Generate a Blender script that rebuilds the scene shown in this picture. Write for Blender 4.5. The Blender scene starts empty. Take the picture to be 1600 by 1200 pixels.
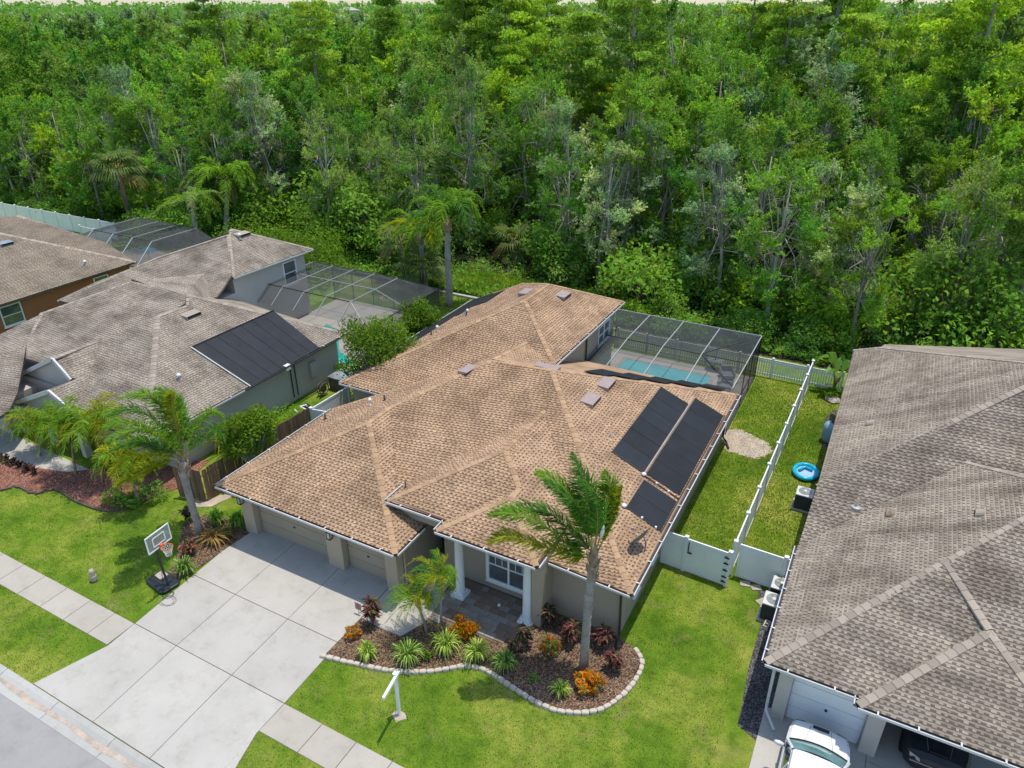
import bpy, math, random
import numpy as np
from mathutils import Vector, Matrix
R = math.radians
SC = bpy.context.scene
COL = SC.collection
rnd = random.Random(11)
nr = np.random.default_rng(5)

# ------------------------------------------------------------------ camera, sky, sun, exposure
CAM_H, PITCH, YAW = 21.5, R(27.623), R(28.093)
FPX = 1137.0 / 1600.0
cd = bpy.data.cameras.new('camera')
cd.sensor_width = 36.0; cd.lens = FPX * 36.0; cd.clip_start = 0.5; cd.clip_end = 6000
cam = bpy.data.objects.new('camera', cd); COL.objects.link(cam)
cam.location = (0, 0, CAM_H); cam.rotation_euler = (R(90) - PITCH, 0, YAW)
SC.camera = cam
SUN = Vector((0.10, 0.155, 1.0)).normalized()          # direction to the sun
sun_el = math.asin(SUN.z); sun_az = math.atan2(SUN.x, SUN.y)
w = bpy.data.worlds.new('World'); SC.world = w; w.use_nodes = True
wn = w.node_tree; bg = wn.nodes['Background']
sky = wn.nodes.new('ShaderNodeTexSky'); sky.sky_type = 'NISHITA'; sky.sun_disc = False
sky.sun_elevation = sun_el; sky.sun_rotation = sun_az; sky.air_density = 1.05; sky.dust_density = 0.8; sky.ozone_density = 2.0
wn.links.new(sky.outputs[0], bg.inputs[0]); bg.inputs[1].default_value = 0.15
sl = bpy.data.lights.new('sun', 'SUN'); sl.energy = 2.65; sl.angle = R(0.6); sl.color = (1.0, 0.945, 0.83)
sun = bpy.data.objects.new('sun', sl); COL.objects.link(sun); sun.location = (0, 0, 60)
sun.rotation_euler = SUN.to_track_quat('Z', 'Y').to_euler()
vs = SC.view_settings; vs.view_transform = 'Standard'; vs.look = 'None'; vs.exposure = 0.56; vs.gamma = 1.0; vs.use_curve_mapping = False

# ------------------------------------------------------------------ survey: photo point (1600x1200) on a level of known height -> place on site
_h = Vector((-math.sin(YAW), math.cos(YAW), 0)); _r = Vector((math.cos(YAW), math.sin(YAW), 0))
_f = _h * math.cos(PITCH) - Vector((0, 0, math.sin(PITCH))); _u = _h * math.sin(PITCH) + Vector((0, 0, math.cos(PITCH)))
def ray(x, y): return _f * 1137 + _r * (x - 800) + _u * (600 - y)
def G(x, y, z=0.0):
    d = ray(x, y); return Vector((0, 0, CAM_H)) + d * ((z - CAM_H) / d.z)
def GY(x, y, Y):
    d = ray(x, y); return Vector((0, 0, CAM_H)) + d * (Y / d.y)
def GX(x, y, X):
    d = ray(x, y); return Vector((0, 0, CAM_H)) + d * (X / d.x)
def GD(x, y, dist):                                     # at a horizontal distance from the survey point
    d = ray(x, y); return Vector((0, 0, CAM_H)) + d * (dist / math.hypot(d.x, d.y))
def hd(p): return math.hypot(p[0], p[1])
def inview(P, m=0.04):
    P = np.asarray(P, float); v = P - np.array([0, 0, CAM_H])
    f, r, u = (np.array(a) for a in (_f, _r, _u))
    z = v @ f; z = np.where(z < 0.1, 0.1, z)
    x = (v @ r) / z * FPX; y = (v @ u) / z * FPX
    return (np.abs(x) < 0.5 + m) & (np.abs(y) < 0.375 + m)

# ------------------------------------------------------------------ materials
M = {}
def nt(name):
    m = bpy.data.materials.new(name); m.use_nodes = True; M[name] = m
    n = m.node_tree; b = n.nodes['Principled BSDF']; return m, n, b
def N(n, t, **k):
    x = n.nodes.new(t)
    for a, v in k.items(): setattr(x, a, v)
    return x
def noise(n, vec, scale, detail=4, rough=0.6):
    x = N(n, 'ShaderNodeTexNoise'); x.inputs['Scale'].default_value = scale; x.inputs['Detail'].default_value = detail
    x.inputs['Roughness'].default_value = rough; n.links.new(vec, x.inputs['Vector']); return x.outputs[0]
def ramp(n, fac, stops):
    x = N(n, 'ShaderNodeValToRGB'); e = x.color_ramp.elements
    while len(e) < len(stops): e.new(0.5)
    for i, (p, c) in enumerate(stops): e[i].position = p; e[i].color = (*c, 1)
    n.links.new(fac, x.inputs[0]); return x.outputs[0]
def mixc(n, fac, a, b, mode='MIX'):
    x = N(n, 'ShaderNodeMix', data_type='RGBA', blend_type=mode)
    for s, v in ((0, fac), (6, a), (7, b)):
        if hasattr(v, 'links'): n.links.new(v, x.inputs[s])
        else: x.inputs[s].default_value = v if s == 0 else (*v, 1)
    return x.outputs[2]
def bump(n, b, h, strength, dist=0.02):
    x = N(n, 'ShaderNodeBump'); x.inputs['Strength'].default_value = strength; x.inputs['Distance'].default_value = dist
    n.links.new(h, x.inputs['Height']); n.links.new(x.outputs[0], b.inputs['Normal'])
def coord(n, kind='Object'): return N(n, 'ShaderNodeTexCoord').outputs[kind]
def sc(c, k): return tuple(min(1, v * k) for v in c)
def plain(name, c, rough=0.6, var=0.12, scale=3.0, fine=60, bmp=0.1, metal=0.0, spec=0.4):
    m, n, b = nt(name); v = coord(n)
    a = ramp(n, noise(n, v, scale, 5), ((0.3, sc(c, 1 - var)), (0.7, sc(c, 1 + var))))
    f = ramp(n, noise(n, v, fine, 2), ((0.35, (1 - var * .6,) * 3), (0.65, (1 + var * .3,) * 3)))
    n.links.new(mixc(n, 1.0, a, f, 'MULTIPLY'), b.inputs['Base Color'])
    b.inputs['Roughness'].default_value = rough; b.inputs['Metallic'].default_value = metal
    b.inputs['Specular IOR Level'].default_value = spec
    if bmp: bump(n, b, noise(n, v, fine, 3), bmp)
    return m
plain('stucco', (0.37, 0.31, 0.225), .9, .05, .7, 40, .35)
plain('stucco_trim', (0.44, 0.365, 0.26), .9, .05, .7, 40, .3)
plain('stucco_pale', (0.47, 0.44, 0.39), .9, .06, .6, 40, .3)
plain('stucco_orange', (0.36, 0.135, 0.065), .9, .08, .6, 40, .3)
plain('white_paint', (0.80, 0.81, 0.79), .45, .07, .9, 30, .05)
plain('gutter_white', (0.60, 0.59, 0.56), .4, .10, 4, 50, .03)
plain('gutter_grey', (0.55, 0.56, 0.54), .45, .1, 4, 50, .03)
plain('gutter_dark', (0.055, 0.045, 0.06), .8, .3, 6, 50, .1)
plain('brown_pipe', (0.055, 0.042, 0.035), .5, .2, 4, 40, .05)
plain('garage_door', (0.35, 0.295, 0.21), .65, .04, .8, 40, .08)
plain('garage_door_white', (0.74, 0.77, 0.78), .6, .04, .8, 40, .05)
plain('black_metal', (0.018, 0.018, 0.02), .45, .2, 6, 60, .05)
plain('bronze', (0.05, 0.045, 0.04), .5, .15, 6, 60, .03)
plain('cage_white', (0.36, 0.36, 0.355), .5, .06, 6, 60, .03)
plain('grey_plastic', (0.16, 0.165, 0.165), .5, .1, 5, 60, .05)
plain('dark_plastic', (0.022, 0.026, 0.03), .4, .15, 5, 60, .05)
plain('vent_metal', (0.33, 0.26, 0.24), .5, .08, 5, 60, .03)
plain('pvc', (0.78, 0.78, 0.76), .35, .04, 5, 60, .0)
plain('flash_metal', (0.36, 0.35, 0.33), .4, .1, 5, 60, .0)
plain('stone', (0.52, 0.46, 0.38), .9, .2, 6, 35, .6)
plain('paver_stone', (0.42, 0.36, 0.30), .9, .2, 5, 35, .4)
plain('ac_body', (0.045, 0.05, 0.05), .6, .2, 6, 60, .1)
plain('ac_top', (0.60, 0.60, 0.56), .5, .08, 6, 60, .05)
plain('soil', (0.16, 0.12, 0.085), .95, .35, 2, 18, .8)
plain('sand', (0.44, 0.36, 0.29), .95, .25, 2, 22, .6)
plain('door_red', (0.075, 0.022, 0.018), .4, .1, 3, 40, .05)
plain('rubber_mat', (0.02, 0.02, 0.021), .9, .2, 6, 80, .3)
plain('deck', (0.46, 0.42, 0.37), .85, .08, 1, 30, .2)
plain('spa_stone', (0.42, 0.38, 0.34), .8, .1, 1, 30, .2)
plain('umbrella_blue', (0.02, 0.33, 0.46), .7, .15, 4, 40, .05)
plain('float_blue', (0.01, 0.42, 0.62), .25, .1, 3, 40, .02)
plain('float_pale', (0.35, 0.52, 0.72), .3, .15, 6, 40, .05)
plain('tank_blue', (0.22, 0.36, 0.40), .45, .1, 3, 40, .03)
plain('orange_rim', (0.62, 0.10, 0.03), .45, .08, 4, 40, .0)
plain('net_white', (0.72, 0.70, 0.66), .8, .05, 4, 40, .0)
plain('pink_print', (0.42, 0.20, 0.22), .7, .5, 25, 60, .0)
plain('far_roof', (0.42, 0.38, 0.34), .8, .1, 1, 20, .1)
plain('blind_white', (0.55, 0.56, 0.55), .6, .04, 4, 40, .0)
def carpaint():
    m, n, b = nt('car_white'); v = coord(n)
    n.links.new(ramp(n, noise(n, v, 1.5), ((.3, (.74, .75, .76)), (.7, (.80, .81, .81)))), b.inputs['Base Color'])
    b.inputs['Roughness'].default_value = .28; b.inputs['Coat Weight'].default_value = .6; b.inputs['Coat Roughness'].default_value = .05
carpaint()
def wood():
    m, n, b = nt('wood_fence'); v = coord(n)
    mp = N(n, 'ShaderNodeMapping'); mp.inputs['Scale'].default_value = (14, 14, 1.2); n.links.new(v, mp.inputs[0])
    oi = N(n, 'ShaderNodeObjectInfo').outputs['Random']
    a = ramp(n, noise(n, mp.outputs[0], 3, 6), ((.25, (.075, .045, .03)), (.5, (.17, .105, .07)), (.75, (.26, .17, .115))))
    t = ramp(n, oi, ((0, (.65, .62, .6)), (1, (1.25, 1.2, 1.15))))
    n.links.new(mixc(n, 1, a, t, 'MULTIPLY'), b.inputs['Base Color']); b.inputs['Roughness'].default_value = .9
    bump(n, b, noise(n, mp.outputs[0], 4), .5)
wood()
def concrete(name, c, joint=.1):
    m, n, b = nt(name); v = coord(n); oi = N(n, 'ShaderNodeObjectInfo').outputs['Random']
    big = ramp(n, noise(n, v, .45, 5, .65), ((.3, sc(c, .90)), (.55, c), (.75, sc(c, 1.06))))
    stain = ramp(n, noise(n, v, 1.3, 9, .75), ((.28, (.76, .75, .72)), (.40, (.92, .915, .90)), (.50, (1, 1, 1)), (1, (1.02, 1.02, 1.02))))
    fine = ramp(n, noise(n, v, 90, 2), ((.3, (.90, .90, .90)), (.7, (1.05, 1.05, 1.05))))
    slab = ramp(n, oi, ((0, (.95, .945, .93)), (1, (1.04, 1.04, 1.03))))
    x = mixc(n, 1, mixc(n, 1, big, stain, 'MULTIPLY'), mixc(n, 1, fine, slab, 'MULTIPLY'), 'MULTIPLY')
    n.links.new(x, b.inputs['Base Color']); b.inputs['Roughness'].default_value = .9
    bump(n, b, noise(n, v, 120, 3), .25, .01)
concrete('concrete', (.44, .415, .375)); concrete('concrete_walk', (.425, .385, .33)); concrete('concrete_kerb', (.42, .41, .38))
concrete('asphalt', (.325, .315, .305))
concrete('paver', (.30, .235, .185)); concrete('paver_b', (.24, .175, .13)); concrete('paver_c', (.31, .285, .255))
def lawn():
    m, n, b = nt('lawn'); v = coord(n)
    big = ramp(n, noise(n, v, .22, 5, .6), ((.28, (.055, .14, .010)), (.47, (.15, .255, .02)), (.64, (.32, .355, .06))))
    mid = ramp(n, noise(n, v, 1.7, 6, .7), ((.30, (.50, .62, .45)), (.52, (1, 1, 1)), (.72, (1.40, 1.18, 1.4))))
    fine = ramp(n, noise(n, v, 22, 4, .75), ((.28, (.45, .5, .4)), (.5, (1, 1, 1)), (.72, (1.5, 1.38, 1.5))))
    x = mixc(n, 1, mixc(n, 1, big, mid, 'MULTIPLY'), fine, 'MULTIPLY')
    dry = ramp(n, noise(n, v, .8, 7, .75), ((.55, (0, 0, 0)), (.70, (1, 1, 1))))
    sep = N(n, 'ShaderNodeRGBToBW'); n.links.new(dry, sep.inputs[0])
    mu = N(n, 'ShaderNodeMath', operation='MULTIPLY'); mu.inputs[1].default_value = .72; n.links.new(sep.outputs[0], mu.inputs[0])
    x = mixc(n, mu.outputs[0], x, (.30, .25, .10))
    n.links.new(x, b.inputs['Base Color']); b.inputs['Roughness'].default_value = .95; b.inputs['Specular IOR Level'].default_value = .1
    bump(n, b, noise(n, v, 30, 5, .8), 1.0, .06)
lawn()
def multi(name, stops, scale, rough=.95, bs=1.0, bd=.04, mid=None):
    m, n, b = nt(name); v = coord(n)
    vo = N(n, 'ShaderNodeTexVoronoi'); vo.inputs['Scale'].default_value = scale; n.links.new(v, vo.inputs['Vector'])
    bw = N(n, 'ShaderNodeRGBToBW'); n.links.new(vo.outputs['Color'], bw.inputs[0])
    a = ramp(n, bw.outputs[0], stops)
    f = ramp(n, noise(n, v, mid or .9, 5), ((.3, (.72, .72, .72)), (.7, (1.2, 1.2, 1.2))))
    n.links.new(mixc(n, 1, a, f, 'MULTIPLY'), b.inputs['Base Color']); b.inputs['Roughness'].default_value = rough
    b.inputs['Specular IOR Level'].default_value = .15
    bump(n, b, vo.outputs['Distance'], bs, bd)
multi('mulch', ((.2, (.062, .036, .022)), (.45, (.145, .088, .054)), (.65, (.235, .15, .095)), (.85, (.37, .265, .18))), 26)
multi('mulch_red', ((.2, (.11, .045, .032)), (.5, (.27, .115, .08)), (.8, (.42, .22, .16))), 24)
multi('litter', ((.2, (.02, .018, .012)), (.5, (.06, .05, .032)), (.7, (.12, .095, .06)), (.9, (.035, .06, .015))), 5, bd=.2)
multi('gravel_dark', ((.2, (.045, .042, .04)), (.6, (.12, .11, .105)), (.9, (.22, .21, .2))), 22)
multi('understory', ((.2, (.02, .04, .014)), (.5, (.05, .085, .028)), (.8, (.08, .12, .04))), 2.0, bd=.3)
def shingle(name, c, dark, stainc, st=.5, streak=(.5, .5, .5)):
    m, n, b = nt(name); v = coord(n)
    at = N(n, 'ShaderNodeAttribute', attribute_name='tint')
    base = mixc(n, at.outputs['Fac'], dark, c)
    sep = N(n, 'ShaderNodeSeparateColor'); n.links.new(at.outputs['Color'], sep.inputs[0])
    base = mixc(n, sep.outputs[0], dark, c)
    mul = ramp(n, sep.outputs[1], ((0, (.72, .70, .68)), (.5, (1, 1, 1)), (1, (1.22, 1.2, 1.16))))
    base = mixc(n, 1, base, mul, 'MULTIPLY')
    mp = N(n, 'ShaderNodeMapping'); mp.inputs['Scale'].default_value = (1, 1, 1); n.links.new(v, mp.inputs[0])
    s = ramp(n, noise(n, mp.outputs[0], .55, 6, .65), ((.42, (0, 0, 0)), (.66, (1, 1, 1))))
    bw = N(n, 'ShaderNodeRGBToBW'); n.links.new(s, bw.inputs[0])
    mu = N(n, 'ShaderNodeMath', operation='MULTIPLY'); mu.inputs[1].default_value = st; n.links.new(bw.outputs[0], mu.inputs[0])
    base = mixc(n, mu.outputs[0], base, stainc, 'MULTIPLY')
    m2 = N(n, 'ShaderNodeMapping'); m2.inputs['Scale'].default_value = streak; n.links.new(v, m2.inputs[0])
    s2 = ramp(n, noise(n, m2.outputs[0], 1.0, 5, .6), ((.34, (.74, .73, .72)), (.50, (1, 1, 1)), (.66, (1.14, 1.13, 1.10))))
    base = mixc(n, 1, base, s2, 'MULTIPLY')
    g = ramp(n, noise(n, v, 70, 2, .8), ((.3, (.82, .82, .82)), (.7, (1.15, 1.15, 1.15))))
    n.links.new(mixc(n, 1, base, g, 'MULTIPLY'), b.inputs['Base Color']); b.inputs['Roughness'].default_value = .95
    b.inputs['Specular IOR Level'].default_value = .2
    bump(n, b, noise(n, v, 120, 2), .4, .01)
shingle('shingle_brown', (.45, .305, .195), (.165, .098, .060), (.72, .68, .63), .6, (.7, .5, .4))
shingle('shingle_taupe', (.365, .315, .252), (.19, .16, .134), (.52, .50, .49), .9, (.35, 1.1, .4))
shingle('shingle_grey', (.350, .298, .235), (.15, .126, .106), (.56, .53, .52), .85, (.16, 1.5, .3))
shingle('shingle_far', (.33, .275, .21), (.15, .12, .09), (.75, .72, .68), .5)
plain('cap_brown', (.47, .31, .185), .95, .22, 2.2, 40, .4)
plain('cap_taupe', (.36, .29, .24), .95, .25, 2.0, 40, .4)
plain('cap_grey', (.40, .325, .265), .95, .28, 2.0, 40, .4)
plain('cap_far', (.40, .33, .25), .95, .2, 2.0, 40, .4)
def solar():
    m, n, b = nt('solar'); v = coord(n)
    wv = N(n, 'ShaderNodeTexWave', wave_type='BANDS', bands_direction='X'); wv.inputs['Scale'].default_value = 9; wv.inputs['Distortion'].default_value = .2
    n.links.new(v, wv.inputs['Vector'])
    oi = N(n, 'ShaderNodeObjectInfo').outputs['Random']
    a = ramp(n, noise(n, v, 1.3, 5), ((.3, (.006, .0065, .008)), (.7, (.013, .0145, .018))))
    t = ramp(n, oi, ((0, (.8, .8, .8)), (1, (1.35, 1.4, 1.5))))
    n.links.new(mixc(n, 1, a, t, 'MULTIPLY'), b.inputs['Base Color']); b.inputs['Roughness'].default_value = .55
    bump(n, b, wv.outputs['Fac'], .5, .02)
solar()
def glass(name, c, rough=.05):
    m, n, b = nt(name); b.inputs['Base Color'].default_value = (*c, 1); b.inputs['Roughness'].default_value = rough
    b.inputs['Specular IOR Level'].default_value = .9; b.inputs['Coat Weight'].default_value = .5
    v = coord(n); n.links.new(ramp(n, noise(n, v, 2), ((.3, sc(c, .7)), (.7, sc(c, 1.3)))), b.inputs['Base Color'])
glass('window_glass', (.085, .10, .105)); glass('car_glass', (.03, .05, .05)); glass('car_glass_teal', (.13, .26, .25))
glass('lamp_glass', (.42, .43, .38), .2); glass('mirror_grey', (.25, .27, .28))
def clear():
    m, n, b = nt('clear_board'); out = n.nodes['Material Output']
    tr = N(n, 'ShaderNodeBsdfTransparent'); mx = N(n, 'ShaderNodeMixShader'); mx.inputs[0].default_value = .42
    b.inputs['Base Color'].default_value = (.38, .40, .36, 1); b.inputs['Roughness'].default_value = .15
    n.links.new(tr.outputs[0], mx.inputs[1]); n.links.new(b.outputs[0], mx.inputs[2]); n.links.new(mx.outputs[0], out.inputs[0])
clear()
def screen(name, op, c):
    m, n, b = nt(name); out = n.nodes['Material Output']
    tr = N(n, 'ShaderNodeBsdfTransparent'); df = N(n, 'ShaderNodeBsdfDiffuse'); mx = N(n, 'ShaderNodeMixShader'); v = coord(n)
    n.links.new(ramp(n, noise(n, v, .8, 4), ((.3, sc(c, .85)), (.7, sc(c, 1.15)))), df.inputs[0])
    mx.inputs[0].default_value = op
    n.links.new(tr.outputs[0], mx.inputs[1]); n.links.new(df.outputs[0], mx.inputs[2]); n.links.new(mx.outputs[0], out.inputs[0])
    n.nodes.remove(b)
screen('screen', .38, (.095, .104, .107)); screen('screen_wall', .56, (.05, .056, .056)); screen('screen_far', .54, (.075, .082, .085))
screen('netting', .35, (.6, .58, .55))
def water():
    m, n, b = nt('pool_water'); v = coord(n)
    n.links.new(ramp(n, noise(n, v, .7, 3), ((.3, (.11, .47, .53)), (.7, (.18, .58, .62)))), b.inputs['Base Color'])
    b.inputs['Roughness'].default_value = .06; bump(n, b, noise(n, v, 4, 3), .25, .03)
    m, n, b = nt('pool_water_teal'); v = coord(n)
    n.links.new(ramp(n, noise(n, v, .7, 3), ((.3, (.02, .42, .36)), (.7, (.04, .56, .47)))), b.inputs['Base Color'])
    b.inputs['Roughness'].default_value = .06; bump(n, b, noise(n, v, 4, 3), .25, .03)
water()
def leaf(name, c, trans=.35, gloss=.10, hue=.0, obj=.25):
    m, n, b = nt(name); out = n.nodes['Material Output']; n.nodes.remove(b)
    at = N(n, 'ShaderNodeAttribute', attribute_name='tint'); oi = N(n, 'ShaderNodeObjectInfo').outputs['Random']
    o = ramp(n, oi, ((0, (1 - obj, 1 - obj * .7, 1 - obj * .4)), (.5, (1, 1, 1)), (1, (1 + obj * 1.1, 1 + obj * .7, 1 + obj * .2))))
    x = mixc(n, 1, mixc(n, 1, c, at.outputs['Color'], 'MULTIPLY'), o, 'MULTIPLY')
    df = N(n, 'ShaderNodeBsdfDiffuse'); tl = N(n, 'ShaderNodeBsdfTranslucent')
    n.links.new(x, df.inputs[0]); n.links.new(mixc(n, 1, x, (1.25, 1.3, .55), 'MULTIPLY'), tl.inputs[0])
    m1 = N(n, 'ShaderNodeMixShader'); m1.inputs[0].default_value = trans; n.links.new(df.outputs[0], m1.inputs[1]); n.links.new(tl.outputs[0], m1.inputs[2])
    if gloss < .11: n.links.new(m1.outputs[0], out.inputs[0]); return
    gl = N(n, 'ShaderNodeBsdfGlossy'); gl.inputs['Roughness'].default_value = .5; gl.inputs[0].default_value = (.6, .7, .55, 1)
    m2 = N(n, 'ShaderNodeMixShader'); m2.inputs[0].default_value = .035; n.links.new(m1.outputs[0], m2.inputs[1]); n.links.new(gl.outputs[0], m2.inputs[2])
    n.links.new(m2.outputs[0], out.inputs[0])
leaf('leaf_oak', (.205, .375, .062), .47); leaf('leaf_dark', (.155, .325, .062), .47); leaf('leaf_bright', (.30, .47, .05), .5)
leaf('leaf_olive', (.25, .385, .10), .45); leaf('leaf_silver', (.37, .49, .27), .42); leaf('leaf_pine', (.26, .40, .065), .52)
leaf('leaf_palm', (.17, .31, .030), .42, .1, obj=.1); leaf('leaf_palm_yellow', (.29, .32, .020), .45, .10, obj=.1); leaf('leaf_palm_dark', (.085, .21, .035), .40, .1, obj=.1)
leaf('leaf_sabal', (.16, .225, .075), .35, .1, obj=.15); leaf('leaf_lime', (.17, .30, .025), .45, .08)
leaf('leaf_flax', (.19, .30, .05), .38, .1); leaf('leaf_ti', (.17, .058, .052), .3, .1); leaf('leaf_ti_dark', (.085, .045, .045), .3, .1)
leaf('leaf_croton', (.62, .20, .010), .38, .1); leaf('leaf_red', (.62, .04, .015), .35, .1); leaf('leaf_myrtle', (.150, .255, .028), .45, .1)
leaf('leaf_bloom', (.55, .25, .36), .3, .05); leaf('leaf_grass', (.25, .34, .045), .42, .04, obj=0.0); leaf('leaf_banana', (.11, .23, .025), .45, .12)
leaf('leaf_dead', (.30, .20, .07), .3, .05)
plain('bark_grey', (.30, .27, .225), .95, .3, 3, 20, .8); plain('bark_brown', (.12, .092, .07), .95, .3, 3, 20, .8)
plain('bark_pale', (.42, .38, .33), .95, .25, 3, 20, .6); plain('bark_dark', (.055, .045, .036), .95, .3, 3, 20, .8)
plain('palm_trunk', (.31, .28, .245), .95, .25, 2.5, 22, .8); plain('palm_boot', (.30, .22, .14), .95, .35, 6, 25, .8)
plain('frond_stem', (.26, .24, .05), .6, .25, 3, 30, .1); plain('cut_white', (.75, .72, .66), .8, .08, 4, 30, .1)
# ------------------------------------------------------------------ building blocks
class MB:
    def __init__(s): s.v = []; s.f = []; s.t = []
    def face(s, pts, tint=None):
        i = len(s.v); s.v += [tuple(p) for p in pts]; s.f.append(tuple(range(i, i + len(pts)))); s.t.append(tint or (1, .5, 0)); return s
    def box(s, x0, x1, y0, y1, z0, z1):
        i = len(s.v)
        s.v += [(x0, y0, z0), (x1, y0, z0), (x1, y1, z0), (x0, y1, z0), (x0, y0, z1), (x1, y0, z1), (x1, y1, z1), (x0, y1, z1)]
        for q in ((3, 2, 1, 0), (4, 5, 6, 7), (0, 1, 5, 4), (1, 2, 6, 5), (2, 3, 7, 6), (3, 0, 4, 7)): s.f.append(tuple(i + k for k in q)); s.t.append((1, .5, 0))
        return s
    def bar(s, a, b, w, h=None, up=(0, 0, 1)):           # box beam from a to b
        a = Vector(a); b = Vector(b); h = h or w; d = (b - a).normalized(); u = Vector(up)
        if abs(d.dot(u)) > .98: u = Vector((0, 1, 0))
        x = d.cross(u).normalized() * w / 2; y = x.cross(d).normalized() * h / 2; i = len(s.v)
        for p in (a, b):
            for k, l in ((-1, -1), (1, -1), (1, 1), (-1, 1)): s.v.append(tuple(p + x * k + y * l))
        for q in ((3, 2, 1, 0), (4, 5, 6, 7), (0, 1, 5, 4), (1, 2, 6, 5), (2, 3, 7, 6), (3, 0, 4, 7)): s.f.append(tuple(i + k for k in q)); s.t.append((1, .5, 0))
        return s
    def tube(s, pts, rad, n=8, cap=True):
        pts = [Vector(p) for p in pts]; rad = rad if isinstance(rad, (list, tuple)) else [rad] * len(pts); i0 = len(s.v); px = None
        for k, p in enumerate(pts):
            d = (pts[min(k + 1, len(pts) - 1)] - pts[max(k - 1, 0)]).normalized()
            if px is None: px = d.orthogonal().normalized()
            px = (px - d * px.dot(d)).normalized(); py = d.cross(px)
            for j in range(n):
                a = 2 * math.pi * j / n; s.v.append(tuple(p + (px * math.cos(a) + py * math.sin(a)) * rad[k]))
        for k in range(len(pts) - 1):
            for j in range(n):
                a = i0 + k * n + j; b = i0 + k * n + (j + 1) % n; s.f.append((a, b, b + n, a + n)); s.t.append((1, .5, 0))
        if cap:
            s.f.append(tuple(i0 + (n - 1 - j) for j in range(n))); s.f.append(tuple(i0 + (len(pts) - 1) * n + j for j in range(n))); s.t += [(1, .5, 0)] * 2
        return s
    def lathe(s, c, prof, n=16):
        i0 = len(s.v)
        for r, z in prof:
            for j in range(n):
                a = 2 * math.pi * j / n; s.v.append((c[0] + r * math.cos(a), c[1] + r * math.sin(a), c[2] + z))
        for k in range(len(prof) - 1):
            for j in range(n):
                a = i0 + k * n + j; b = i0 + k * n + (j + 1) % n; s.f.append((a, b, b + n, a + n)); s.t.append((1, .5, 0))
        s.f.append(tuple(i0 + (n - 1 - j) for j in range(n))); s.f.append(tuple(i0 + (len(prof) - 1) * n + j for j in range(n))); s.t += [(1, .5, 0)] * 2
        return s
    def prism(s, poly, z0, z1):
        a = sum(poly[i][0] * poly[(i + 1) % len(poly)][1] - poly[(i + 1) % len(poly)][0] * poly[i][1] for i in range(len(poly)))
        if a < 0: poly = poly[::-1]
        n = len(poly); i = len(s.v)
        s.v += [(p[0], p[1], z0) for p in poly] + [(p[0], p[1], z1) for p in poly]
        s.f += [tuple(i + k for k in reversed(range(n))), tuple(i + n + k for k in range(n))] + [(i + k, i + (k + 1) % n, i + n + (k + 1) % n, i + n + k) for k in range(n)]
        s.t += [(1, .5, 0)] * (n + 2); return s
    def rot(s, i0, c, a):                                # turn the vertices from i0 on about a vertical axis
        ca, sa = math.cos(a), math.sin(a)
        for k in range(i0, len(s.v)):
            x, y, z = s.v[k]; x -= c[0]; y -= c[1]; s.v[k] = (c[0] + x * ca - y * sa, c[1] + x * sa + y * ca, z)
        return s
    def mesh(s, name, mat, tint=False, smooth=False):
        me = bpy.data.meshes.new(name); me.from_pydata(s.v, [], s.f); me.materials.append(M[mat])
        if tint:
            at = me.attributes.new('tint', 'FLOAT_COLOR', 'FACE')
            at.data.foreach_set('color', np.array([(*t, 1) for t in s.t], np.float32).ravel())
        if smooth: me.polygons.foreach_set('use_smooth', [True] * len(me.polygons))
        me.update(); return me
    def build(s, name, mat, parent=None, tint=False, smooth=False, bevel=0, kind=None):
        o = bpy.data.objects.new(name, s.mesh(name, mat, tint, smooth)); COL.objects.link(o); adopt(o, parent)
        if bevel:
            b = o.modifiers.new('bevel', 'BEVEL'); b.width = bevel; b.segments = 2; b.limit_method = 'ANGLE'
        if kind: o['kind'] = kind
        return o
ORG = {}
def adopt(o, parent):
    if parent is not None:
        o.parent = parent; o.matrix_parent_inverse = Matrix.Translation(-Vector(ORG.get(parent.name, (0, 0, 0))))
def tag(o, label=None, cat=None, group=None, kind=None):
    for k, v in (('label', label), ('category', cat), ('group', group), ('kind', kind)):
        if v: o[k] = v
    return o
def thing(name, label, cat, loc=(0, 0, 0), group=None):
    o = bpy.data.objects.new(name, None); COL.objects.link(o); o.location = loc; o.empty_display_size = .3
    ORG[o.name] = tuple(loc); return tag(o, label, cat, group)
def place(name, me, mat4, parent):                       # one more object of a shared mesh
    o = bpy.data.objects.new(name, me); COL.objects.link(o); adopt(o, parent); o.matrix_basis = mat4; return o
def copy_tree(o, loc, rz=0, s=1.0, label=None, group=None, mats=None):
    c = o.copy(); COL.objects.link(c); c.location = loc; c.rotation_euler = (0, 0, rz); c.scale = (s, s, s) if not isinstance(s, tuple) else s
    tag(c, label, None, group)
    for ch in o.children:
        d = ch.copy(); COL.objects.link(d); d.parent = c
        for g in ch.children:
            e = g.copy(); COL.objects.link(e); e.parent = d
    return c
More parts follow.
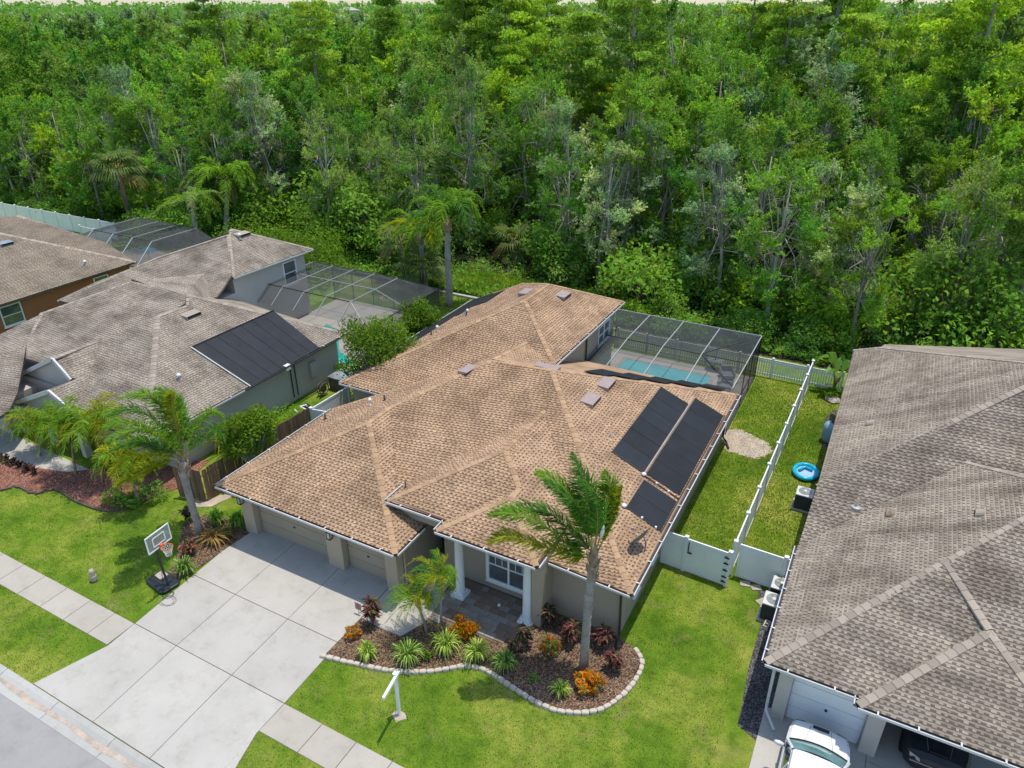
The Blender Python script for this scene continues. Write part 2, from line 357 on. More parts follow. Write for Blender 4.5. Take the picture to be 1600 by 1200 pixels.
def cards(name, V, tint, mat, parent=None, kind=None):   # many loose faces at once; V is (n, k, 3)
    n, k, _ = V.shape; me = bpy.data.meshes.new(name)
    me.vertices.add(n * k); me.vertices.foreach_set('co', V.astype(np.float32).ravel())
    me.loops.add(n * k); me.loops.foreach_set('vertex_index', np.arange(n * k, dtype=np.int32))
    me.polygons.add(n); me.polygons.foreach_set('loop_start', np.arange(0, n * k, k, dtype=np.int32))
    me.polygons.foreach_set('loop_total', np.full(n, k, np.int32))
    at = me.attributes.new('tint', 'FLOAT_COLOR', 'FACE'); c = np.ones((n, 4), np.float32); c[:, :3] = tint
    at.data.foreach_set('color', c.ravel()); me.materials.append(M[mat]); me.update(calc_edges=True)
    if parent is False: return me
    o = bpy.data.objects.new(name, me); COL.objects.link(o); adopt(o, parent)
    if kind: o['kind'] = kind
    return o

# ------------------------------------------------------------------ roofs: courses of laminated shingles, caps on hips and ridges
def fit(poly):
    a = np.array([(1, p[0], p[1]) for p in poly]); z = np.array([p[2] for p in poly]); return np.linalg.lstsq(a, z, rcond=None)[0]
def span(P, v):
    xs = []
    for i in range(len(P)):
        (x0, y0), (x1, y1) = P[i], P[(i + 1) % len(P)]
        if (y0 <= v) != (y1 <= v): xs.append(x0 + (x1 - x0) * (v - y0) / (y1 - y0))
    xs.sort(); return [(xs[i], xs[i + 1]) for i in range(0, len(xs) - 1, 2)]
def shingle_plane(mb, poly, picks, wmin=.13, wmax=.30, course=.145, gap=(.07, .15)):
    a, b, c = fit(poly); s = math.hypot(b, c); u = (b / s, c / s); e = (-u[1], u[0]); L = math.sqrt(1 + s * s); d = course / L
    P = [(p[0] * e[0] + p[1] * e[1], p[0] * u[0] + p[1] * u[1]) for p in poly]
    def pt(x, v, o=0.0):
        X, Y = e[0] * x + u[0] * v, e[1] * x + u[1] * v; return (X - b / L * o, Y - c / L * o, a + b * X + c * Y + o / L)
    v0, v1 = min(q[1] for q in P), max(q[1] for q in P); v = v0 + 1e-4; row = 0
    while v < v1 - .02:
        w = min(v + d, v1 - 1e-4); m = v + (w - v) * .50
        lo, hi, mi = span(P, v), span(P, w), span(P, m)
        if not (len(lo) == len(hi) == len(mi)): lo = hi = mi
        for (l0, l1), (h0, h1), (m0, m1) in zip(lo, hi, mi):
            jit = rnd.uniform(.3, .7)
            mb.face([pt(l0, v, .016), pt(l1, v, .016), pt(m1, m, .012), pt(m0, m, .012)], (0, jit, 0))
            mb.face([pt(l1, v, .016), pt(l0, v, .016), pt(l0, v, -.002), pt(l1, v, -.002)], (0, .1, 0))
            x = m0
            while x < m1:                                  # upper part of the course, in lengths of one shingle
                y = min(x + rnd.uniform(.8, 1.1), m1); fx0 = max(x, min(l0, m0)); r0 = (x - m0) / max(1e-6, m1 - m0); r1 = (y - m0) / max(1e-6, m1 - m0)
                mb.face([pt(x, m, .012), pt(y, m, .012), pt(h0 + (h1 - h0) * r1, w, .004), pt(h0 + (h1 - h0) * r0, w, .004)], (rnd.uniform(.72, 1), rnd.uniform(.25, .8), 0)); x = y
            x = max(l0, m0) + rnd.uniform(0, .2); end = min(l1, m1)
            while x < end - .05:
                wd = rnd.uniform(wmin, wmax); y = min(x + wd, end); t = (rnd.uniform(.78, 1), min(1, max(0, rnd.gauss(.5, .24))), 0)
                q = [pt(x, v - .004, .028), pt(y, v - .004, .028), pt(y, m + .006, .0145), pt(x, m + .006, .0145)]
                if picks is not None: picks.append((q, pt(x, v - .004, .014), pt(y, v - .004, .014), t))
                else:
                    mb.face(q, t); mb.face([q[1], q[0], pt(x, v - .004, .012), pt(y, v - .004, .012)], (0, .0, 0))
                x = y + rnd.uniform(*gap)
        v = w; row += 1
def cap_material(name, c):
    m, n, b = nt(name); v = coord(n); oi = N(n, 'ShaderNodeObjectInfo').outputs['Random']
    t = ramp(n, oi, ((0, sc(c, .78)), (.5, c), (1, sc(c, 1.16))))
    g = ramp(n, noise(n, v, 60, 3, .8), ((.3, (.8, .8, .8)), (.7, (1.15, 1.15, 1.15))))
    n.links.new(mixc(n, 1, t, g, 'MULTIPLY'), b.inputs['Base Color']); b.inputs['Roughness'].default_value = .95; b.inputs['Specular IOR Level'].default_value = .2
for k, c in (('cap_brown', (.41, .268, .16)), ('cap_taupe', (.33, .28, .226)), ('cap_grey', (.345, .29, .232)), ('cap_far', (.36, .295, .225))): cap_material(k, c)
CAPM = {}
def cap_mesh(mat, w, l):
    if (mat, w) not in CAPM:
        d = w * .31; mb = MB(); z0, z1 = .050, .030
        A = [(-l / 2, -w, -d + z0), (-l / 2, 0, z0), (-l / 2, w, -d + z0)]; B = [(l / 2 + .05, -w * .97, -d + z1), (l / 2 + .05, 0, z1), (l / 2 + .05, w * .97, -d + z1)]
        mb.face([A[1], A[0], B[0], B[1]]); mb.face([A[2], A[1], B[1], B[2]])
        mb.face([A[0], A[1], (A[1][0], 0, z0 - .05), (A[0][0], -w, -d)]); mb.face([A[1], A[2], (A[2][0], w, -d), (A[1][0], 0, z0 - .05)])
        mb.face([A[0], (A[0][0], -w, -d - .03), (B[0][0], -w, -d - .03), B[0]]); mb.face([A[2], B[2], (B[2][0], w, -d - .03), (A[2][0], w, -d - .03)])
        CAPM[(mat, w)] = mb.mesh('ridge_cap', mat)
    return CAPM[(mat, w)]
def caps(parent, mat, segs, w=.12, l=.30):
    n = 0
    for a, b in segs:
        a = Vector(a); b = Vector(b)
        if b.z < a.z: a, b = b, a
        d = b - a; k = max(1, int(d.length / l)); x = d.normalized(); y = Vector((0, 0, 1)).cross(x).normalized(); z = x.cross(y); me = cap_mesh(mat, w, l)
        for i in range(k):
            p = a + d * ((i + .5) / k); m = Matrix(((x.x, y.x, z.x, p.x), (x.y, y.y, z.y, p.y), (x.z, y.z, z.z, p.z), (0, 0, 0, 1)))
            place('ridge_cap', me, m, parent); n += 1
    return n
def roof(house, planes, hidden, mat, pick=0, flat=(), course=.145, wr=(.08, .17), gap=(.055, .125), gaps={}):
    deck = MB()
    for poly in list(planes) + list(hidden):
        a, b, c = fit(poly); q = [(p[0], p[1], a + b * p[0] + c * p[1]) for p in poly]
        deck.face(q, (.9, .45, 0)); deck.face([(x, y, z - .14) for x, y, z in reversed(q)], (0, .2, 0))
        for i in range(len(q)):
            p, r = q[i], q[(i + 1) % len(q)]; deck.face([p, (p[0], p[1], p[2] - .14), (r[0], r[1], r[2] - .14), r], (0, .2, 0))
    d = deck.build('roof', mat, house, tint=True)
    mb = MB(); cand = []
    for ip, poly in enumerate(planes):
        P = [] if pick else None
        shingle_plane(mb, poly, P, course=course, wmin=wr[0], wmax=wr[1], gap=gaps.get(ip, gap)); cand += P or []
    if pick:
        C = np.array([np.mean(q[0], axis=0) for q in cand]); D = np.linalg.norm(C - np.array([0, 0, CAM_H]), axis=1); D[~inview(C, -.005)] = 1e9
        near = set(np.argsort(D)[:pick].tolist())
        for i, (q, x0, x1, t) in enumerate(cand):
            if i in near:
                s = MB(); s.face(q, t); s.face([q[1], q[0], x0, x1], (0, 0, 0)); s.face([q[2], q[1], x1, tuple(np.array(q[2]) - (0, 0, .006))], (0, 0, 0)); s.build('shingle', mat, d, tint=True)
            else: mb.face(q, t); mb.face([q[1], q[0], x0, x1], (0, 0, 0))
    mb.build('shingle_courses', mat, d, tint=True, kind='stuff')
    return d
def gutters(house, runs, mat='gutter_white', step=1.25, wd=.13, brackets=True):
    # runs: polylines along the eave edge, with the outward side to the right of travel
    for run in runs:
        g = MB(); t = MB(); pos = []
        for a, b in zip(run, run[1:]):
            a = Vector(a); b = Vector(b); d = (b - a).normalized(); o = d.cross(Vector((0, 0, 1))).normalized() * wd; dz = Vector((0, 0, .085)); k = Vector((0, 0, .004))
            l = o.normalized() * .035
            g.face([a + o + k, b + o + k, b + o - dz, a + o - dz]); g.face([a + o - dz, b + o - dz, b - dz * 1.3, a - dz * 1.3])
            g.face([a + o - l + k, b + o - l + k, b + o + k, a + o + k]); g.face([a + o - l + k, a + o - l - dz * .5, b + o - l - dz * .5, b + o - l + k])
            t.face([a - dz * .55 - o * .05, b - dz * .55 - o * .05, b + o - dz * .55, a + o - dz * .55])
            n = int((b - a).length / step)
            for i in range(n): pos.append((a + (b - a) * ((i + .5) / n), o))
        go = g.build('gutter', mat, house); t.build('trough', 'gutter_dark', go)
        if brackets:
            for p, o in pos:
                x = MB(); x.bar(p - o * .25 + Vector((0, 0, .022)), p + o * 1.02 + Vector((0, 0, .022)), .05, .02); x.build('bracket', mat, go)
def window(parent, o, ex, w, h, nx=1, ny=2, frame=.07, grid=(0, 0), mat='white_paint', glassm='window_glass', out=None, sill=True):
    # o: lower corner, ex: unit along the wall; out: unit out of the wall
    o = Vector(o); ex = Vector(ex).normalized(); ez = Vector((0, 0, 1)); out = Vector(out).normalized() if out else ex.cross(ez); g0 = MB()
    P = lambda x, z, d: o + ex * x + ez * z + out * d
    def slab(mb, x0, x1, z0, z1, d0, d1):
        a = [P(x0, z0, d0), P(x1, z0, d0), P(x1, z1, d0), P(x0, z1, d0)]; b = [P(x0, z0, d1), P(x1, z0, d1), P(x1, z1, d1), P(x0, z1, d1)]
        mb.face(b); mb.face(a[::-1])
        for i in range(4): mb.face([a[i], a[(i + 1) % 4], b[(i + 1) % 4], b[i]])
    f = MB()
    slab(f, -frame, w + frame, -frame, 0, 0, .06); slab(f, -frame, w + frame, h, h + frame, 0, .06); slab(f, -frame, 0, 0, h, 0, .058); slab(f, w, w + frame, 0, h, 0, .058)
    for i in range(1, nx): slab(f, w * i / nx - frame * .5, w * i / nx + frame * .5, 0, h, .005, .056)
    for j in range(1, ny): slab(f, 0, w, h * j / ny - .025, h * j / ny + .025, .004, .05)
    fo = f.build('window', mat, parent)
    if grid[0]:
        gr = MB(); z0 = h * (ny - 1) / ny if ny > 1 else 0
        for i in range(nx):
            for k in range(1, grid[0]): x = w * (i + k / grid[0]) / nx; slab(gr, x - .011, x + .011, z0, h, .01, .03)
        for k in range(1, grid[1]): z = z0 + (h - z0) * k / grid[1]; slab(gr, 0, w, z - .011, z + .011, .01, .029)
        gr.build('glazing_bars', mat, fo)
    for i in range(nx):
        for j in range(ny):
            p = MB(); slab(p, w * i / nx + .012, w * (i + 1) / nx - .012, h * j / ny + .012, h * (j + 1) / ny - .012, .002, .012); p.build('pane', glassm, fo)
    if sill: s = MB(); slab(s, -frame * 1.6, w + frame * 1.6, -frame * 1.9, -frame, 0, .11); s.build('sill', mat, fo)
    return fo
# ------------------------------------------------------------------ ground, road, pavements
def struct(mb, name, mat, parent=None, **k):
    o = mb.build(name, mat, parent, **k)
    if parent is None: o['kind'] = 'structure'
    return o
mb = MB(); mb.face([(-3000, -300, -.14), (3000, -300, -.14), (3000, 4000, -.14), (-3000, 4000, -.14)]); struct(mb, 'ground', 'understory')
mb = MB(); mb.face([(-160, 7.7, 0), (120, 7.7, 0), (120, 49, 0), (-160, 49, 0)]); mb.face([(-160, 49, 0), (120, 49, 0), (120, 49, -.13), (-160, 49, -.13)])
struct(mb, 'lawn', 'lawn')
mb = MB(); mb.face([(-220, 48.0, .01), (200, 48.0, .01), (200, 60, .01), (-220, 60, .01)]); mb.face([(-220, 60, .01), (200, 60, .01), (220, 140, -.02), (-240, 140, -.02)]); struct(mb, 'forest_floor', 'litter')
mb = MB(); mb.face([(-160, -40, -.07), (120, -40, -.07), (120, 7.13, -.07), (-160, 7.13, -.07)]); struct(mb, 'road', 'asphalt')
# kerb with a gutter pan, poured in lengths
kb = bpy.data.objects.new('kerb', None); COL.objects.link(kb); kb['kind'] = 'structure'
prof = [(7.84, -.02), (7.84, .022), (7.66, .018), (7.47, -.060), (7.40, -.066), (7.10, -.058), (7.10, -.14)]
x = -34.0
while x < -8:
    mb = MB(); y = x + 3.0 - .02
    for (a, b), (c_, d) in zip(prof, prof[1:]): mb.face([(x, a, b), (x, c_, d), (y, c_, d), (y, a, b)])
    mb.face([(x, a, b) for a, b in prof]); mb.face([(y, a, b) for a, b in reversed(prof)]); mb.build('kerb_length', 'concrete_kerb', kb); x += 3.0
mb = MB(); mb.face([(-34, 7.36, -.0555), (-8, 7.36, -.0555), (-8, 7.50, -.04), (-34, 7.50, -.04)])
# silt in the gutter pan
mb = MB(); n = 40; pts = []
for i in range(n + 1): xx = -26 + i * .42; pts.append((xx, 7.34 + .05 * math.sin(xx * 1.7) + .02 * math.sin(xx * 5), 7.51 + .03 * math.sin(xx * 2.3)))
for p, q in zip(pts, pts[1:]): mb.face([(p[0], p[1], -.0585), (q[0], q[1], -.0585), (q[0], q[2], -.036), (p[0], p[2], -.036)])
struct(mb, 'gutter_silt', 'sand')
def slabs(name, polys, mat, z=.025, gap=.017, z0=-.05):
    r = bpy.data.objects.new(name, None); COL.objects.link(r); r['kind'] = 'structure'
    for poly in polys:
        c = np.mean(np.array([p[:2] for p in poly]), axis=0); q = []
        for p in poly:
            d = np.array(p[:2]) - c; l = np.linalg.norm(d); q.append(tuple(c + d * (1 - gap / l)))
        o = MB().prism(q, z0, z).build('slab', mat, r, bevel=.006)
    b = MB()
    for poly in polys: b.face([(p[0], p[1], .004) for p in poly])
    b.build('joint_fill', 'soil', r); return r
# driveway: the seams run from the garage to the road
XB = [-23.25, -20.66, -17.86, -15.28]; XM = [-22.83, -20.48, -17.59, -15.05]; XR = [-23.55, -20.22, -17.39, -14.4]
rows = []
def lerp(a, b, t): return a + (b - a) * t
Y0, Y1, Y2 = 18.35, 14.45, 11.46
polys = []
for i in range(3):
    g = lambda k, y: lerp(XB[k], XM[k], (17.8 - y) / (17.8 - 11.46))
    polys.append([(g(i, Y1), Y1), (g(i + 1, Y1), Y1), (g(i + 1, Y0), Y0), (g(i, Y0), Y0)])
    polys.append([(g(i, Y2), Y2), (g(i + 1, Y2), Y2), (g(i + 1, Y1), Y1), (g(i, Y1), Y1)])
    if i == 0: polys.append([(XR[0], 7.86), (XR[1], 7.86), (XM[1], Y2), (XM[0], Y2), (-22.77, 10.25)])
    elif i == 2: polys.append([(XR[2], 7.86), (XR[3], 7.86), (-15.03, 10.15), (XM[3], Y2), (XM[2], Y2)])
    else: polys.append([(XR[i], 7.86), (XR[i + 1], 7.86), (XM[i + 1], Y2), (XM[i], Y2)])
slabs('driveway', polys, 'concrete')
sw = []
for xs in ([-22.83, -24.0, -25.5, -27.0, -28.5, -30.0, -31.5, -33.0], [-9.0, -10.45, -11.9, -13.35, -15.05]):
    for a, b in zip(xs, xs[1:]): sw.append([(b, 10.25), (a, 10.25), (a, 11.46), (b, 11.46)])
slabs('pavement', sw, 'concrete_walk', z=.022)
# walk from the drive to the porch
pw = [G(560, 966), G(505 + 92, 950), G(628, 945), G(668, 938), G(700, 950), G(655, 968), G(668, 972), G(628, 995), G(600, 983)]
slabs('front_walk', [[(-15.20, 15.85), (-14.2, 15.75), (-14.2, 18.3), (-15.25, 18.3)], [(-14.2, 15.75), (-13.25, 15.8), (-12.85, 16.75), (-12.9, 18.3), (-14.2, 18.3)],
      [(-15.25, 18.3), (-13.1, 18.3), (-13.1, 20.6), (-14.7, 20.6), (-14.7, 18.3)]], 'concrete', z=.056)
# porch pavers, laid one by one
pv = bpy.data.objects.new('porch_paving', None); COL.objects.link(pv); pv['kind'] = 'structure'
MB().face([(-13.1, 16.95, .012), (-9.45, 17.35, .012), (-8.9, 19.7, .012), (-13.1, 20.6, .012)]).build('bedding', 'soil', pv)
pm = {}
for k, mt in enumerate(('paver', 'paver_b', 'paver_c')):
    for q, (a, b) in enumerate(((.29, .43), (.29, .29), (.29, .21))):
        pm[(k, q)] = MB().box(-a / 2 + .006, a / 2 - .006, -b / 2 + .006, b / 2 - .006, 0, .034).mesh('paver', mt)
yy = 17.05
while yy < 20.4:
    xx = -13.05 + rnd.uniform(0, .2)
    while xx < -9.0:
        q = rnd.choice((0, 0, 1, 2)); l = (.43, .29, .21)[q]; cx = xx + l / 2; cy = yy + .145
        ok = cy + .12 < (19.72 if cx > -12.9 else 20.5) and cy - .12 > 17.0 + (cx + 13.1) * .11 and cx + l / 2 < -9.2 + (cy - 17.3) * .2
        if ok:
            k = rnd.choice((0, 0, 1, 1, 2)) if cy > 18.5 else rnd.choice((0, 2, 2, 1))
            place('paver', pm[(k, q)], Matrix.Translation((cx, cy, .012 + rnd.uniform(0, .004))) @ Matrix.Rotation(R(90), 4, 'Z'), pv)
        xx += l
    yy += .29
# planting beds
def bed(name, pts, mat, z=.05):
    o = MB().prism([(p[0], p[1]) for p in pts], -.05, z).build(name, mat); o['kind'] = 'structure'
    return o
EDGE = [(-15.22, 13.66), (-13.83, 13.97), (-12.87, 14.22), (-11.77, 14.68), (-10.83, 15.34), (-10.29, 15.79), (-9.55, 15.93), (-8.41, 15.75), (-7.31, 15.58), (-6.38, 15.67), (-5.42, 16.21), (-4.86, 17.18), (-4.64, 18.23), (-4.72, 19.0), (-5.20, 19.50)]
bed('front_bed', EDGE + [(-5.8, 19.66), (-8.95, 19.62), (-9.35, 17.38), (-12.6, 16.9), (-12.95, 16.95), (-13.35, 16.1), (-14.3, 16.05), (-15.2, 16.1)], 'mulch')
def spline(pts, step):
    out = []; P = [Vector((p[0], p[1], 0)) for p in pts]
    dense = []
    for i in range(len(P) - 1):
        a, b, c_, d = P[max(i - 1, 0)], P[i], P[i + 1], P[min(i + 2, len(P) - 1)]
        for k in range(12):
            t = k / 12; dense.append(.5 * ((2 * b) + (-a + c_) * t + (2 * a - 5 * b + 4 * c_ - d) * t * t + (-a + 3 * b - 3 * c_ + d) * t ** 3))
    dense.append(P[-1]); acc = 0; last = dense[0]; out.append(last.copy())
    for p in dense[1:]:
        while (p - last).length >= step: last = last + (p - last).normalized() * step; out.append(last.copy())
    return out
ed = bpy.data.objects.new('bed_edging', None); COL.objects.link(ed); ed['kind'] = 'structure'
sm = []
for k in range(6):
    w_, d_, h_ = .135 + rnd.uniform(-.008, .01), .085 + rnd.uniform(-.008, .01), .10 + rnd.uniform(-.012, .015); s_ = MB(); pr = []
    for j in range(12):
        a = 2 * math.pi * j / 12; q = .72 + .28 * abs(math.cos(2 * a)) ** .6; pr.append((w_ * math.copysign(abs(math.cos(a)) ** .5, math.cos(a)) * rnd.uniform(.95, 1.05), d_ * math.copysign(abs(math.sin(a)) ** .5, math.sin(a)) * rnd.uniform(.95, 1.05)))
    s_.prism(pr, -.02, h_); s_.prism([(p * .82, q * .82) for p, q in pr], h_, h_ + .022); sm.append(s_.mesh('edging_stone', 'stone'))
st = spline(EDGE, .275)
for i, p in enumerate(st):
    d = (st[min(i + 1, len(st) - 1)] - st[max(i - 1, 0)]); a = math.atan2(d.y, d.x)
    place('edging_stone', sm[i % 6], Matrix.Translation((p.x, p.y, 0)) @ Matrix.Rotation(a + rnd.uniform(-.06, .06), 4, 'Z') @ Matrix.Rotation(rnd.uniform(-.05, .05), 4, 'X'), ed)
bed('palm_bed', [(-23.3, 13.7), (-23.0, 17.6), (-24.6, 17.9), (-25.9, 17.6), (-26.2, 16.6), (-25.3, 15.6), (-24.4, 14.7), (-23.9, 13.6)], 'mulch', .035)
bed('side_sand', [G(300, 783)[:2], G(335, 778)[:2], G(365, 765)[:2], G(372, 772)[:2], G(330, 792)[:2], G(302, 793)[:2]], 'sand', .02)
LEDGE = [(-40, 13.4), (-37.5, 13.75), (-36.37, 14.1), (-35.99, 14.73), (-34.61, 14.79), (-34.03, 15.47), (-32.2, 15.35), (-30.47, 15.49), (-29.7, 15.96), (-29.3, 17.0), (-29.1, 17.84)]
bed('neighbour_bed', LEDGE + [(-28.6, 18.6), (-29.4, 21), (-33.8, 17.7), (-35.0, 16.7), (-37.8, 15.9), (-40, 15.3)], 'mulch_red', .04)
lb = bpy.data.objects.new('neighbour_edging', None); COL.objects.link(lb); lb['kind'] = 'structure'
em = MB().box(-.20, .20, -.06, .06, -.02, .10).mesh('edging_block', 'bark_brown')
st = spline(LEDGE, .40)
for i, p in enumerate(st[:-1]):
    d = st[i + 1] - p; place('edging_block', em, Matrix.Translation((p.x, p.y, 0)) @ Matrix.Rotation(math.atan2(d.y, d.x), 4, 'Z'), lb)
slabs('neighbour_path', [[(-44, 16.0), (-40.5, 16.0), (-40.5, 17.6), (-44, 17.6)], [(-40.5, 15.95), (-37.4, 15.95), (-37.2, 17.5), (-40.5, 17.6)], [(-37.4, 15.95), (-34.9, 16.35), (-34.2, 17.4), (-37.2, 17.5)]], 'concrete', z=.03)
SANDP = []
for i, (x_, y_) in enumerate(((1132, 672), (1150, 670), (1168, 676), (1185, 685), (1200, 692), (1206, 704), (1196, 714), (1180, 717), (1160, 712), (1140, 706), (1132, 700))):
    q = G(x_, y_); SANDP.append((q.x, q.y))
sd = []
for i in range(len(SANDP)):
    a_, b_ = SANDP[i], SANDP[(i + 1) % len(SANDP)]
    for j in range(9): t_ = j / 9; q_ = .22 if j % 2 else .05; sd.append((lerp(a_[0], b_[0], t_) + rnd.uniform(-q_, q_), lerp(a_[1], b_[1], t_) + rnd.uniform(-q_, q_)))
bed('bare_sand', sd, 'sand', .008)
bed('side_gravel', [(-1.0, 18.0), (-.1, 17.6), (-.1, 25.0), (-1.75, 24.9), (-1.25, 23.2), (-1.2, 20.5), (-1.05, 18.7)], 'gravel_dark', .02)
bed('rear_gravel', [G(x_, y_)[:2] for x_, y_ in ((1283, 700), (1288, 655), (1300, 642), (1312, 640), (1305, 700))], 'gravel_dark', .02)
slabs('neighbour_driveway', [[(-.35, 7.9), (2.9, 7.9), (2.9, 13.0), (-.35, 13.0)], [(2.9, 7.9), (8, 7.9), (8, 13.0), (2.9, 13.0)], [(-.35, 13.0), (2.9, 13.0), (2.9, 19.2), (-.35, 19.2)], [(2.9, 13.0), (8, 13.0), (8, 18.6), (2.9, 18.6)], [(2.9, 18.6), (8, 18.6), (8, 25), (2.9, 25)]], 'concrete', z=.025)
sp = bpy.data.objects.new('stepping_stones', None); COL.objects.link(sp); sp['kind'] = 'structure'
for (px, py, a) in ((1164, 913, .3), (1181, 919, .5), (1190, 941, .9), (1172, 905, .1)):
    p = G(px, py); b_ = MB().box(-.2, .2, -.15, .15, 0, .05); place('stepping_stone', b_.mesh('stepping_stone', 'paver_stone'), Matrix.Translation((p.x, p.y, 0)) @ Matrix.Rotation(a, 4, 'Z'), sp)

# ------------------------------------------------------------------ the main house
E = 2.75
GL, GR, GA, GB = (-23.8, 17.05, E), (-14.18, 17.05, E), (-18.99, 21.86, 4.77), (-18.99, 23.45, 4.75)
RL, AP = (-16.1, 28.03, 5.91), (-13.05, 28.49, 5.88)
RFc, RB = (-5.47, 19.26, 2.77), (-5.47, 36.27, 2.75)
EZ = 3.62
E1, E2 = (-12.22, 22.31, 5.107), (-12.22, 26.0, 5.107)
PA, PB = (-10.825, 20.255, 4.52), (-10.825, 20.915, 4.52)
T1, T2 = (-17.8, 34.9, 6.4), (-17.8, 38.05, 6.4)
SP = (-16.35, 32.25, 5.12)
planes = [
    [GL, GR, GA],
    [GR, (-14.18, 19.3, E), (-15.6, 19.3, 3.346), (-18.99, 23.5, 4.77), GA],
    [GL, GA, GB, RL, (-23.8, 24.7, E)],
    [RFc, (-8.81, 19.26, 2.97), (-15.6, 19.26, 3.35), GB, RL, AP],
    [RFc, AP, RB],
    [(-15.76, 18.77, EZ), E1, E2, (-15.76, 20.18, EZ)],
    [(-15.76, 18.77, EZ), (-12.97, 18.77, EZ), PB, E1],
    [(-12.97, 18.11, EZ), PA, PB, (-12.97, 18.77, EZ)],
    [(-12.97, 18.11, EZ), (-8.68, 18.11, EZ), PA],
    [(-8.68, 18.11, EZ), (-8.68, 21.54, EZ), E2, E1, PB, PA],
    [(-25.4, 27.24, E), T1, (-14.2, 31.3, 4.685), (-14.2, 27.24, E)],
    [T1, T2, (-14.2, 41.65, 4.69), (-14.2, 31.3, 4.69)],
    [(-25.4, 27.24, E), T1, T2, (-21.6, 41.8, 4.6), (-25.4, 41.8, E)],
]
saddle = [[RL, SP, (-20.6, 28.4, 3.3)], [RL, SP, (-13.9, 31.2, 4.62)], [RL, (-13.9, 31.2, 4.62), AP]]
hidden = [[AP, RB, (-14.6, 36.27, 2.75), (-15.6, 31.0, 4.86), RL], [(-23.8, 24.7, E), RL, (-20.6, 28.4, 3.3), (-22.8, 27.2, E)], [T2, (-14.2, 41.65, 4.69), (-21.6, 41.8, 4.6)]]
H1 = thing('house', 'tan stucco house with brown shingle roof and black solar panels, in the centre', 'house', (-14.5, 27, 0))
rf = roof(H1, planes + saddle[:2], hidden + saddle[2:], 'shingle_brown', pick=300)
caps(rf, 'cap_brown', [(GL, GA), (GR, GA), (GA, GB), (GB, RL), (RL, AP), (AP, RFc), (AP, RB), ((-15.76, 18.77, EZ), E1), (E1, E2), (E1, PB), (PB, PA), ((-12.97, 18.11, EZ), PA), ((-8.68, 18.11, EZ), PA),
     ((-25.4, 27.24, E), T1), (T1, T2), (T1, (-14.2, 31.3, 4.69)), (T2, (-14.2, 41.65, 4.69)), (T2, (-21.6, 41.8, 4.6)), (RL, SP), ((-23.8, 24.7, E), RL)])
gutters(H1, [[(-23.8, 24.7, E), (-23.8, 17.05, E), (-14.18, 17.05, E), (-14.18, 18.9, E)], [(-15.76, 20.0, EZ), (-15.76, 18.77, EZ), (-12.97, 18.77, EZ)],
     [(-12.97, 18.77, EZ), (-12.97, 18.11, EZ), (-8.68, 18.11, EZ), (-8.68, 18.75, EZ)], [(-8.7, 19.26, 2.97), (-5.47, 19.26, 2.77), (-5.47, 36.27, 2.75)], [(-25.4, 41.8, E), (-25.4, 27.24, E), (-22.6, 27.24, E)],
     [(-14.2, 31.3, 4.69), (-14.2, 41.65, 4.69)]])
def wall(parent, x0, x1, y0, y1, z1, mat='stucco', z0=-.05, name='wall'): return MB().box(x0, x1, y0, y1, z0, z1).build(name, mat, parent)
wall(H1, -23.3, -14.72, 18.16, 24.3, 2.62)                       # garage
wall(H1, -20, -13.75, 21.0, 28, 2.9)                              # behind the entry
wall(H1, -13.0, -5.92, 19.75, 35.85, 2.66)                        # right wing
wall(H1, -24.95, -14.65, 27.7, 41.3, 2.6)                         # rear wing
wall(H1, -18, -14.66, 32.2, 41.29, 4.58, name='upper_wall')
MB().face([(-25.0, 41.32, 0), (-14.65, 41.32, 0), (-14.65, 41.32, 4.6), (-17.8, 41.32, 4.8), (-21.6, 41.32, 4.5), (-25.0, 41.32, 2.7)][::-1]).build('rear_gable', 'stucco', H1)
wall(H1, -15.3, -13.16, 18.96, 21.0, 3.45, 'stucco', name='entry_beam', z0=2.95)
wall(H1, -13.0, -8.9, 19.76, 23.0, 3.42, 'stucco', z0=2.6, name='entry_upper_wall')
for xa, xb in ((-23.31, -22.62), (-18.40, -17.55), (-15.3, -14.70)):
    MB().box(xa, xb, 17.69, 18.16, -.05, 2.62).build('pilaster', 'stucco_trim', H1, bevel=.015)
MB().box(-22.62, -15.3, 17.80, 18.155, 2.34, 2.64).build('lintel', 'stucco', H1)
for xa, xb in ((-22.6, -18.42), (-17.53, -15.32)):                # garage doors with four sections each
    d = MB().box(xa, xb, 18.05, 18.15, 0.0, 2.34).build('garage_door', 'garage_door', H1)
    for k in range(4): MB().box(xa + .03, xb - .03, 18.02, 18.052, .03 + k * .58, .03 + k * .58 + .56).build('door_section', 'garage_door', d, bevel=.008)
    MB().box((xa + xb) / 2 - .05, (xa + xb) / 2 + .05, 17.99, 18.025, .95, 1.02).build('handle', 'bronze', d)
def lantern(parent, x, y, z):
    o = MB().box(x - .05, x + .05, y - .05, y, z - .1, z + .14).build('wall_lantern', 'black_metal', parent)
    b_ = MB()
    for dx in (-.09, .09):
        for dy in (-.25, -.07): b_.bar((x + dx, y + dy, z - .22), (x + dx, y + dy, z + .12), .02)
    b_.box(x - .11, x + .11, y - .27, y - .05, z + .12, z + .15); b_.box(x - .10, x + .10, y - .26, y - .06, z - .24, z - .21); b_.box(x - .05, x + .05, y - .21, y - .11, z + .15, z + .21)
    b_.build('lantern_frame', 'black_metal', o); MB().box(x - .075, x + .075, y - .235, y - .085, z - .20, z + .11).build('lantern_glass', 'lamp_glass', o)
for x in (-23.1, -17.98): lantern(H1, x, 17.69, 1.92)
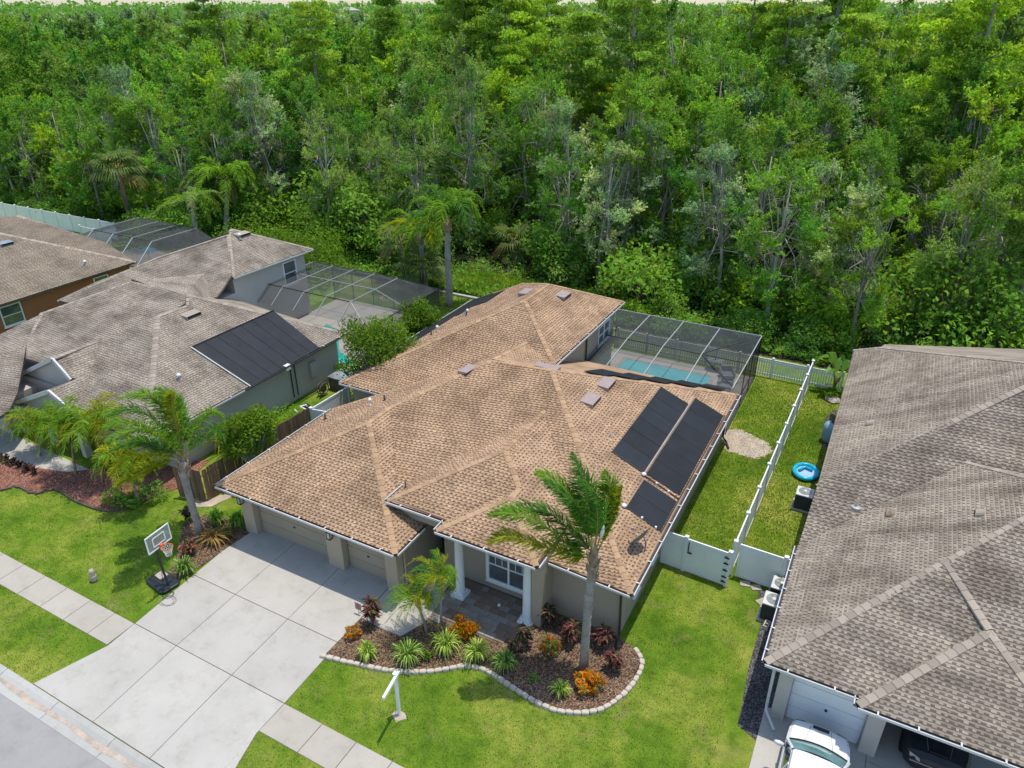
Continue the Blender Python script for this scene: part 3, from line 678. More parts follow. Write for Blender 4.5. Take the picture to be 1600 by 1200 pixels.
# porch: beam, columns, window, door
MB().box(-12.75, -8.98, 18.58, 18.98, 3.12, 3.5).build('porch_beam', 'white_paint', H1)
MB().box(-12.75, -12.4, 18.98, 19.74, 3.12, 3.49).build('porch_beam', 'white_paint', H1)
for x in (-12.42, -9.36):
    c_ = MB(); c_.lathe((x, 18.80, 0), [(.20, .26), (.205, .30), (.19, .34), (.185, 1.0), (.178, 2.0), (.165, 2.94), (.185, 2.96), (.185, 3.03), (.21, 3.12)], 24)
    co = c_.build('column', 'white_paint', H1, smooth=True); MB().box(x - .30, x + .30, 18.50, 19.10, .02, .16).build('plinth', 'white_paint', co, bevel=.01)
    MB().box(x - .23, x + .23, 18.57, 19.03, .16, .27).build('base', 'white_paint', co, bevel=.02)
MB().box(-13.75, -13.0, 19.75, 21.0, 0, 2.95).build('entry_wall', 'stucco', H1)
MB().box(-9.15, -8.75, 18.72, 19.75, -.05, 3.4).build('porch_return', 'stucco', H1)
MB().box(-11.72, -9.55, 19.68, 19.75, .38, 2.5).build('window_surround', 'white_paint', H1)
wf = window(H1, (-11.55, 19.68, .62), (1, 0, 0), 1.82, 1.60, 2, 2, .08, (3, 2))
MB().box(-11.53, -9.75, 19.676, 19.679, .66, 2.2).build('blind', 'blind_white', wf)
dr = MB().box(-14.68, -13.76, 20.94, 21.0, .03, 2.12).build('front_door', 'door_red', H1)
for z0 in (.25, 1.0):
    MB().box(-14.52, -13.92, 20.90, 20.945, z0, z0 + (.6 if z0 < .5 else .95)).build('door_light' if z0 > .5 else 'door_panel', 'window_glass' if z0 > .5 else 'door_red', dr)
MB().box(-14.56, -13.88, 20.915, 20.942, .96, 1.99).build('light_trim', 'white_paint', dr)
MB().box(-13.86, -13.80, 20.86, 20.94, 1.0, 1.06).build('door_handle', 'bronze', dr)
MB().box(-14.0, -13.4, 20.0, 20.85, 2.13, 2.2).build('porch_soffit', 'white_paint', H1)
ds = MB(); ds.tube([(-13.0, 18.9, 3.45), (-13.05, 19.6, 3.1), (-13.05, 19.68, 2.6), (-13.05, 19.68, .2)], .045, 8); ds.build('downspout', 'stucco_trim', H1)
MB().tube([(-14.62, 17.3, 2.6), (-14.6, 18.0, 2.4), (-14.62, 18.12, 2.2), (-14.62, 18.12, .2)], .045, 8).build('downspout', 'stucco_trim', H1)
MB().tube([(-5.95, 19.66, 2.55), (-5.87, 19.66, .25), (-5.84, 19.45, .12), (-5.75, 19.05, .09)], .05, 8).build('downspout', 'brown_pipe', H1)
MB().tube([(-5.4, 35.9, 2.6), (-5.85, 35.75, 2.3), (-5.86, 35.7, .3), (-5.6, 35.5, .15), (-5.35, 35.0, .08)], .05, 8).build('downspout', 'brown_pipe', H1)
MB().tube([(-14.15, 36.75, 4.55), (-14.58, 36.7, 4.2), (-14.58, 36.7, 2.0), (-14.45, 36.6, 1.6)], .05, 8).build('downspout', 'brown_pipe', H1)
window(H1, (-14.65, 38.72, 2.72), (0, 1, 0), 1.75, 1.12, 2, 2, .07, (0, 0))
MB().box(-14.64, -14.2, 37.0, 41.2, 2.28, 2.42).build('ledge', 'bronze', H1)
for yy in (21.2, 23.4): window(H1, (-5.92, yy, .9), (0, 1, 0), .55, 1.1, 1, 2, .07)
# solar pool-heating mats on the right-hand slope
def rz_(x): return 2.75 + .4135 * (-5.47 - x)
def mat_panel(parent, x0, x1, y0, y1, zf, nm='solar_panel', lift=.05):
    m_ = MB(); q = [(x0, y0, zf(x0, y0) + lift), (x1, y0, zf(x1, y0) + lift), (x1, y1, zf(x1, y1) + lift), (x0, y1, zf(x0, y1) + lift)]; lo = [(a, b, c_ - .03) for a, b, c_ in q]
    m_.face(q); m_.face(lo[::-1])
    for i in range(4): m_.face([q[i], lo[i], lo[(i + 1) % 4], q[(i + 1) % 4]])
    return m_.build(nm, 'solar', parent)
zR = lambda x, y: rz_(x)
for k in range(6): mat_panel(H1, -8.76, -7.27, 25.72 + k * 1.145, 25.72 + (k + 1) * 1.145 - .025, zR)
for k in range(6): mat_panel(H1, -7.15, -5.62, 25.72 + k * 1.29, 25.72 + (k + 1) * 1.29 - .012, zR)
for k in range(2): mat_panel(H1, -7.10, -5.60, 23.12 + k * 1.09, 23.12 + (k + 1) * 1.09 - .015, zR)
hp = MB(); hp.tube([(-7.21, 25.6, rz_(-7.21) + .07), (-7.21, 33.4, rz_(-7.21) + .07)], .03, 8).build('header_pipe', 'flash_metal', H1)
for (ya, yb, x) in ((25.5, 25.5, 0),):
    MB().tube([(-7.25, 25.52, rz_(-7.25) + .06), (-5.55, 25.48, rz_(-5.55) + .06)], .035, 8).build('header_pipe', 'black_metal', H1)
    MB().tube([(-8.78, 25.68, rz_(-8.78) + .05), (-7.2, 25.66, rz_(-7.2) + .05)], .03, 8).build('header_pipe', 'black_metal', H1)
    MB().tube([(-7.12, 23.08, rz_(-7.1) + .05), (-5.55, 23.06, rz_(-5.55) + .05)], .03, 8).build('header_pipe', 'black_metal', H1)
MB().tube([(-5.56, 23.0, rz_(-5.56) + .07), (-5.56, 33.5, rz_(-5.56) + .07)], .025, 8).build('header_pipe', 'bronze', H1)
for x, y in ((-7.2, 25.53), (-7.18, 23.05)): MB().lathe((x, y, rz_(x) + .02), [(.05, 0), (.10, .06), (.10, .12), (.05, .16)], 12).build('valve_cap', 'pvc', H1, smooth=True)
for x, y in ((-6.6, 25.5), (-6.05, 25.49), (-6.4, 23.06), (-5.8, 23.05)): MB().box(x - .035, x + .035, y - .04, y + .04, rz_(x) + .05, rz_(x) + .13).build('pipe_clip', 'pvc', H1)
# mats on the rear slopes
aB, bB, cB = fit(hidden[0]); zB = lambda x, y: aB + bB * x + cB * y
for k in range(5):
    xa = -12.3 + k * 1.2; ya = 28.49 + 1.026 * (xa + 1.2 + 13.05) + .25; mat_panel(H1, xa, xa + 1.18, ya, ya + 2.6 - .2 * k, zB, lift=.10)
zL = lambda x, y: 2.75 + .4766 * (x + 25.4)
for k in range(10): mat_panel(H1, -25.35, -24.0 + (.35 if k > 5 else 0), 30.2 + k * 1.13, 30.2 + (k + 1) * 1.13 - .015, zL, lift=.08)
for k in range(2): mat_panel(H1, -23.6, -22.5, 38.6 + k * 1.3, 38.6 + (k + 1) * 1.3 - .02, zL, lift=.08)
def lowvent(parent, p, ux, w, l, mat='vent_metal', tilt=.3):       # slant-back roof vent; p: upper end, ux: downhill unit in plan
    ux = Vector((*ux, 0)).normalized(); s_ = Vector((-ux.y, ux.x, 0)); p = Vector(p); dn = Vector((0, 0, -tilt * l))
    a = p + s_ * w / 2; b = p - s_ * w / 2; c_ = b + ux * l + Vector((0, 0, -.42 * l + .20)); d = a + ux * l + Vector((0, 0, -.42 * l + .20)); g_ = Vector((0, 0, -.2))
    m_ = MB(); m_.face([a, b, c_, d]); m_.face([d, c_, c_ + g_, d + g_]); m_.face([b, b + g_ * .2, c_ + g_, c_]); m_.face([a, d, d + g_, a + g_ * .2]); o = m_.build('roof_vent', mat, parent)
    k_ = MB(); k_.face([d + ux * .004 - s_ * .05, c_ + ux * .004 + s_ * .05, c_ + ux * .004 + s_ * .05 + g_ * .8, d + ux * .004 - s_ * .05 + g_ * .8]); k_.build('vent_slot', 'black_metal', o); return o
for px, py in ((938, 595), (914, 620)):
    d = ray(px, py); n_ = Vector((.4135, 0, 1)); t_ = (2.75 - .4135 * 5.47 - n_.z * CAM_H) / n_.dot(d); p = Vector((0, 0, CAM_H)) + d * t_
    lowvent(H1, p + Vector((0, 0, .03)), (1, 0), 1.05, .62)
p = Vector(T2) + Vector((.8, -.2, 0)); p.z = 6.4 - .475 * .8 + .03; lowvent(H1, p, (1, 0), 1.0, .6)
p = Vector((-18.6, 37.2, 6.4 - .475 * .8 + .05)); lowvent(H1, p, (-1, 0), 1.0, .6)
lowvent(H1, (-16.6, 27.0, zB(-16.1, 28.03) - .25), (-1, .1), .9, .55)
lowvent(H1, (-13.6, 28.95, zB(-13.6, 28.95) + .04), (0, 1), 1.2, .5)
def pipe(parent, p, h=.3, r=.04, mat='flash_metal', cap=False):
    m_ = MB(); m_.lathe(p, [(r * 2.4, -.05), (r * 2.2, .03), (r, .08), (r, h)], 10); o = m_.build('vent_pipe', mat, parent, smooth=True)
    if cap: MB().lathe((p[0], p[1], p[2] + h), [(r * 1.9, -.02), (r * 2.1, .04), (r * 1.2, .12)], 12).build('pipe_cap', 'pvc', o, smooth=True)
zLm = lambda x, y: 2.75 + .41 * (x + 23.8)
for x, y, cpd in ((-23.0, 23.3, False), (-20.2, 24.6, False), (-20.8, 24.2, True)): pipe(H1, (x, y, zLm(x, y)), .32, .045, 'bronze' if not cpd else 'pvc', cpd)
for y, cpd in ((33.6, True), (33.1, False), (36.1, True), (36.0, False)): pipe(H1, (-23.2 + (y - 33) * .25, y, zL(-23.2 + (y - 33) * .25, y)), .3, .045, 'bronze' if not cpd else 'pvc', cpd)
pipe(H1, (-15.5, 19.7, 3.72), .35, .03, 'bronze'); pipe(H1, (-9.2, 26.6, rz_(-9.2)), .22, .04)
# satellite dish by the right eave
q = Vector((-5.75, 21.55, 2.9)); dish = thing('satellite_dish', 'grey satellite dish on a mast at the right eave of the brown roof', 'satellite dish', tuple(q))
MB().tube([q, q + Vector((.02, 0, .45)), q + Vector((-.05, -.05, .6))], .03, 8).build('mast', 'grey_plastic', dish)
m_ = MB(); ax = Vector((-.80, .25, .55)).normalized(); xx_ = ax.orthogonal().normalized(); yy_ = ax.cross(xx_); c0 = q + Vector((-.15, -.12, .62)); rings = []
for k in range(5):
    r_ = .50 * k / 4; rings.append([c0 + ax * (r_ * r_ * .55) + (xx_ * math.cos(a) * 1.0 + yy_ * math.sin(a) * .9) * r_ for a in [2 * math.pi * j / 20 for j in range(20)]])
for k in range(4):
    for j in range(20): m_.face([rings[k][j], rings[k][(j + 1) % 20], rings[k + 1][(j + 1) % 20], rings[k + 1][j]])
m_.build('reflector', 'grey_plastic', dish, smooth=True)
MB().tube([c0 - Vector((0, 0, .3)), c0 + ax * .25 - Vector((0, 0, .25)), c0 + ax * .48], .014, 6).build('feed_arm', 'flash_metal', dish)
MB().box(-.05, .05, -.05, .05, -.05, .05).build('receiver', 'vent_metal', dish).location = c0 + ax * .5
# ------------------------------------------------------------------ the house on the right
def RP(x, y, pl):                                        # photo point on a roof slope z = a + bX + cY
    a, b, c = pl; d = ray(x, y); n = Vector((-b, -c, 1)); t = (a - CAM_H) / n.dot(d); return tuple(Vector((0, 0, CAM_H)) + d * t)
k = .54
pL = (E + k * .62, k, 0); pD = (E - k * 24.85, 0, k); pF = (E - k * 18.46, 0, k)
C0 = (-.62, 18.46, E); V0 = (-.62, 24.85, E)
K0 = RP(1277, 760, pD); pR = (K0[2] - k * K0[0], k, 0)
V1 = RP(1510, 722, pL); W1 = RP(1640, 755, pL); H1e = RP(1700, 757, pL); HA = (3.92, 23.0, E + k * 4.54)
TA = RP(1667, 573, pR); B1 = RP(1334, 547, pR); B2 = RP(1375, 543, pR)
H2 = thing('house', 'house with weathered grey-brown roof and white garage door at the right edge', 'house', (4, 27, 0))
pl2 = [[C0, V0, V1, W1, H1e], [K0, V0, V1, RP(1640, 790, pD), RP(1800, 700, pD), TA], [K0, B1, B2, TA],
       [C0, (2.17, 18.46, E), (12, 18.46, E), (12, 31.08, E + k * 12.62)], [(2.17, 18.1, E), (8.39, 18.1, E), (5.28, 21.21, E + k * 3.11)], [(2.17, 18.1, E), (5.28, 21.21, E + k * 3.11), (5.28, 21.5, E + k * 3.11), (2.17, 18.46, E)]]
hid2 = [[B2, TA, (9, 50, 3), (1, 46.5, 3)], [V1, W1, (12, 33, 5), (6, 31, 4.0)], [W1, H1e, (12, 31, 8), (14, 33, 5)], [(8.39, 18.1, E), (5.28, 21.21, E + k * 3.11), (5.28, 21.5, E + k * 3.11), (8.39, 18.5, E)]]
rf = roof(H2, pl2, hid2, 'shingle_grey', pick=300, wr=(.07, .16), gaps={0: (.035, .08), 1: (.09, .20), 2: (.035, .08), 3: (.08, .18), 4: (.08, .18)})
caps(rf, 'cap_grey', [(C0, H1e), (K0, TA), (V1, W1), ((2.17, 18.1, E), (5.28, 21.21, E + k * 3.11)), ((8.39, 18.1, E), (5.28, 21.21, E + k * 3.11)), (HA, (5.28, 21.3, E + k * 3.11)), (B2, TA), (B1, B2)], w=.135, l=.30)
gutters(H2, [[(-.62, 24.8, E), C0, (2.17, 18.46, E)], [(2.17, 18.46, E), (2.17, 18.1, E), (12, 18.1, E)]], 'gutter_grey', 1.0)
wall(H2, -.12, 2.75, 19.35, 30, 2.6, 'stucco_pale'); wall(H2, -.12, 8, 30, 44, 2.6, 'stucco_pale'); wall(H2, 2.75, 10, 25, 30, 2.6, 'stucco_pale')
wall(H2, -.14, .5, 27.8, 42, K0[2] - .15, 'stucco_pale', name='raised_wall')
for xa, xb in ((-.13, .30), (2.62, 3.12)): MB().box(xa, xb, 18.85, 19.35, -.05, 2.62).build('pilaster', 'stucco_pale', H2, bevel=.015); MB().box(xa - .03, xb + .03, 18.82, 18.86, 2.38, 2.62).build('pilaster_cap', 'white_paint', H2)
wall(H2, 3.12, 10, 18.9, 19.2, 2.62, 'stucco_pale', z0=2.3, name='lintel'); wall(H2, 2.62, 2.8, 19.35, 25, 2.6, 'stucco_pale')
dd = MB().box(.30, 2.62, 19.12, 19.2, 0, 2.4).build('garage_door', 'garage_door_white', H2)
for q in range(4): MB().box(.33, 2.59, 19.09, 19.125, .03 + q * .59, .03 + q * .59 + .57).build('door_section', 'garage_door_white', dd, bevel=.008)
MB().box(1.42, 1.50, 19.05, 19.1, .95, 1.03).build('handle', 'black_metal', dd)
MB().tube([(-.55, 18.6, 2.6), (-.32, 18.85, 2.3), (-.30, 18.85, .5), (-.28, 18.75, .35), (.1, 18.3, .1)], .05, 8).build('downspout', 'gutter_grey', H2)
MB().box(2.76, 2.96, 18.80, 18.85, 1.85, 2.2).build('number_plate', 'black_metal', H2); MB().lathe((2.86, 18.79, 1.98), [(.05, 0), (.05, .12)], 10).build('lamp', 'lamp_glass', H2)
def turtle(parent, p, uphill, mat='vent_metal'):          # hooded exhaust vent
    p = Vector(p); m_ = MB(); r_ = .17
    pts = [(math.cos(a), math.sin(a)) for a in np.linspace(0, math.pi, 9)]; y_ = Vector((0, 0, 1)); x_ = Vector((*uphill, 0)).normalized(); s_ = Vector((-x_.y, x_.x, 0))
    A = [p + s_ * (c_ * r_) + y_ * (h_ * r_ * 1.1) for c_, h_ in pts]; B_ = [q - x_ * .26 - y_ * .12 for q in A]
    for i in range(8): m_.face([A[i], A[i + 1], B_[i + 1], B_[i]])
    m_.face(A); o = m_.build('exhaust_vent', mat, parent, smooth=False); MB().face([q + x_ * .01 for q in B_][::-1]).build('vent_mouth', 'black_metal', o)
pa = RP(1364, 662, pR); turtle(H2, pa, (1, 0), 'cap_grey')
pa = RP(1537, 803, pL); turtle(H2, pa, (1, 0), 'cap_grey')
pa = RP(1396, 804, pL); turtle(H2, pa, (1, 0), 'palm_boot')
pa = RP(1338, 792, pD); pipe(H2, pa, .42, .06, 'cap_grey'); MB().lathe((pa[0], pa[1], pa[2] + .02), [(.24, -.1), (.22, .02), (.1, .06)], 12).build('flashing', 'flash_metal', H2)

# ------------------------------------------------------------------ the house on the left
H3 = thing('house', 'house with stained taupe roof, black solar mat and pale walls left of the brown roof', 'house', (-39, 27, 0))
k3 = .42
pRt = (E - k3 * 29.54, -k3, 0)
A3 = RP(291, 460, pRt); B3 = RP(291, 478, pRt); D3 = RP(246, 494, pRt); FC = (-29.54, 18.0, E); BC = (-29.54, 32.8, E)
RL3 = (-42.0, 27.4, 5.85); HL = (-44.2, 22.4, 4.45); VL = (-38.5, 22.5, 4.55)
UA, UB = (-42.6, 36.45, 6.92), (-42.2, 35.75, 6.74); U1, U2 = (-38.35, 39.95, 5.1), (-38.65, 32.4, 5.1)
pW = (6.74 - .42 * 35.75, 0, .42); WL = [RP(245, 403, pW), RP(150, 441, pW), RP(90, 470, pW)]
pMF = (5.85 - .28 * 27.4, 0, .28); MX = [RP(x_, y_, pMF) for x_, y_ in ((42, 541), (-60, 580), (-60, 556), (0, 522), (66, 489))]; pLW = (MX[0][2] - .42 * MX[0][1], 0, .42); SPt = (-40.8, 31.9, 5.12)
gk = lambda x, y, Y: tuple(GY(x, y, Y))
g1p, g1l, g1r = gk(82, 560, 19.6), gk(33, 584, 19.6), gk(111, 593, 19.6)
g2p, g2l, g2r = gk(77, 611, 18.2), gk(24, 629, 18.2), gk(119, 647, 18.2)
def back(p, Y, dz=0.0): return (p[0], Y, p[2] + dz)
pl3 = [[BC, A3, B3, D3, FC], [D3, FC, (-34.9, 18.0, E), VL], [RL3, A3, B3, D3, VL, (-38.3, 19.75, 3.71), (-41.6, 19.75, 3.71), MX[0], MX[1], MX[2], MX[3], MX[4]],
       [g1p, g1r, (g1r[0] + 1.2, 20.6, g1r[2] - .55), VL, back(g1p, 22.2)], [g1p, g1l, back(g1l, 21.0), back(g1p, 22.2)],
       [g2p, g2r, back(g2r, 20.2), back(g2p, 20.2)], [g2p, g2l, back(g2l, 20.2), back(g2p, 20.2)],
       [MX[0], MX[1], RP(-60, 690, pLW), RP(14, 640, pLW), RP(27, 612, pLW)], [RL3, MX[4], (MX[4][0] - .6, MX[4][1] + .6, MX[4][2] - .3), (-47.0, 27.5, 3.7)], [RL3, SPt, A3],
       [U1, UA, UB, U2], [UB, U2, RP(339, 463, pW), RL3[:2] + (3.3,), WL[2], WL[1], WL[0]]]
sad3 = [[SPt, A3, (-37.6, 29.8, 3.9)]]
hid3 = [[BC, A3, RL3, (-42, 33, 3.5), (-34, 32.8, E)], [UA, U1, (-46.8, 40, 5.1)], [UA, UB, WL[0], (-46.8, 40, 5.1)]]
rf = roof(H3, pl3, hid3 + sad3, 'shingle_taupe')
caps(rf, 'cap_taupe', [(BC, A3), (A3, B3), (B3, D3), (D3, FC), (A3, RL3), (RL3, MX[4]), (MX[0], MX[1]), (MX[0], MX[4]), (g1p, back(g1p, 22.2)), (UB, U2), (UA, UB), (UA, U1), (UB, WL[0]), (WL[0], WL[2]), (RL3, SPt)], w=.15)
gutters(H3, [[FC, BC], [U2, U1]], 'gutter_grey', 1.4)
wall(H3, -46, -30.0, 19.6, 32.3, 2.6, 'stucco_pale'); wall(H3, -45.5, -38.9, 30.5, 39.5, 3.9, 'stucco_pale'); wall(H3, -43, -38.895, 32.6, 39.5, 4.95, 'stucco_pale', z0=3.4, name='upper_wall'); wall(H3, -52, -41.2, 17.6, 20.5, 2.2, 'stucco_pale')
window(H3, (-38.9, 37.3, 3.0), (0, 1, 0), 1.15, 1.6, 1, 2, .08)
# nested entry gables
def gable(parent, p, l, r, mat='stucco_pale'):
    m_ = MB(); y = p[1] + .12; b = min(l[2], r[2]); m_.face([(l[0], y, b - .02), (r[0], y, b - .02), (p[0], y, p[2] - .08)]); m_.build('gable_wall', mat, parent)
    for q in (l, r): MB().bar((p[0], p[1] - .03, p[2] - .02), (q[0], q[1] - .03, q[2] - .02), .10, .22).build('bargeboard', 'gutter_white', parent)
gable(H3, g1p, g1l, g1r); gable(H3, g2p, g2l, g2r)
MB().bar((g2l[0], 18.2, g2l[2] - .15), (g2r[0], 18.2, g2l[2] - .15), .3, .3).build('entry_beam', 'gutter_white', H3)
for x in (g2l[0] + .15, (g2l[0] + g2r[0]) / 2, g2r[0] - .15): MB().box(x - .17, x + .17, 18.05, 18.39, -.05, g2l[2] - .3).build('entry_column', 'stucco_pale', H3)
# solar mat on the right slope
zR3 = lambda x, y: E + k3 * (-29.54 - x)
s4 = [RP(x_, y_, pRt) for x_, y_ in ((299, 545), (428, 487), (500, 545), (392, 606))]
for q in range(7):
    t0, t1 = q / 7, (q + 1) / 7 - .004; m_ = MB()
    P0 = [Vector(s4[0]).lerp(Vector(s4[1]), t) for t in (t0, t1)]; P1 = [Vector(s4[3]).lerp(Vector(s4[2]), t) for t in (t0, t1)]; up = Vector((0, 0, .08)); dn = Vector((0, 0, .03))
    Q = [P1[0] + up, P1[1] + up, P0[1] + up, P0[0] + up]; m_.face(Q); L_ = [v - dn for v in Q]
    for i in range(4): m_.face([Q[i], L_[i], L_[(i + 1) % 4], Q[(i + 1) % 4]])
    m_.build('solar_panel', 'solar', H3)
for a_, b_, mt in ((s4[0], s4[3], 'gutter_grey'), (s4[3], s4[2], 'black_metal'), (s4[0], s4[1], 'black_metal')): MB().tube([Vector(a_) + Vector((0, 0, .1)), Vector(b_) + Vector((0, 0, .1))], .04, 8).build('header_pipe', mt, H3)
MB().tube([Vector(BC) + Vector((.25, 0, .05)), (-29.25, 24.0, 2.82)], .05, 8).build('header_pipe', 'black_metal', H3)
for px, py in ((292, 488),): lowvent(H3, Vector(RP(px, py, pRt)) + Vector((0, 0, .04)), (1, 0), 1.05, .6, 'cap_taupe')
p = Vector(UA) + Vector((.55, .1, -.18)); lowvent(H3, p, (1, 0), 1.1, .6, 'cap_taupe')
for px, py in ((281, 594),): pipe(H3, RP(px, py, pRt), .28, .06, 'flash_metal', True)
pipe(H3, (-41.4, 36.0, 6.45), .3, .06, 'flash_metal', True); pipe(H3, RP(282, 545, pRt), .3, .04)
for y in (28.0, 28.35): MB().tube([(-29.92, y, 2.7), (-29.92, y, .3)], .035, 8).build('wall_pipe', 'bronze', H3)
MB().box(-29.98, -29.82, 29.6, 30.15, .9, 1.9).build('meter_cabinet', 'stucco_pale', H3, bevel=.02)
MB().box(-29.6, -29.35, 27.2, 27.55, 2.55, 2.85).build('junction_box', 'pvc', H3)
# far-left house with orange walls
H4 = thing('house', 'house with terracotta orange walls and tan roof at the left edge', 'house', (-62, 30, 0))
k4 = .42; pR4 = (E - k4 * 54.2, -k4, 0); F0 = (-54.2, 18.0, E); F1_ = (-54.2, 36.2, E); FA = RP(-150, 338, pR4)
F2 = RP(0, 364, pR4)
pl4 = [[F0, F1_, F2, (F2[0] - 2, F2[1] - 3, F2[2] + .84), (F2[0] - 2, 18.0, F2[2] + .84)]]
q0, q1, q2 = tuple(G(28, 337, 5.0)), tuple(G(166, 381, 3.35)), tuple(G(-60, 378, 3.9))
pl4 += [[q0, q1, tuple(G(207, 404, 2.75)), tuple(G(120, 402, 2.85)), tuple(G(0, 388, 3.6)), q2, tuple(G(-60, 344, 5.0))]]
rf = roof(H4, pl4, [[F1_, F2, (F2[0] - 2, F2[1] - 3, F2[2] + .84), (F2[0] - 2, 36.2, E)]], 'shingle_far')
caps(rf, 'cap_far', [(F1_, F2), (q0, q1)], w=.22)
wall(H4, -75, -54.65, 18.5, 35.8, 2.62, 'stucco_orange')
window(H4, (-54.65, 25.35, 1.0), (0, 1, 0), 1.35, 1.35, 1, 2, .08); window(H4, (-54.65, 32.6, 1.5), (0, 1, 0), 1.1, .8, 1, 2, .08)
pipe(H4, (-55.4, 32.7, E + k4 * 1.2), .3, .06, 'flash_metal', True); lowvent(H4, Vector(RP(4, 378, pR4)) + Vector((0, 0, .05)), (1, 0), 1.0, .6, 'mirror_grey')

# ------------------------------------------------------------------ screened pool cages
def cage(label, loc, bars, panels, fine=(), scr='screen', wallscr='screen_wall', frame='cage_white', w=.05):
    t = thing('pool_cage', label, 'pool enclosure', loc)
    for a, b in bars: MB().bar(a, b, w, w * 1.5).build('beam', frame, t)
    for a, b in fine: MB().bar(a, b, .045, .06).build('rail', 'bronze', t)
    for q, wl in panels: MB().face(q).build('screen_panel', wallscr if wl else scr, t)
    return t
XS = [-15.5, -13.18, -10.87, -8.5, -5.88]; ZT = 2.98; YB, YM, YF = 44.3, 39.9, 36.45; bars = []; pan = []; fine = []
for i, x in enumerate(XS):
    y1 = 41.5 if i == 0 else YM
    if 0 < i < 4: bars += [((x, YB, ZT), (x, YM, ZT)), ((x, YM, ZT), (x, YF, 2.62))]
    fine += [((x, YB, 0), (x, YB, ZT))]
    if i:
        a = XS[i - 1]; aw = a if i > 1 else -15.5
        if i == 1: pan += [([(a, 41.45, ZT), (x, 41.45, ZT), (x, YB, ZT), (a, YB, ZT)], 0), ([(-14.6, YM, ZT), (x, YM, ZT), (x, 41.45, ZT), (-14.6, 41.45, ZT)], 0), ([(-14.6, YF, 2.62), (x, YF, 2.62), (x, YM, ZT), (-14.6, YM, ZT)], 0)]
        else: pan += [([(a, YM, ZT), (x, YM, ZT), (x, YB, ZT), (a, YB, ZT)], 0), ([(a, YF, 2.62), (x, YF, 2.62), (x, YM, ZT), (a, YM, ZT)], 0)]
        pan += [([(a, YB, .05), (x, YB, .05), (x, YB, ZT), (a, YB, ZT)], 1)]
bars += [((-5.88, YB, ZT), (-5.88, YF, ZT - .05)), ((-15.5, YB, ZT), (-5.88, YB, ZT))]
fine += [((-14.6, YM, ZT), (-5.88, YM, ZT)), ((-8.5, YM + .1, ZT), (-5.9, YB - .05, ZT)), ((-8.5, YM, ZT), (-5.9, YF + .3, ZT - .1))]
for y0, y1 in ((YF, YM), (YM, 42.1), (42.1, YB)):
    for z0, z1 in ((.05, 1.0), (1.0, ZT - .02)): pan += [([(-5.88, y0, z0), (-5.88, y1, z0), (-5.88, y1, z1), (-5.88, y0, z1)], 1)]
    fine += [((-5.88, y1, 0), (-5.88, y1, ZT)), ((-5.88, y0, 1.0), (-5.88, y1, 1.0)), ((-5.88, y0, .05), (-5.88, y1, .05))]
cage('grey screened pool cage behind the brown roof, over a turquoise pool', (-10.5, 40.3, 0), bars, pan, fine)
def deck_pool(deckp, poolp, wmat, dn, pn, cop=.22, z=.035):
    MB().prism(deckp, -.04, z).build(dn, 'deck')['kind'] = 'structure'
    cx, cy = np.mean([p[0] for p in poolp]), np.mean([p[1] for p in poolp]); ro = [(cx + (x - cx) * (1 + cop / abs(x - cx + 1e-6)), cy + (y - cy) * (1 + cop / abs(y - cy + 1e-6))) for x, y in poolp]
    m_ = MB(); n = len(poolp)
    for i in range(n): a, b, c_, d = poolp[i], poolp[(i + 1) % n], ro[(i + 1) % n], ro[i]; m_.face([(*a, z + .03), (*b, z + .03), (*c_, z + .03), (*d, z + .03)]); m_.face([(*d, z + .03), (*c_, z + .03), (*c_, z), (*d, z)])
    m_.build('pool_coping', 'paver_stone')['kind'] = 'structure'
    MB().prism(poolp, z + .004, z + .018).build(pn, wmat)['kind'] = 'structure'
deck_pool([(-15.5, 36.3), (-5.9, 36.3), (-5.9, 44.3), (-15.5, 44.3)], [(-14.2, 39.2), (-8.35, 39.2), (-8.35, 43.1), (-14.2, 43.1)], 'pool_water', 'pool_deck', 'pool')
def lounge(p, a, label, col='grey_plastic', group=None):
    t = thing('lounge_chair', label, 'chair', tuple(p)); m_ = MB(); m_.box(-.35, .35, -.4, .4, .18, .42); m_.rot(0, (0, 0), a); m_.v = [(x + p[0], y + p[1], z) for x, y, z in m_.v]; m_.build('seat', col, t, bevel=.04)
    m_ = MB(); m_.box(-.35, .35, .3, .48, .42, .8); m_.box(-.45, -.35, -.4, .48, .18, .6); m_.box(.35, .45, -.4, .48, .18, .6); m_.rot(0, (0, 0), a); m_.v = [(x + p[0], y + p[1], z) for x, y, z in m_.v]; m_.build('backrest', col, t, bevel=.03)
    for sx in (-.3, .3):
        for sy in (-.33, .38): m_ = MB(); m_.box(sx - .03, sx + .03, sy - .03, sy + .03, 0.03, .2); m_.rot(0, (0, 0), a); m_.v = [(x + p[0], y + p[1], z) for x, y, z in m_.v]; m_.build('leg', 'black_metal', t)
lounge(G(1135, 592), .4, 'dark grey cushioned chair on the deck at the pool corner'); lounge(G(1132, 612), 1.6, 'pale patio chair in the front corner of the screened deck', 'mirror_grey')
m_ = MB(); p = G(1116, 577); m_.lathe((p.x, p.y, .04), [(.5, 0), (.5, .68), (.46, .72)], 20); tt = thing('patio_table', 'round glass patio table on the pool deck', 'table', tuple(p)); m_ = MB(); m_.lathe((p.x, p.y, .04), [(.25, 0), (.05, .05), (.04, .66), (.15, .68)], 12); m_.build('pedestal', 'bronze', tt); m_ = MB(); m_.lathe((p.x, p.y, .72), [(.52, 0), (.54, .015), (.52, .03)], 24); m_.build('table_top', 'mirror_grey', tt)
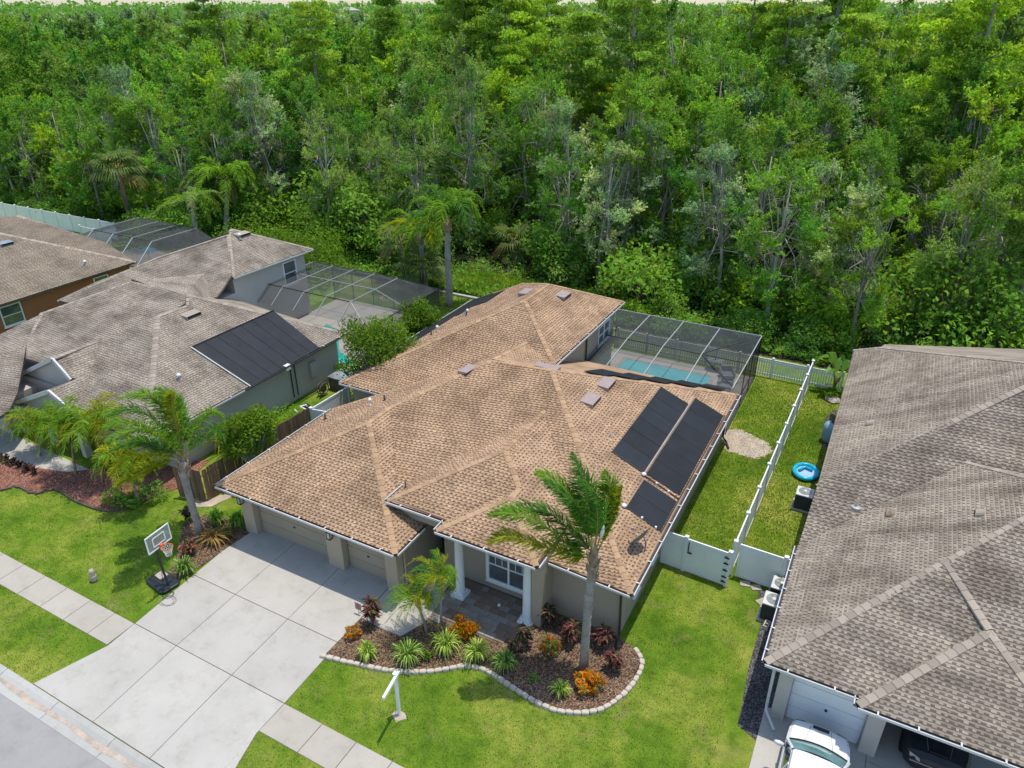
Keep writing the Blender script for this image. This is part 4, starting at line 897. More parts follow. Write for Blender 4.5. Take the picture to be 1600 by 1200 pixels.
# cage of the left neighbour
xs = [-39.5, -37.5, -35.5, -33.5, -31.4]; y0, y1, zt, zw = 35.6, 41.0, 3.6, 2.5; bars = []; pan = []; fine = []
for i, x in enumerate(xs):
    bars += [((x, y0, zt), (x, y1, zt)), ((x, y1, zt), (x, 43.0, zw)), ((x, y0, zt), (x, 34.3, 2.65))]
    fine += [((x, 43.0, 0), (x, 43.0, zw))]
    if i:
        a = xs[i - 1]
        pan += [([(a, y0, zt), (x, y0, zt), (x, y1, zt), (a, y1, zt)], 0), ([(a, y1, zt), (x, y1, zt), (x, 43.0, zw), (a, 43.0, zw)], 0), ([(a, 34.3, 2.65), (x, 34.3, 2.65), (x, y0, zt), (a, y0, zt)], 0), ([(a, 43, .05), (x, 43, .05), (x, 43, zw), (a, 43, zw)], 1)]
pan += [([(-31.4, y0, zt), (-29.2, 34.3, zw), (-29.2, 43, zw), (-31.4, y1, zt)], 0), ([(-31.4, y1, zt), (-29.2, 43, zw), (-31.4, 43, zw)], 0), ([(-31.4, y0, zt), (-31.4, 34.3, 2.65), (-29.2, 34.3, zw)], 0)]
for a, b in ((34.3, 37.2), (37.2, 40.1), (40.1, 43.0)): pan += [([(-29.2, a, .05), (-29.2, b, .05), (-29.2, b, zw), (-29.2, a, zw)], 1)]; fine += [((-29.2, b, 0), (-29.2, b, zw)), ((-29.2, a, 1), (-29.2, b, 1))]; 
bars += [((-31.4, y0, zt), (-29.2, 34.4, zw)), ((-31.4, 38.3, zt), (-29.2, 38.7, zw)), ((-39.5, 38.3, zt), (-31.4, 38.3, zt))]
fine += [((-39.5, y1, zt), (-31.4, y1, zt)), ((-39.5, y0, zt), (-31.4, y0, zt)), ((-29.2, 34.3, zw), (-29.2, 43, zw)), ((-39.5, 43, zw), (-29.2, 43, zw)), ((-31.4, y1, zt), (-29.2, 43, zw)), ((-29.2, 34.3, 0), (-29.2, 34.3, zw))]
cage('dark screened pool cage beside the pale upper wall of the left house', (-34, 38.5, 0), bars, pan, fine, w=.042)
deck_pool([(-39.0, 33.0), (-29.25, 33.0), (-29.25, 43.0), (-39.0, 43.0)], [(-36.2, 38.1), (-34.6, 37.6), (-32.4, 35.0), (-30.2, 34.0), (-29.9, 33.4), (-33.6, 33.6), (-35.6, 36.4)], 'pool_water_teal', 'neighbour_pool_deck', 'neighbour_pool', .15)
# cage of the far-left house
xs = [-64.4, -61.6, -59.0, -56.5]; y0, y1, zt, zw = 39.6, 44.4, 3.2, 2.3; bars = []; pan = []; fine = []
for i, x in enumerate(xs):
    bars += [((x, y0, zt), (x, y1, zt)), ((x, y0, zt), (x + 2.4, 36.0, zw))]
    if i:
        a = xs[i - 1]; pan += [([(a, y0, zt), (x, y0, zt), (x, y1, zt), (a, y1, zt)], 0), ([(a + 2.4, 36, zw), (x + 2.4, 36, zw), (x, y0, zt), (a, y0, zt)], 0), ([(a, 45, .05), (x, 45, .05), (x, y1, zt), (a, y1, zt)], 1)]
pan += [([(-56.5, y0, zt), (-54.1, 36, zw), (-52.8, 43.8, zw), (-56.5, y1, zt)], 0), ([(-64.4, y0, zt), (-62, 36, zw), (-66.5, 37, zw), (-66.5, 44, zw), (-64.4, y1, zt)], 0), ([(-54.1, 36, .05), (-52.8, 43.8, .05), (-52.8, 43.8, zw), (-54.1, 36, zw)], 1), ([(-52.8, 43.8, .05), (-56.5, 45, .05), (-56.5, y1, zt), (-52.8, 43.8, zw)], 1)]
fine += [((-64.4, y0, zt), (-56.5, y0, zt)), ((-64.4, y1, zt), (-56.5, y1, zt)), ((-56.5, y1, zt), (-52.8, 43.8, zw)), ((-54.1, 36, zw), (-52.8, 43.8, zw)), ((-64.4, y1, zt), (-66.5, 44, zw)), ((-62, 36, zw), (-54.1, 36, zw)), ((-64.4, y1, 3.2), (-64.4, y0, zt))]
for x in (-63, -60.5, -58, -55.6): fine += [((x, 44.9, 0), (x, 44.6, 2.9))]
cage('far screened pool cage behind the orange-walled house', (-59, 40.5, 0), bars, pan, fine, 'screen_far', 'screen_far', w=.06)
MB().prism([(-66, 36), (-53.5, 36), (-53, 44), (-66, 45)], -.04, .03).build('far_pool_deck', 'deck')['kind'] = 'structure'
p = G(230, 388, 1.9); u_ = thing('beach_umbrella', 'small bright blue umbrella inside the far-left pool cage', 'umbrella', (p.x, p.y, 0)); MB().tube([(p.x, p.y, .03), (p.x, p.y, 2.0)], .025, 8).build('pole', 'flash_metal', u_)
m_ = MB(); c_ = Vector((p.x, p.y, 2.05)); rim = [Vector((p.x + .75 * math.cos(a), p.y + .75 * math.sin(a), 1.72)) for a in [2 * math.pi * j / 8 for j in range(8)]]
for j in range(8): m_.face([c_, rim[j], rim[(j + 1) % 8]])
m_.build('canopy', 'umbrella_blue', u_)

# ------------------------------------------------------------------ fences
def vinyl(label, a, b, h=1.75, step=2.3, gate=None, ends=(1, 1), name='vinyl_fence', cat='fence'):
    a = Vector((a[0], a[1], 0)); b = Vector((b[0], b[1], 0)); d = b - a; n = max(1, round(d.length / step)); ux = d.normalized(); uy = Vector((-ux.y, ux.x, 0)); t = thing(name, label, cat, tuple(a)); up = Vector((0, 0, 1))
    for i in range(n + 1):
        if (i == 0 and not ends[0]) or (i == n and not ends[1]): continue
        p = a + d * (i / n); s_ = .065; m_ = MB(); m_.v = []; i0 = 0
        m_.bar(p, p + up * (h + .08), .13, .13, up=ux); po = m_.build('post', 'white_paint', t)
        c_ = MB(); q = p + up * (h + .08); A = [q + ux * x * .085 + uy * y * .085 for x, y in ((-1, -1), (1, -1), (1, 1), (-1, 1))]; B_ = [v + up * .025 for v in A]; tip = q + up * .075
        for j in range(4): c_.face([A[j], A[(j + 1) % 4], B_[(j + 1) % 4], B_[j]]); c_.face([B_[j], B_[(j + 1) % 4], tip])
        c_.build('post_cap', 'white_paint', po)
    for i in range(n):
        p = a + d * ((i + .03) / n); q = a + d * ((i + .97) / n); z = up * (h * .5 + .02)
        pn = MB(); pn.bar(p + z, q + z, .03, h - .12); po = pn.build('panel', 'white_paint', t)
        for zz in (h - .05, .10): MB().bar(p + up * zz, q + up * zz, .055, .13).build('rail', 'white_paint', po)
    return t
vinyl('long white vinyl fence running back between the two lots, seen nearly end on', (-2.95, 25.2), (-2.66, 44.75))
vinyl('short white fence panel joining the house wall to the gate', (-5.86, 24.55), (-4.82, 24.52), step=1.1, ends=(0, 1))
def gate(label, a, b, h, hinges, latch):
    a = Vector((a[0], a[1], 0)); b = Vector((b[0], b[1], 0)); d = b - a; ux = d.normalized(); uy = Vector((ux.y, -ux.x, 0)); up = Vector((0, 0, 1)); t = thing('fence_gate', label, 'gate', tuple(a))
    pn = MB(); pn.bar(a + up * (h * .5 + .03), b + up * (h * .5 + .03), .03, h - .1); po = pn.build('panel', 'white_paint', t)
    for zz in (h - .04, .12): MB().bar(a + up * zz, b + up * zz, .06, .13).build('rail', 'white_paint', t)
    for p in (a, b): MB().bar(p + up * .04, p + up * (h + .02), .07, .07, up=ux).build('stile', 'white_paint', t)
    MB().bar(b + ux * .12, b + ux * .12 + up * (h + .1), .13, .13, up=ux).build('post', 'white_paint', t)
    MB().bar(b + ux * .12 + up * (h + .1), b + ux * .12 + up * (h + .14), .17, .17, up=ux).build('post_cap', 'white_paint', t)
    for zz in hinges: x = MB(); x.bar(b - ux * .08 + uy * .06 + up * zz, b + ux * .12 + uy * .06 + up * zz, .03, .075); x.build('hinge', 'black_metal', t)
    if latch: MB().bar(a + ux * .04 + uy * .06 + up * (h - .1), a + ux * .04 + uy * .06 + up * (h - .65), .035, .04).build('latch', 'black_metal', t); MB().bar(a + ux * .02 + uy * .07 + up * (h - .63), a + ux * .2 + uy * .07 + up * (h - .63), .03, .06).build('latch_bar', 'black_metal', t)
gate('wide white gate with five black hinges beside the brown-roofed house', (-4.72, 24.5), (-3.10, 24.42), 1.72, (.25, .5, .85, 1.2, 1.5), True)
gate('white gate in front of the two condenser units', (-2.72, 25.2), (-1.05, 25.15), 1.72, (), False)
vinyl('narrow white fence panel against the right house wall', (-.98, 25.15), (-.2, 25.13), step=.9, ends=(0, 0))
t = thing('picket_fence', 'white picket fence along the wood behind the yard', 'fence', (-8.5, 44.85, 0))
pm_ = MB(); pm_.box(-.04, .04, -.012, .012, .06, 1.22); pm_ = pm_.mesh('picket', 'white_paint')
x = -16.0; i = 0
while x < -.75:
    place('picket', pm_, Matrix.Translation((x, 44.85, 0)), t); x += .152; i += 1
for zz in (.25, 1.1, 1.26): MB().bar((-16, 44.85, zz), (-.75, 44.85, zz), .05, .09).build('rail', 'white_paint', t)
for x in np.arange(-15.5, -.5, 2.1): MB().bar((x, 44.87, 0), (x, 44.87, 1.42), .13, .13, up=(1, 0, 0)).build('post', 'white_paint', t)
vinyl('white vinyl fence with the wood behind it at the left rear', (-100, 44.6), (-69.9, 45.3), step=2.4)
vinyl('white fence return beside the far pool cage', (-72.6, 43.35), (-67.5, 43.0), step=2.4, h=1.6)
vinyl('white fence panel between the wooden fence and the tan house', (-26.2, 25.55), (-26.1, 28.6), step=3.1, h=1.7)
vinyl('small white fence panel across the side passage by the wooden fence', (-26.15, 25.55), (-25.0, 25.75), step=1.2, h=1.7, ends=(0, 0))
t = thing('wooden_fence', 'weathered brown board fence between the two driveways', 'fence', (-26.5, 21.5, 0)); i = 0
bmv = [MB().box(-.068, .068, -.010, .010, .03, 1.80 + dz).mesh('board', 'wood_fence') for dz in (0, .02, -.025, .035)]
for (xa, ya, xb, yb) in ((-28.1, 18.0, -26.62, 18.35), (-26.60, 18.4, -26.28, 25.5)):
    L_ = math.hypot(xb - xa, yb - ya); n = int(L_ / .145); an = math.atan2(yb - ya, xb - xa)
    for j in range(n):
        q = (j + .5) / n; place('board', bmv[rnd.randrange(4)], Matrix.Translation((xa + (xb - xa) * q, ya + (yb - ya) * q, rnd.uniform(-.015, .015))) @ Matrix.Rotation(an + rnd.uniform(-.03, .03), 4, 'Z') @ Matrix.Rotation(rnd.uniform(-.012, .012), 4, 'Y'), t)
    for zz in (.4, 1.45): MB().bar((xa - .04, ya + .03, zz), (xb - .04, yb + .03, zz), .04, .09).build('rail', 'wood_fence', t)

# ------------------------------------------------------------------ vehicles
def car(label, cx, yf, dirn, paint, W=1.92, L=4.75, glassm='car_glass_teal', dark=False):
    # sections along the length: (distance from the nose, half width, deck height); greenhouse is separate
    t = thing('parked_car', label, 'car', (cx, yf, 0)); Y = lambda s_: yf - dirn * s_
    secs = [(0.0, .58, .40, .62), (.06, .74, .30, .80), (.22, .86, .24, .93), (.55, .93, .22, 1.01), (1.0, .955, .22, 1.06), (1.45, .96, .22, 1.10), (2.6, .96, .22, 1.12), (3.9, .955, .22, 1.12), (4.5, .92, .24, 1.08), (4.72, .80, .34, .95), (4.75, .70, .42, .8)]
    m_ = MB(); rings = []
    for s_, hw, z0, z1 in secs:
        prof = [(-hw * .80, z0), (-hw * .98, z0 + .10), (-hw, (z0 + z1) * .5), (-hw * .97, z1 - .12), (-hw * .86, z1 - .02), (-hw * .5, z1 + .02), (-hw * .22, z1 + .045), (0, z1 + .03), (hw * .22, z1 + .045), (hw * .5, z1 + .02), (hw * .86, z1 - .02), (hw * .97, z1 - .12), (hw, (z0 + z1) * .5), (hw * .98, z0 + .10), (hw * .80, z0)]
        rings.append([(cx + x * (W / 1.92), Y(s_), z) for x, z in prof])
    for a, b in zip(rings, rings[1:]):
        for j in range(len(a)): m_.face([a[j], a[(j + 1) % len(a)], b[(j + 1) % len(a)], b[j]])
    m_.face(rings[0]); m_.face(rings[-1][::-1]); body = m_.build('body', paint, t, smooth=False)
    body.data.polygons.foreach_set('use_smooth', [True] * len(body.data.polygons)); body.modifiers.new('edge', 'EDGE_SPLIT').split_angle = R(38)
    k_ = W / 1.92
    # greenhouse
    base = [(1.30, .80, 1.10), (2.0, .72, 1.66), (3.2, .72, 1.72), (4.2, .70, 1.68), (4.62, .76, 1.10)]
    g_ = MB(); rg = []
    for s_, hw, z in base: rg.append((Vector((cx - hw * k_, Y(s_), z)), Vector((cx + hw * k_, Y(s_), z))))
    g_.face([rg[1][0], rg[1][1], rg[2][1], rg[2][0]]); g_.face([rg[2][0], rg[2][1], rg[3][1], rg[3][0]])
    ro = MB(); th = Vector((0, 0, .05)); roofp = []
    for (s_, hw, z) in ((1.93, .68, 1.66), (2.05, .74, 1.70), (3.1, .745, 1.755), (4.15, .72, 1.72), (4.3, .68, 1.66)):
        roofp.append([(cx + x * hw * k_, Y(s_), z + dz) for x, dz in ((-1, -.05), (-.93, .0), (-.5, .03), (0, .045), (.5, .03), (.93, 0), (1, -.05))])
    for a, b in zip(roofp, roofp[1:]):
        for j in range(6): ro.face([a[j], a[j + 1], b[j + 1], b[j]])
    ro.build('roof_panel', paint, t, smooth=True)
    gl = MB(); cols = []
    for q in np.linspace(-1, 1, 9): cols.append(((cx + q * .84 * k_, Y(1.26 - .17 * (1 - q * q)), 1.165), (cx + q * .67 * k_, Y(1.97 - .09 * (1 - q * q)), 1.685 + .03 * (1 - q * q))))
    for (p0, p1), (p2, p3) in zip(cols, cols[1:]): gl.face([p0, p2, p3, p1])
    gl.build('windscreen', glassm, t, smooth=True)
    cw = MB(); cw.tube([(p[0], p[1] + dirn * .03, p[2] - .005) for p, _ in cols], .03, 6); cw.build('cowl', 'black_metal', t)
    for s_ in (-1, 1):
        x0, x1 = cx + s_ * .90 * k_, cx + s_ * .725 * k_
        for (a0, b0, a1, b1) in ((1.35, 2.5, 1.98, 2.5), (2.58, 3.55, 2.58, 3.5), (3.63, 4.45, 3.58, 4.2)):
            MB().face([(x0, Y(a0), 1.11), (x0, Y(b0), 1.12), (x1, Y(b1), 1.67), (x1, Y(a1), 1.65)]).build('side_window', 'car_glass', t)
        for (a0, a1) in ((1.22, 1.94), (2.54, 2.54), (3.59, 3.54), (4.5, 4.25)): MB().bar((x0 + s_ * .005, Y(a0), 1.10), (x1 + s_ * .012, Y(a1), 1.68), .075, .05).build('pillar', paint, t)
        MB().tube([(cx + s_ * .70 * k_, Y(2.1), 1.76), (cx + s_ * .71 * k_, Y(3.1), 1.80), (cx + s_ * .69 * k_, Y(4.1), 1.77)], .02, 6).build('roof_rail', 'flash_metal', t)
        mm = MB(); mm.lathe((0, 0, 0), [(.03, -.10), (.075, -.06), (.08, .04), (.04, .08)], 10); o = mm.build('mirror', paint, t, smooth=True)
        o.matrix_basis = Matrix.Translation((cx + s_ * 1.10 * k_, Y(1.55), 1.16)) @ Matrix.Diagonal((1.9, .8, 1.0, 1)); MB().bar((cx + s_ * .92 * k_, Y(1.5), 1.10), (cx + s_ * 1.05 * k_, Y(1.52), 1.13), .05, .04).build('mirror_arm', 'black_metal', t)
        for s2 in (.88, 3.75):
            w_ = MB(); w_.lathe((0, 0, 0), [(.20, -.11), (.33, -.11), (.35, -.07), (.35, .07), (.33, .11), (.20, .11)], 20); wo = w_.build('wheel', 'rubber_mat', t); wo.matrix_basis = Matrix.Translation((cx + s_ * .84 * k_, Y(s2), .36)) @ Matrix.Rotation(R(90), 4, 'Y')
        hl = MB(); hl.face([(cx + s_ * .45 * k_, Y(-.005), .70), (cx + s_ * .76 * k_, Y(.10), .72), (cx + s_ * .78 * k_, Y(.13), .86), (cx + s_ * .5 * k_, Y(.03), .82)] if s_ > 0 else [(cx + s_ * .5 * k_, Y(.03), .82), (cx + s_ * .78 * k_, Y(.13), .86), (cx + s_ * .76 * k_, Y(.10), .72), (cx + s_ * .45 * k_, Y(-.005), .70)]); hl.build('headlight', 'lamp_glass', t)
        MB().bar((cx + s_ * .30 * k_, Y(.30), 1.005), (cx + s_ * .42 * k_, Y(1.1), 1.115), .012, .02).build('bonnet_crease', 'mirror_grey', t)
    MB().box(cx - .24, cx + .24, min(Y(.26), Y(.36)), max(Y(.26), Y(.36)), 1.0, 1.035).build('bonnet_slot', 'black_metal', t)
    MB().box(cx - .45, cx + .45, min(Y(-.01), Y(.03)), max(Y(-.01), Y(.03)), .48, .66).build('grille', 'black_metal', t)
    return t
car('white sport utility vehicle parked nose in before the white garage door', 1.42, 18.55, 1, 'car_white')
t = car('black car inside the open garage of the right house', 4.75, 18.75, -1, 'dark_plastic', glassm='car_glass')
MB().box(4.58, 4.92, 18.70, 18.73, .50, .66).build('number_plate', 'white_paint', t); MB().bar((4.0, 18.73, .68), (5.5, 18.73, .68), .03, .025).build('chrome_strip', 'flash_metal', t)

# ------------------------------------------------------------------ small things in the yards
def condenser(label, p, a=0.0):
    t = thing('condenser_unit', label, 'air conditioner', tuple(p)); x, y = p[0], p[1]
    MB().box(x - .48, x + .48, y - .48, y + .48, 0, .08).build('pad', 'paver_stone', t, bevel=.02)
    m_ = MB().box(x - .37, x + .37, y - .37, y + .37, .08, .84); m_.build('cabinet', 'ac_body', t, bevel=.05)
    s_ = MB()
    for j in range(9): s_.box(x - .38, x + .38, y - .38, y + .38, .14 + j * .072, .155 + j * .072)
    s_.build('louvres', 'ac_body', t)
    tp = MB().box(x - .39, x + .39, y - .39, y + .39, .84, .91).build('top_cover', 'ac_top', t, bevel=.05)
    g_ = MB(); g_.lathe((x, y, .915), [(.30, 0), (.30, .012), (.28, .012)], 24); g_.build('fan_well', 'mirror_grey', tp)
    b_ = MB()
    for j in range(5): a_ = 2 * math.pi * j / 5; b_.face([(x + .06 * math.cos(a_), y + .06 * math.sin(a_), .93), (x + .27 * math.cos(a_), y + .27 * math.sin(a_), .928), (x + .27 * math.cos(a_ + .6), y + .27 * math.sin(a_ + .6), .936), (x + .06 * math.cos(a_ + .9), y + .06 * math.sin(a_ + .9), .936)])
    b_.build('fan_blades', 'flash_metal', tp); MB().lathe((x, y, .93), [(.09, 0), (.08, .03)], 14).build('fan_hub', 'ac_top', tp)
    for r_ in (.12, .19, .26): MB().tube([(x + r_ * math.cos(q), y + r_ * math.sin(q), .965) for q in np.linspace(0, 2 * math.pi, 21)], .005, 4, False).build('guard_ring', 'flash_metal', tp)
condenser('nearer of the two grey-topped condenser units by the white gate', (-.98, 23.55, 0)); condenser('condenser unit tight behind its twin at the white gate', (-.86, 24.6, 0)); condenser('lone condenser unit on the grass beside the blue float', G(1253, 792))
t = thing('cinder_block', 'grey hollow concrete block on the gravel by the condensers', 'block', tuple(G(1197, 980)))
p = G(1197, 980); m_ = MB()
for x0, x1, y0, y1 in ((-.2, .2, -.1, -.06), (-.2, .2, .06, .1), (-.2, -.155, -.06, .06), (.155, .2, -.06, .06), (-.022, .022, -.06, .06)): m_.box(x0, x1, y0, y1, .02, .21)
m_.rot(0, (0, 0), 1.45); m_.v = [(x + p.x, y + p.y, z) for x, y, z in m_.v]; m_.build('block_body', 'stone', t)
p = G(1258, 741); t = thing('pool_float', 'oval turquoise inflatable float lying on the grass strip', 'pool float', tuple(p)); m_ = MB(); R0 = (.62, .30); pts = []
for j in range(24): a = 2 * math.pi * j / 24; pts.append((p.x + .58 * math.cos(a) * .95, p.y + .58 * math.sin(a) * 1.2, .17))
m_.tube(pts + [pts[0]], .11, 10, False); m_.build('ring', 'float_blue', t, smooth=True)
m_ = MB(); m_.prism([(p.x + (x - p.x) * .85, p.y + (y - p.y) * .85) for x, y, z in pts], .08, .13); m_.build('floor_mat', 'float_pale', t)
m_ = MB(); m_.tube([(p.x - .32, p.y - .1, .2), (p.x - .1, p.y + .32, .24), (p.x + .3, p.y + .2, .2)], .08, 8); m_.build('cushion', 'float_blue', t, smooth=True)
p = G(1297, 690); t = thing('water_tank', 'blue-grey rounded tank against the right house', 'tank', tuple(p)); m_ = MB(); m_.lathe((p.x - .05, p.y, 0), [(.40, .05), (.45, .2), (.46, .9), (.40, 1.1), (.22, 1.2), (.05, 1.22)], 20); m_.build('tank_body', 'tank_blue', t, smooth=True); MB().lathe((p.x - .05, p.y, 1.2), [(.12, 0), (.12, .08)], 14).build('lid', 'dark_plastic', t)
p = G(148, 908); t = thing('utility_pedestal', 'small grey-green utility post on the neighbour lawn by the pavement', 'utility post', tuple(p)); m_ = MB(); m_.lathe((p.x, p.y, 0), [(.13, -.02), (.13, .30), (.11, .31), (.11, .55), (.08, .62), (.03, .64)], 14); m_.build('post_body', 'tank_blue' if False else 'paver_stone', t, smooth=False); MB().lathe((p.x, p.y, .02), [(.14, 0), (.14, .06)], 14).build('band', 'bark_brown', t)
# real-estate sign post: post, arm, no board
p = G(624, 1116); t = thing('sign_post', 'white yard sign post with a bare arm on the front lawn', 'sign post', tuple(p)); MB().box(p.x - .05, p.x + .05, p.y - .05, p.y + .05, -.02, 1.98).build('post', 'white_paint', t, bevel=.008)
q = Vector((p.x - .045, p.y + .13, 1.88)); e_ = G(599, 1093, 1.86); dv = (e_ - q); MB().bar((p.x + .02, p.y + .16, 1.90), (e_.x, e_.y, 1.90), .09, .11).build('arm', 'white_paint', t, bevel=.008)
m_ = MB(); m_.prism([(p.x - .07, p.y - .07), (p.x + .07, p.y - .07), (p.x + .07, p.y + .07), (p.x - .07, p.y + .07)], 1.98, 2.0); m_.build('post_cap', 'white_paint', t)
MB().prism([(p.x + .3 * math.cos(a) * rnd.uniform(.6, 1.1), p.y + .26 * math.sin(a) * rnd.uniform(.6, 1.1)) for a in np.linspace(0, 2 * math.pi, 11)[:-1]], -.03, .012).build('sand_patch', 'sand')['kind'] = 'structure'
bpy.data.objects['sand_patch'].location = (0.02, -.05, 0)
# basketball hoop
p = G(262, 917); t = thing('basketball_hoop', 'portable basketball hoop with clear backboard at the drive edge', 'basketball hoop', tuple(p)); a0 = R(-8)
def HP(x, y, z): ca, sa = math.cos(a0), math.sin(a0); return Vector((p.x + x * ca - y * sa, p.y + x * sa + y * ca, z))
b_ = MB(); b_.prism([HP(x, y, 0)[:2] for x, y in ((-1.0, -.30), (-.9, -.42), (.20, -.46), (.35, -.30), (.35, .30), (.20, .46), (-.9, .42), (-1.0, .30))], .0, .16); b_.build('base', 'dark_plastic', t, bevel=.03)
MB().prism([HP(x, y, 0)[:2] for x, y in ((-.85, -.05), (-.4, -.05), (-.4, .34), (-.85, .34))], .16, .24).build('ballast', 'paver_stone', t, bevel=.02)
for s_ in (-.28, .28): MB().tube([HP(-.85, s_, .18), HP(.02, 0, 1.0)], .018, 6).build('brace', 'dark_plastic', t)
pole = MB(); pole.tube([HP(.12, 0, .14), HP(-.02, 0, 1.1), HP(-.12, 0, 2.2)], .048, 10); pole.build('pole', 'dark_plastic', t)
bc = HP(.42, .05, 2.72); byaw = a0 + R(0)
ex = Vector((math.sin(.12), math.cos(.12), 0)); ex = Vector((-.08, 1, 0)).normalized(); out = Vector((1, .08, 0)).normalized(); up = Vector((0, 0, 1))
bc = HP(.30, .05, 2.65)
for z_ in (2.3, 2.62):
    for s_ in (-.3, .3): MB().tube([HP(-.12, 0, z_ - .35), bc + ex * s_ - out * .03 + up * (z_ - 2.55)], .018, 6).build('support_arm', 'dark_plastic', t)
bw_, bh_ = 1.12, .74
brd = MB(); brd.bar(bc - ex * bw_ / 2, bc + ex * bw_ / 2, .02, bh_); bo = brd.build('backboard', 'clear_board', t)
fr = MB()
for z_ in (-bh_ / 2, bh_ / 2): fr.bar(bc - ex * (bw_ / 2 + .02) + up * z_, bc + ex * (bw_ / 2 + .02) + up * z_, .035, .045)
for s_ in (-1, 1): fr.bar(bc + ex * s_ * bw_ / 2 - up * bh_ / 2, bc + ex * s_ * bw_ / 2 + up * bh_ / 2, .035, .045, up=ex)
for z_ in (-.22, .17): fr.bar(bc - ex * .28 + up * z_ + out * .012, bc + ex * .28 + up * z_ + out * .012, .012, .045)
for s_ in (-.28, .28): fr.bar(bc + ex * s_ - up * .22 + out * .012, bc + ex * s_ + up * .17 + out * .012, .012, .045, up=ex)
fr.build('board_frame', 'white_paint', bo)
rc = bc + out * .36 - up * .30; MB().tube([rc + (out * math.cos(a) + ex * math.sin(a)) * .225 for a in np.linspace(0, 2 * math.pi, 25)], .016, 8, False).build('rim', 'orange_rim', t)
MB().bar(bc + out * .02 - up * .30, bc + out * .15 - up * .30, .14, .10).build('rim_bracket', 'orange_rim', t)
nb = MB()
for j in range(12):
    a, b = 2 * math.pi * j / 12, 2 * math.pi * (j + 1) / 12; f_ = lambda q, r_, z_: rc + (out * math.cos(q) + ex * math.sin(q)) * r_ - up * z_
    nb.tube([f_(a, .22, 0), f_(b, .17, .15), f_(a, .13, .28), f_(b, .12, .40)], .007, 4); nb.tube([f_(a, .22, 0), f_(a - .52, .17, .15), f_(a, .13, .28), f_(a - .52, .12, .40)], .007, 4)
nb.build('net', 'net_white', t)
p = G(262, 940); t = thing('garden_hose', 'loose coil of thin grey wire on the drive below the hoop', 'wire coil', tuple(p)); pts = [(p.x + (.33 + .05 * math.sin(a * 1.3)) * math.cos(a), p.y + (.26 + .06 * math.cos(a * .7)) * math.sin(a), .035 + .003 * a) for a in np.linspace(0, 6.28 * 2.3, 60)]; MB().tube(pts, .009, 5).build('coil', 'vent_metal', t)
p = G(561, 960); t = thing('garden_flag', 'small pink garden flag at the corner of the front bed', 'flag', tuple(p)); MB().tube([(p.x, p.y, 0), (p.x, p.y, .62)], .008, 6).build('stake', 'black_metal', t); MB().box(p.x - .15, p.x + .15, p.y - .005, p.y + .005, .25, .6).build('cloth', 'pink_print', t)
tag(MB().box(-14.15, -13.45, 19.95, 20.85, .03, .05).build('door_mat', 'rubber_mat'), 'black mat on the entry floor before the front door', 'mat')
p = G(780, 947, .05); m_ = MB(); m_.lathe((p.x, p.y, .045), [(.02, 0), (.07, .03), (.07, .10), (.02, .13)], 12); tag(m_.build('white_ball', 'pvc', smooth=True), 'small white ball on the porch pavers', 'ball')
# things along the side passage of the left house
p = Vector((-28.6, 30.6, 0)); t = thing('storage_bench', 'dark storage chest with grey lid by the left house wall', 'storage box', tuple(p)); MB().box(p.x - .5, p.x + .5, p.y - .4, p.y + .8, 0, .85).build('chest', 'bark_brown', t, bevel=.02); MB().box(p.x - .54, p.x + .54, p.y - .44, p.y + .84, .85, .93).build('lid', 'mirror_grey', t, bevel=.02)
p = Vector((-28.9, 29.4, 0)); t = thing('hose_reel', 'round brown hose reel beside the storage chest', 'hose reel', tuple(p)); m_ = MB()
for s_ in (-.12, .12): m_.tube([(p.x + s_, p.y + .38 * math.cos(a), .5 + .38 * math.sin(a)) for a in np.linspace(0, 2 * math.pi, 19)], .035, 6, False)
m_.build('rims', 'bark_brown', t); MB().tube([(p.x - .14, p.y, .5), (p.x + .14, p.y, .5)], .22, 12).build('hose_drum', 'bronze', t); MB().tube([(p.x - .2, p.y - .3, 0), (p.x - .18, p.y, .5), (p.x - .2, p.y + .3, 0)], .025, 6).build('stand', 'bronze', t)
p = Vector((-27.6, 26.0, 0)); t = thing('pool_pump', 'white pool filter pipes and dark pump by the left house', 'pool pump', tuple(p)); MB().lathe((p.x - .6, p.y + 1.2, 0), [(.22, 0), (.24, .1), (.24, .5), (.15, .62)], 14).build('filter', 'dark_plastic', t, smooth=True); MB().tube([(p.x - .6, p.y + 1.2, .6), (p.x - .6, p.y + .7, .75), (p.x - .1, p.y + .6, .75), (p.x - .1, p.y + .6, .1)], .05, 8).build('pipe', 'pvc', t); MB().tube([(p.x - .9, p.y + .5, .1), (p.x - .9, p.y + .5, .6), (p.x - .3, p.y + .2, .6)], .05, 8).build('pipe', 'pvc', t)
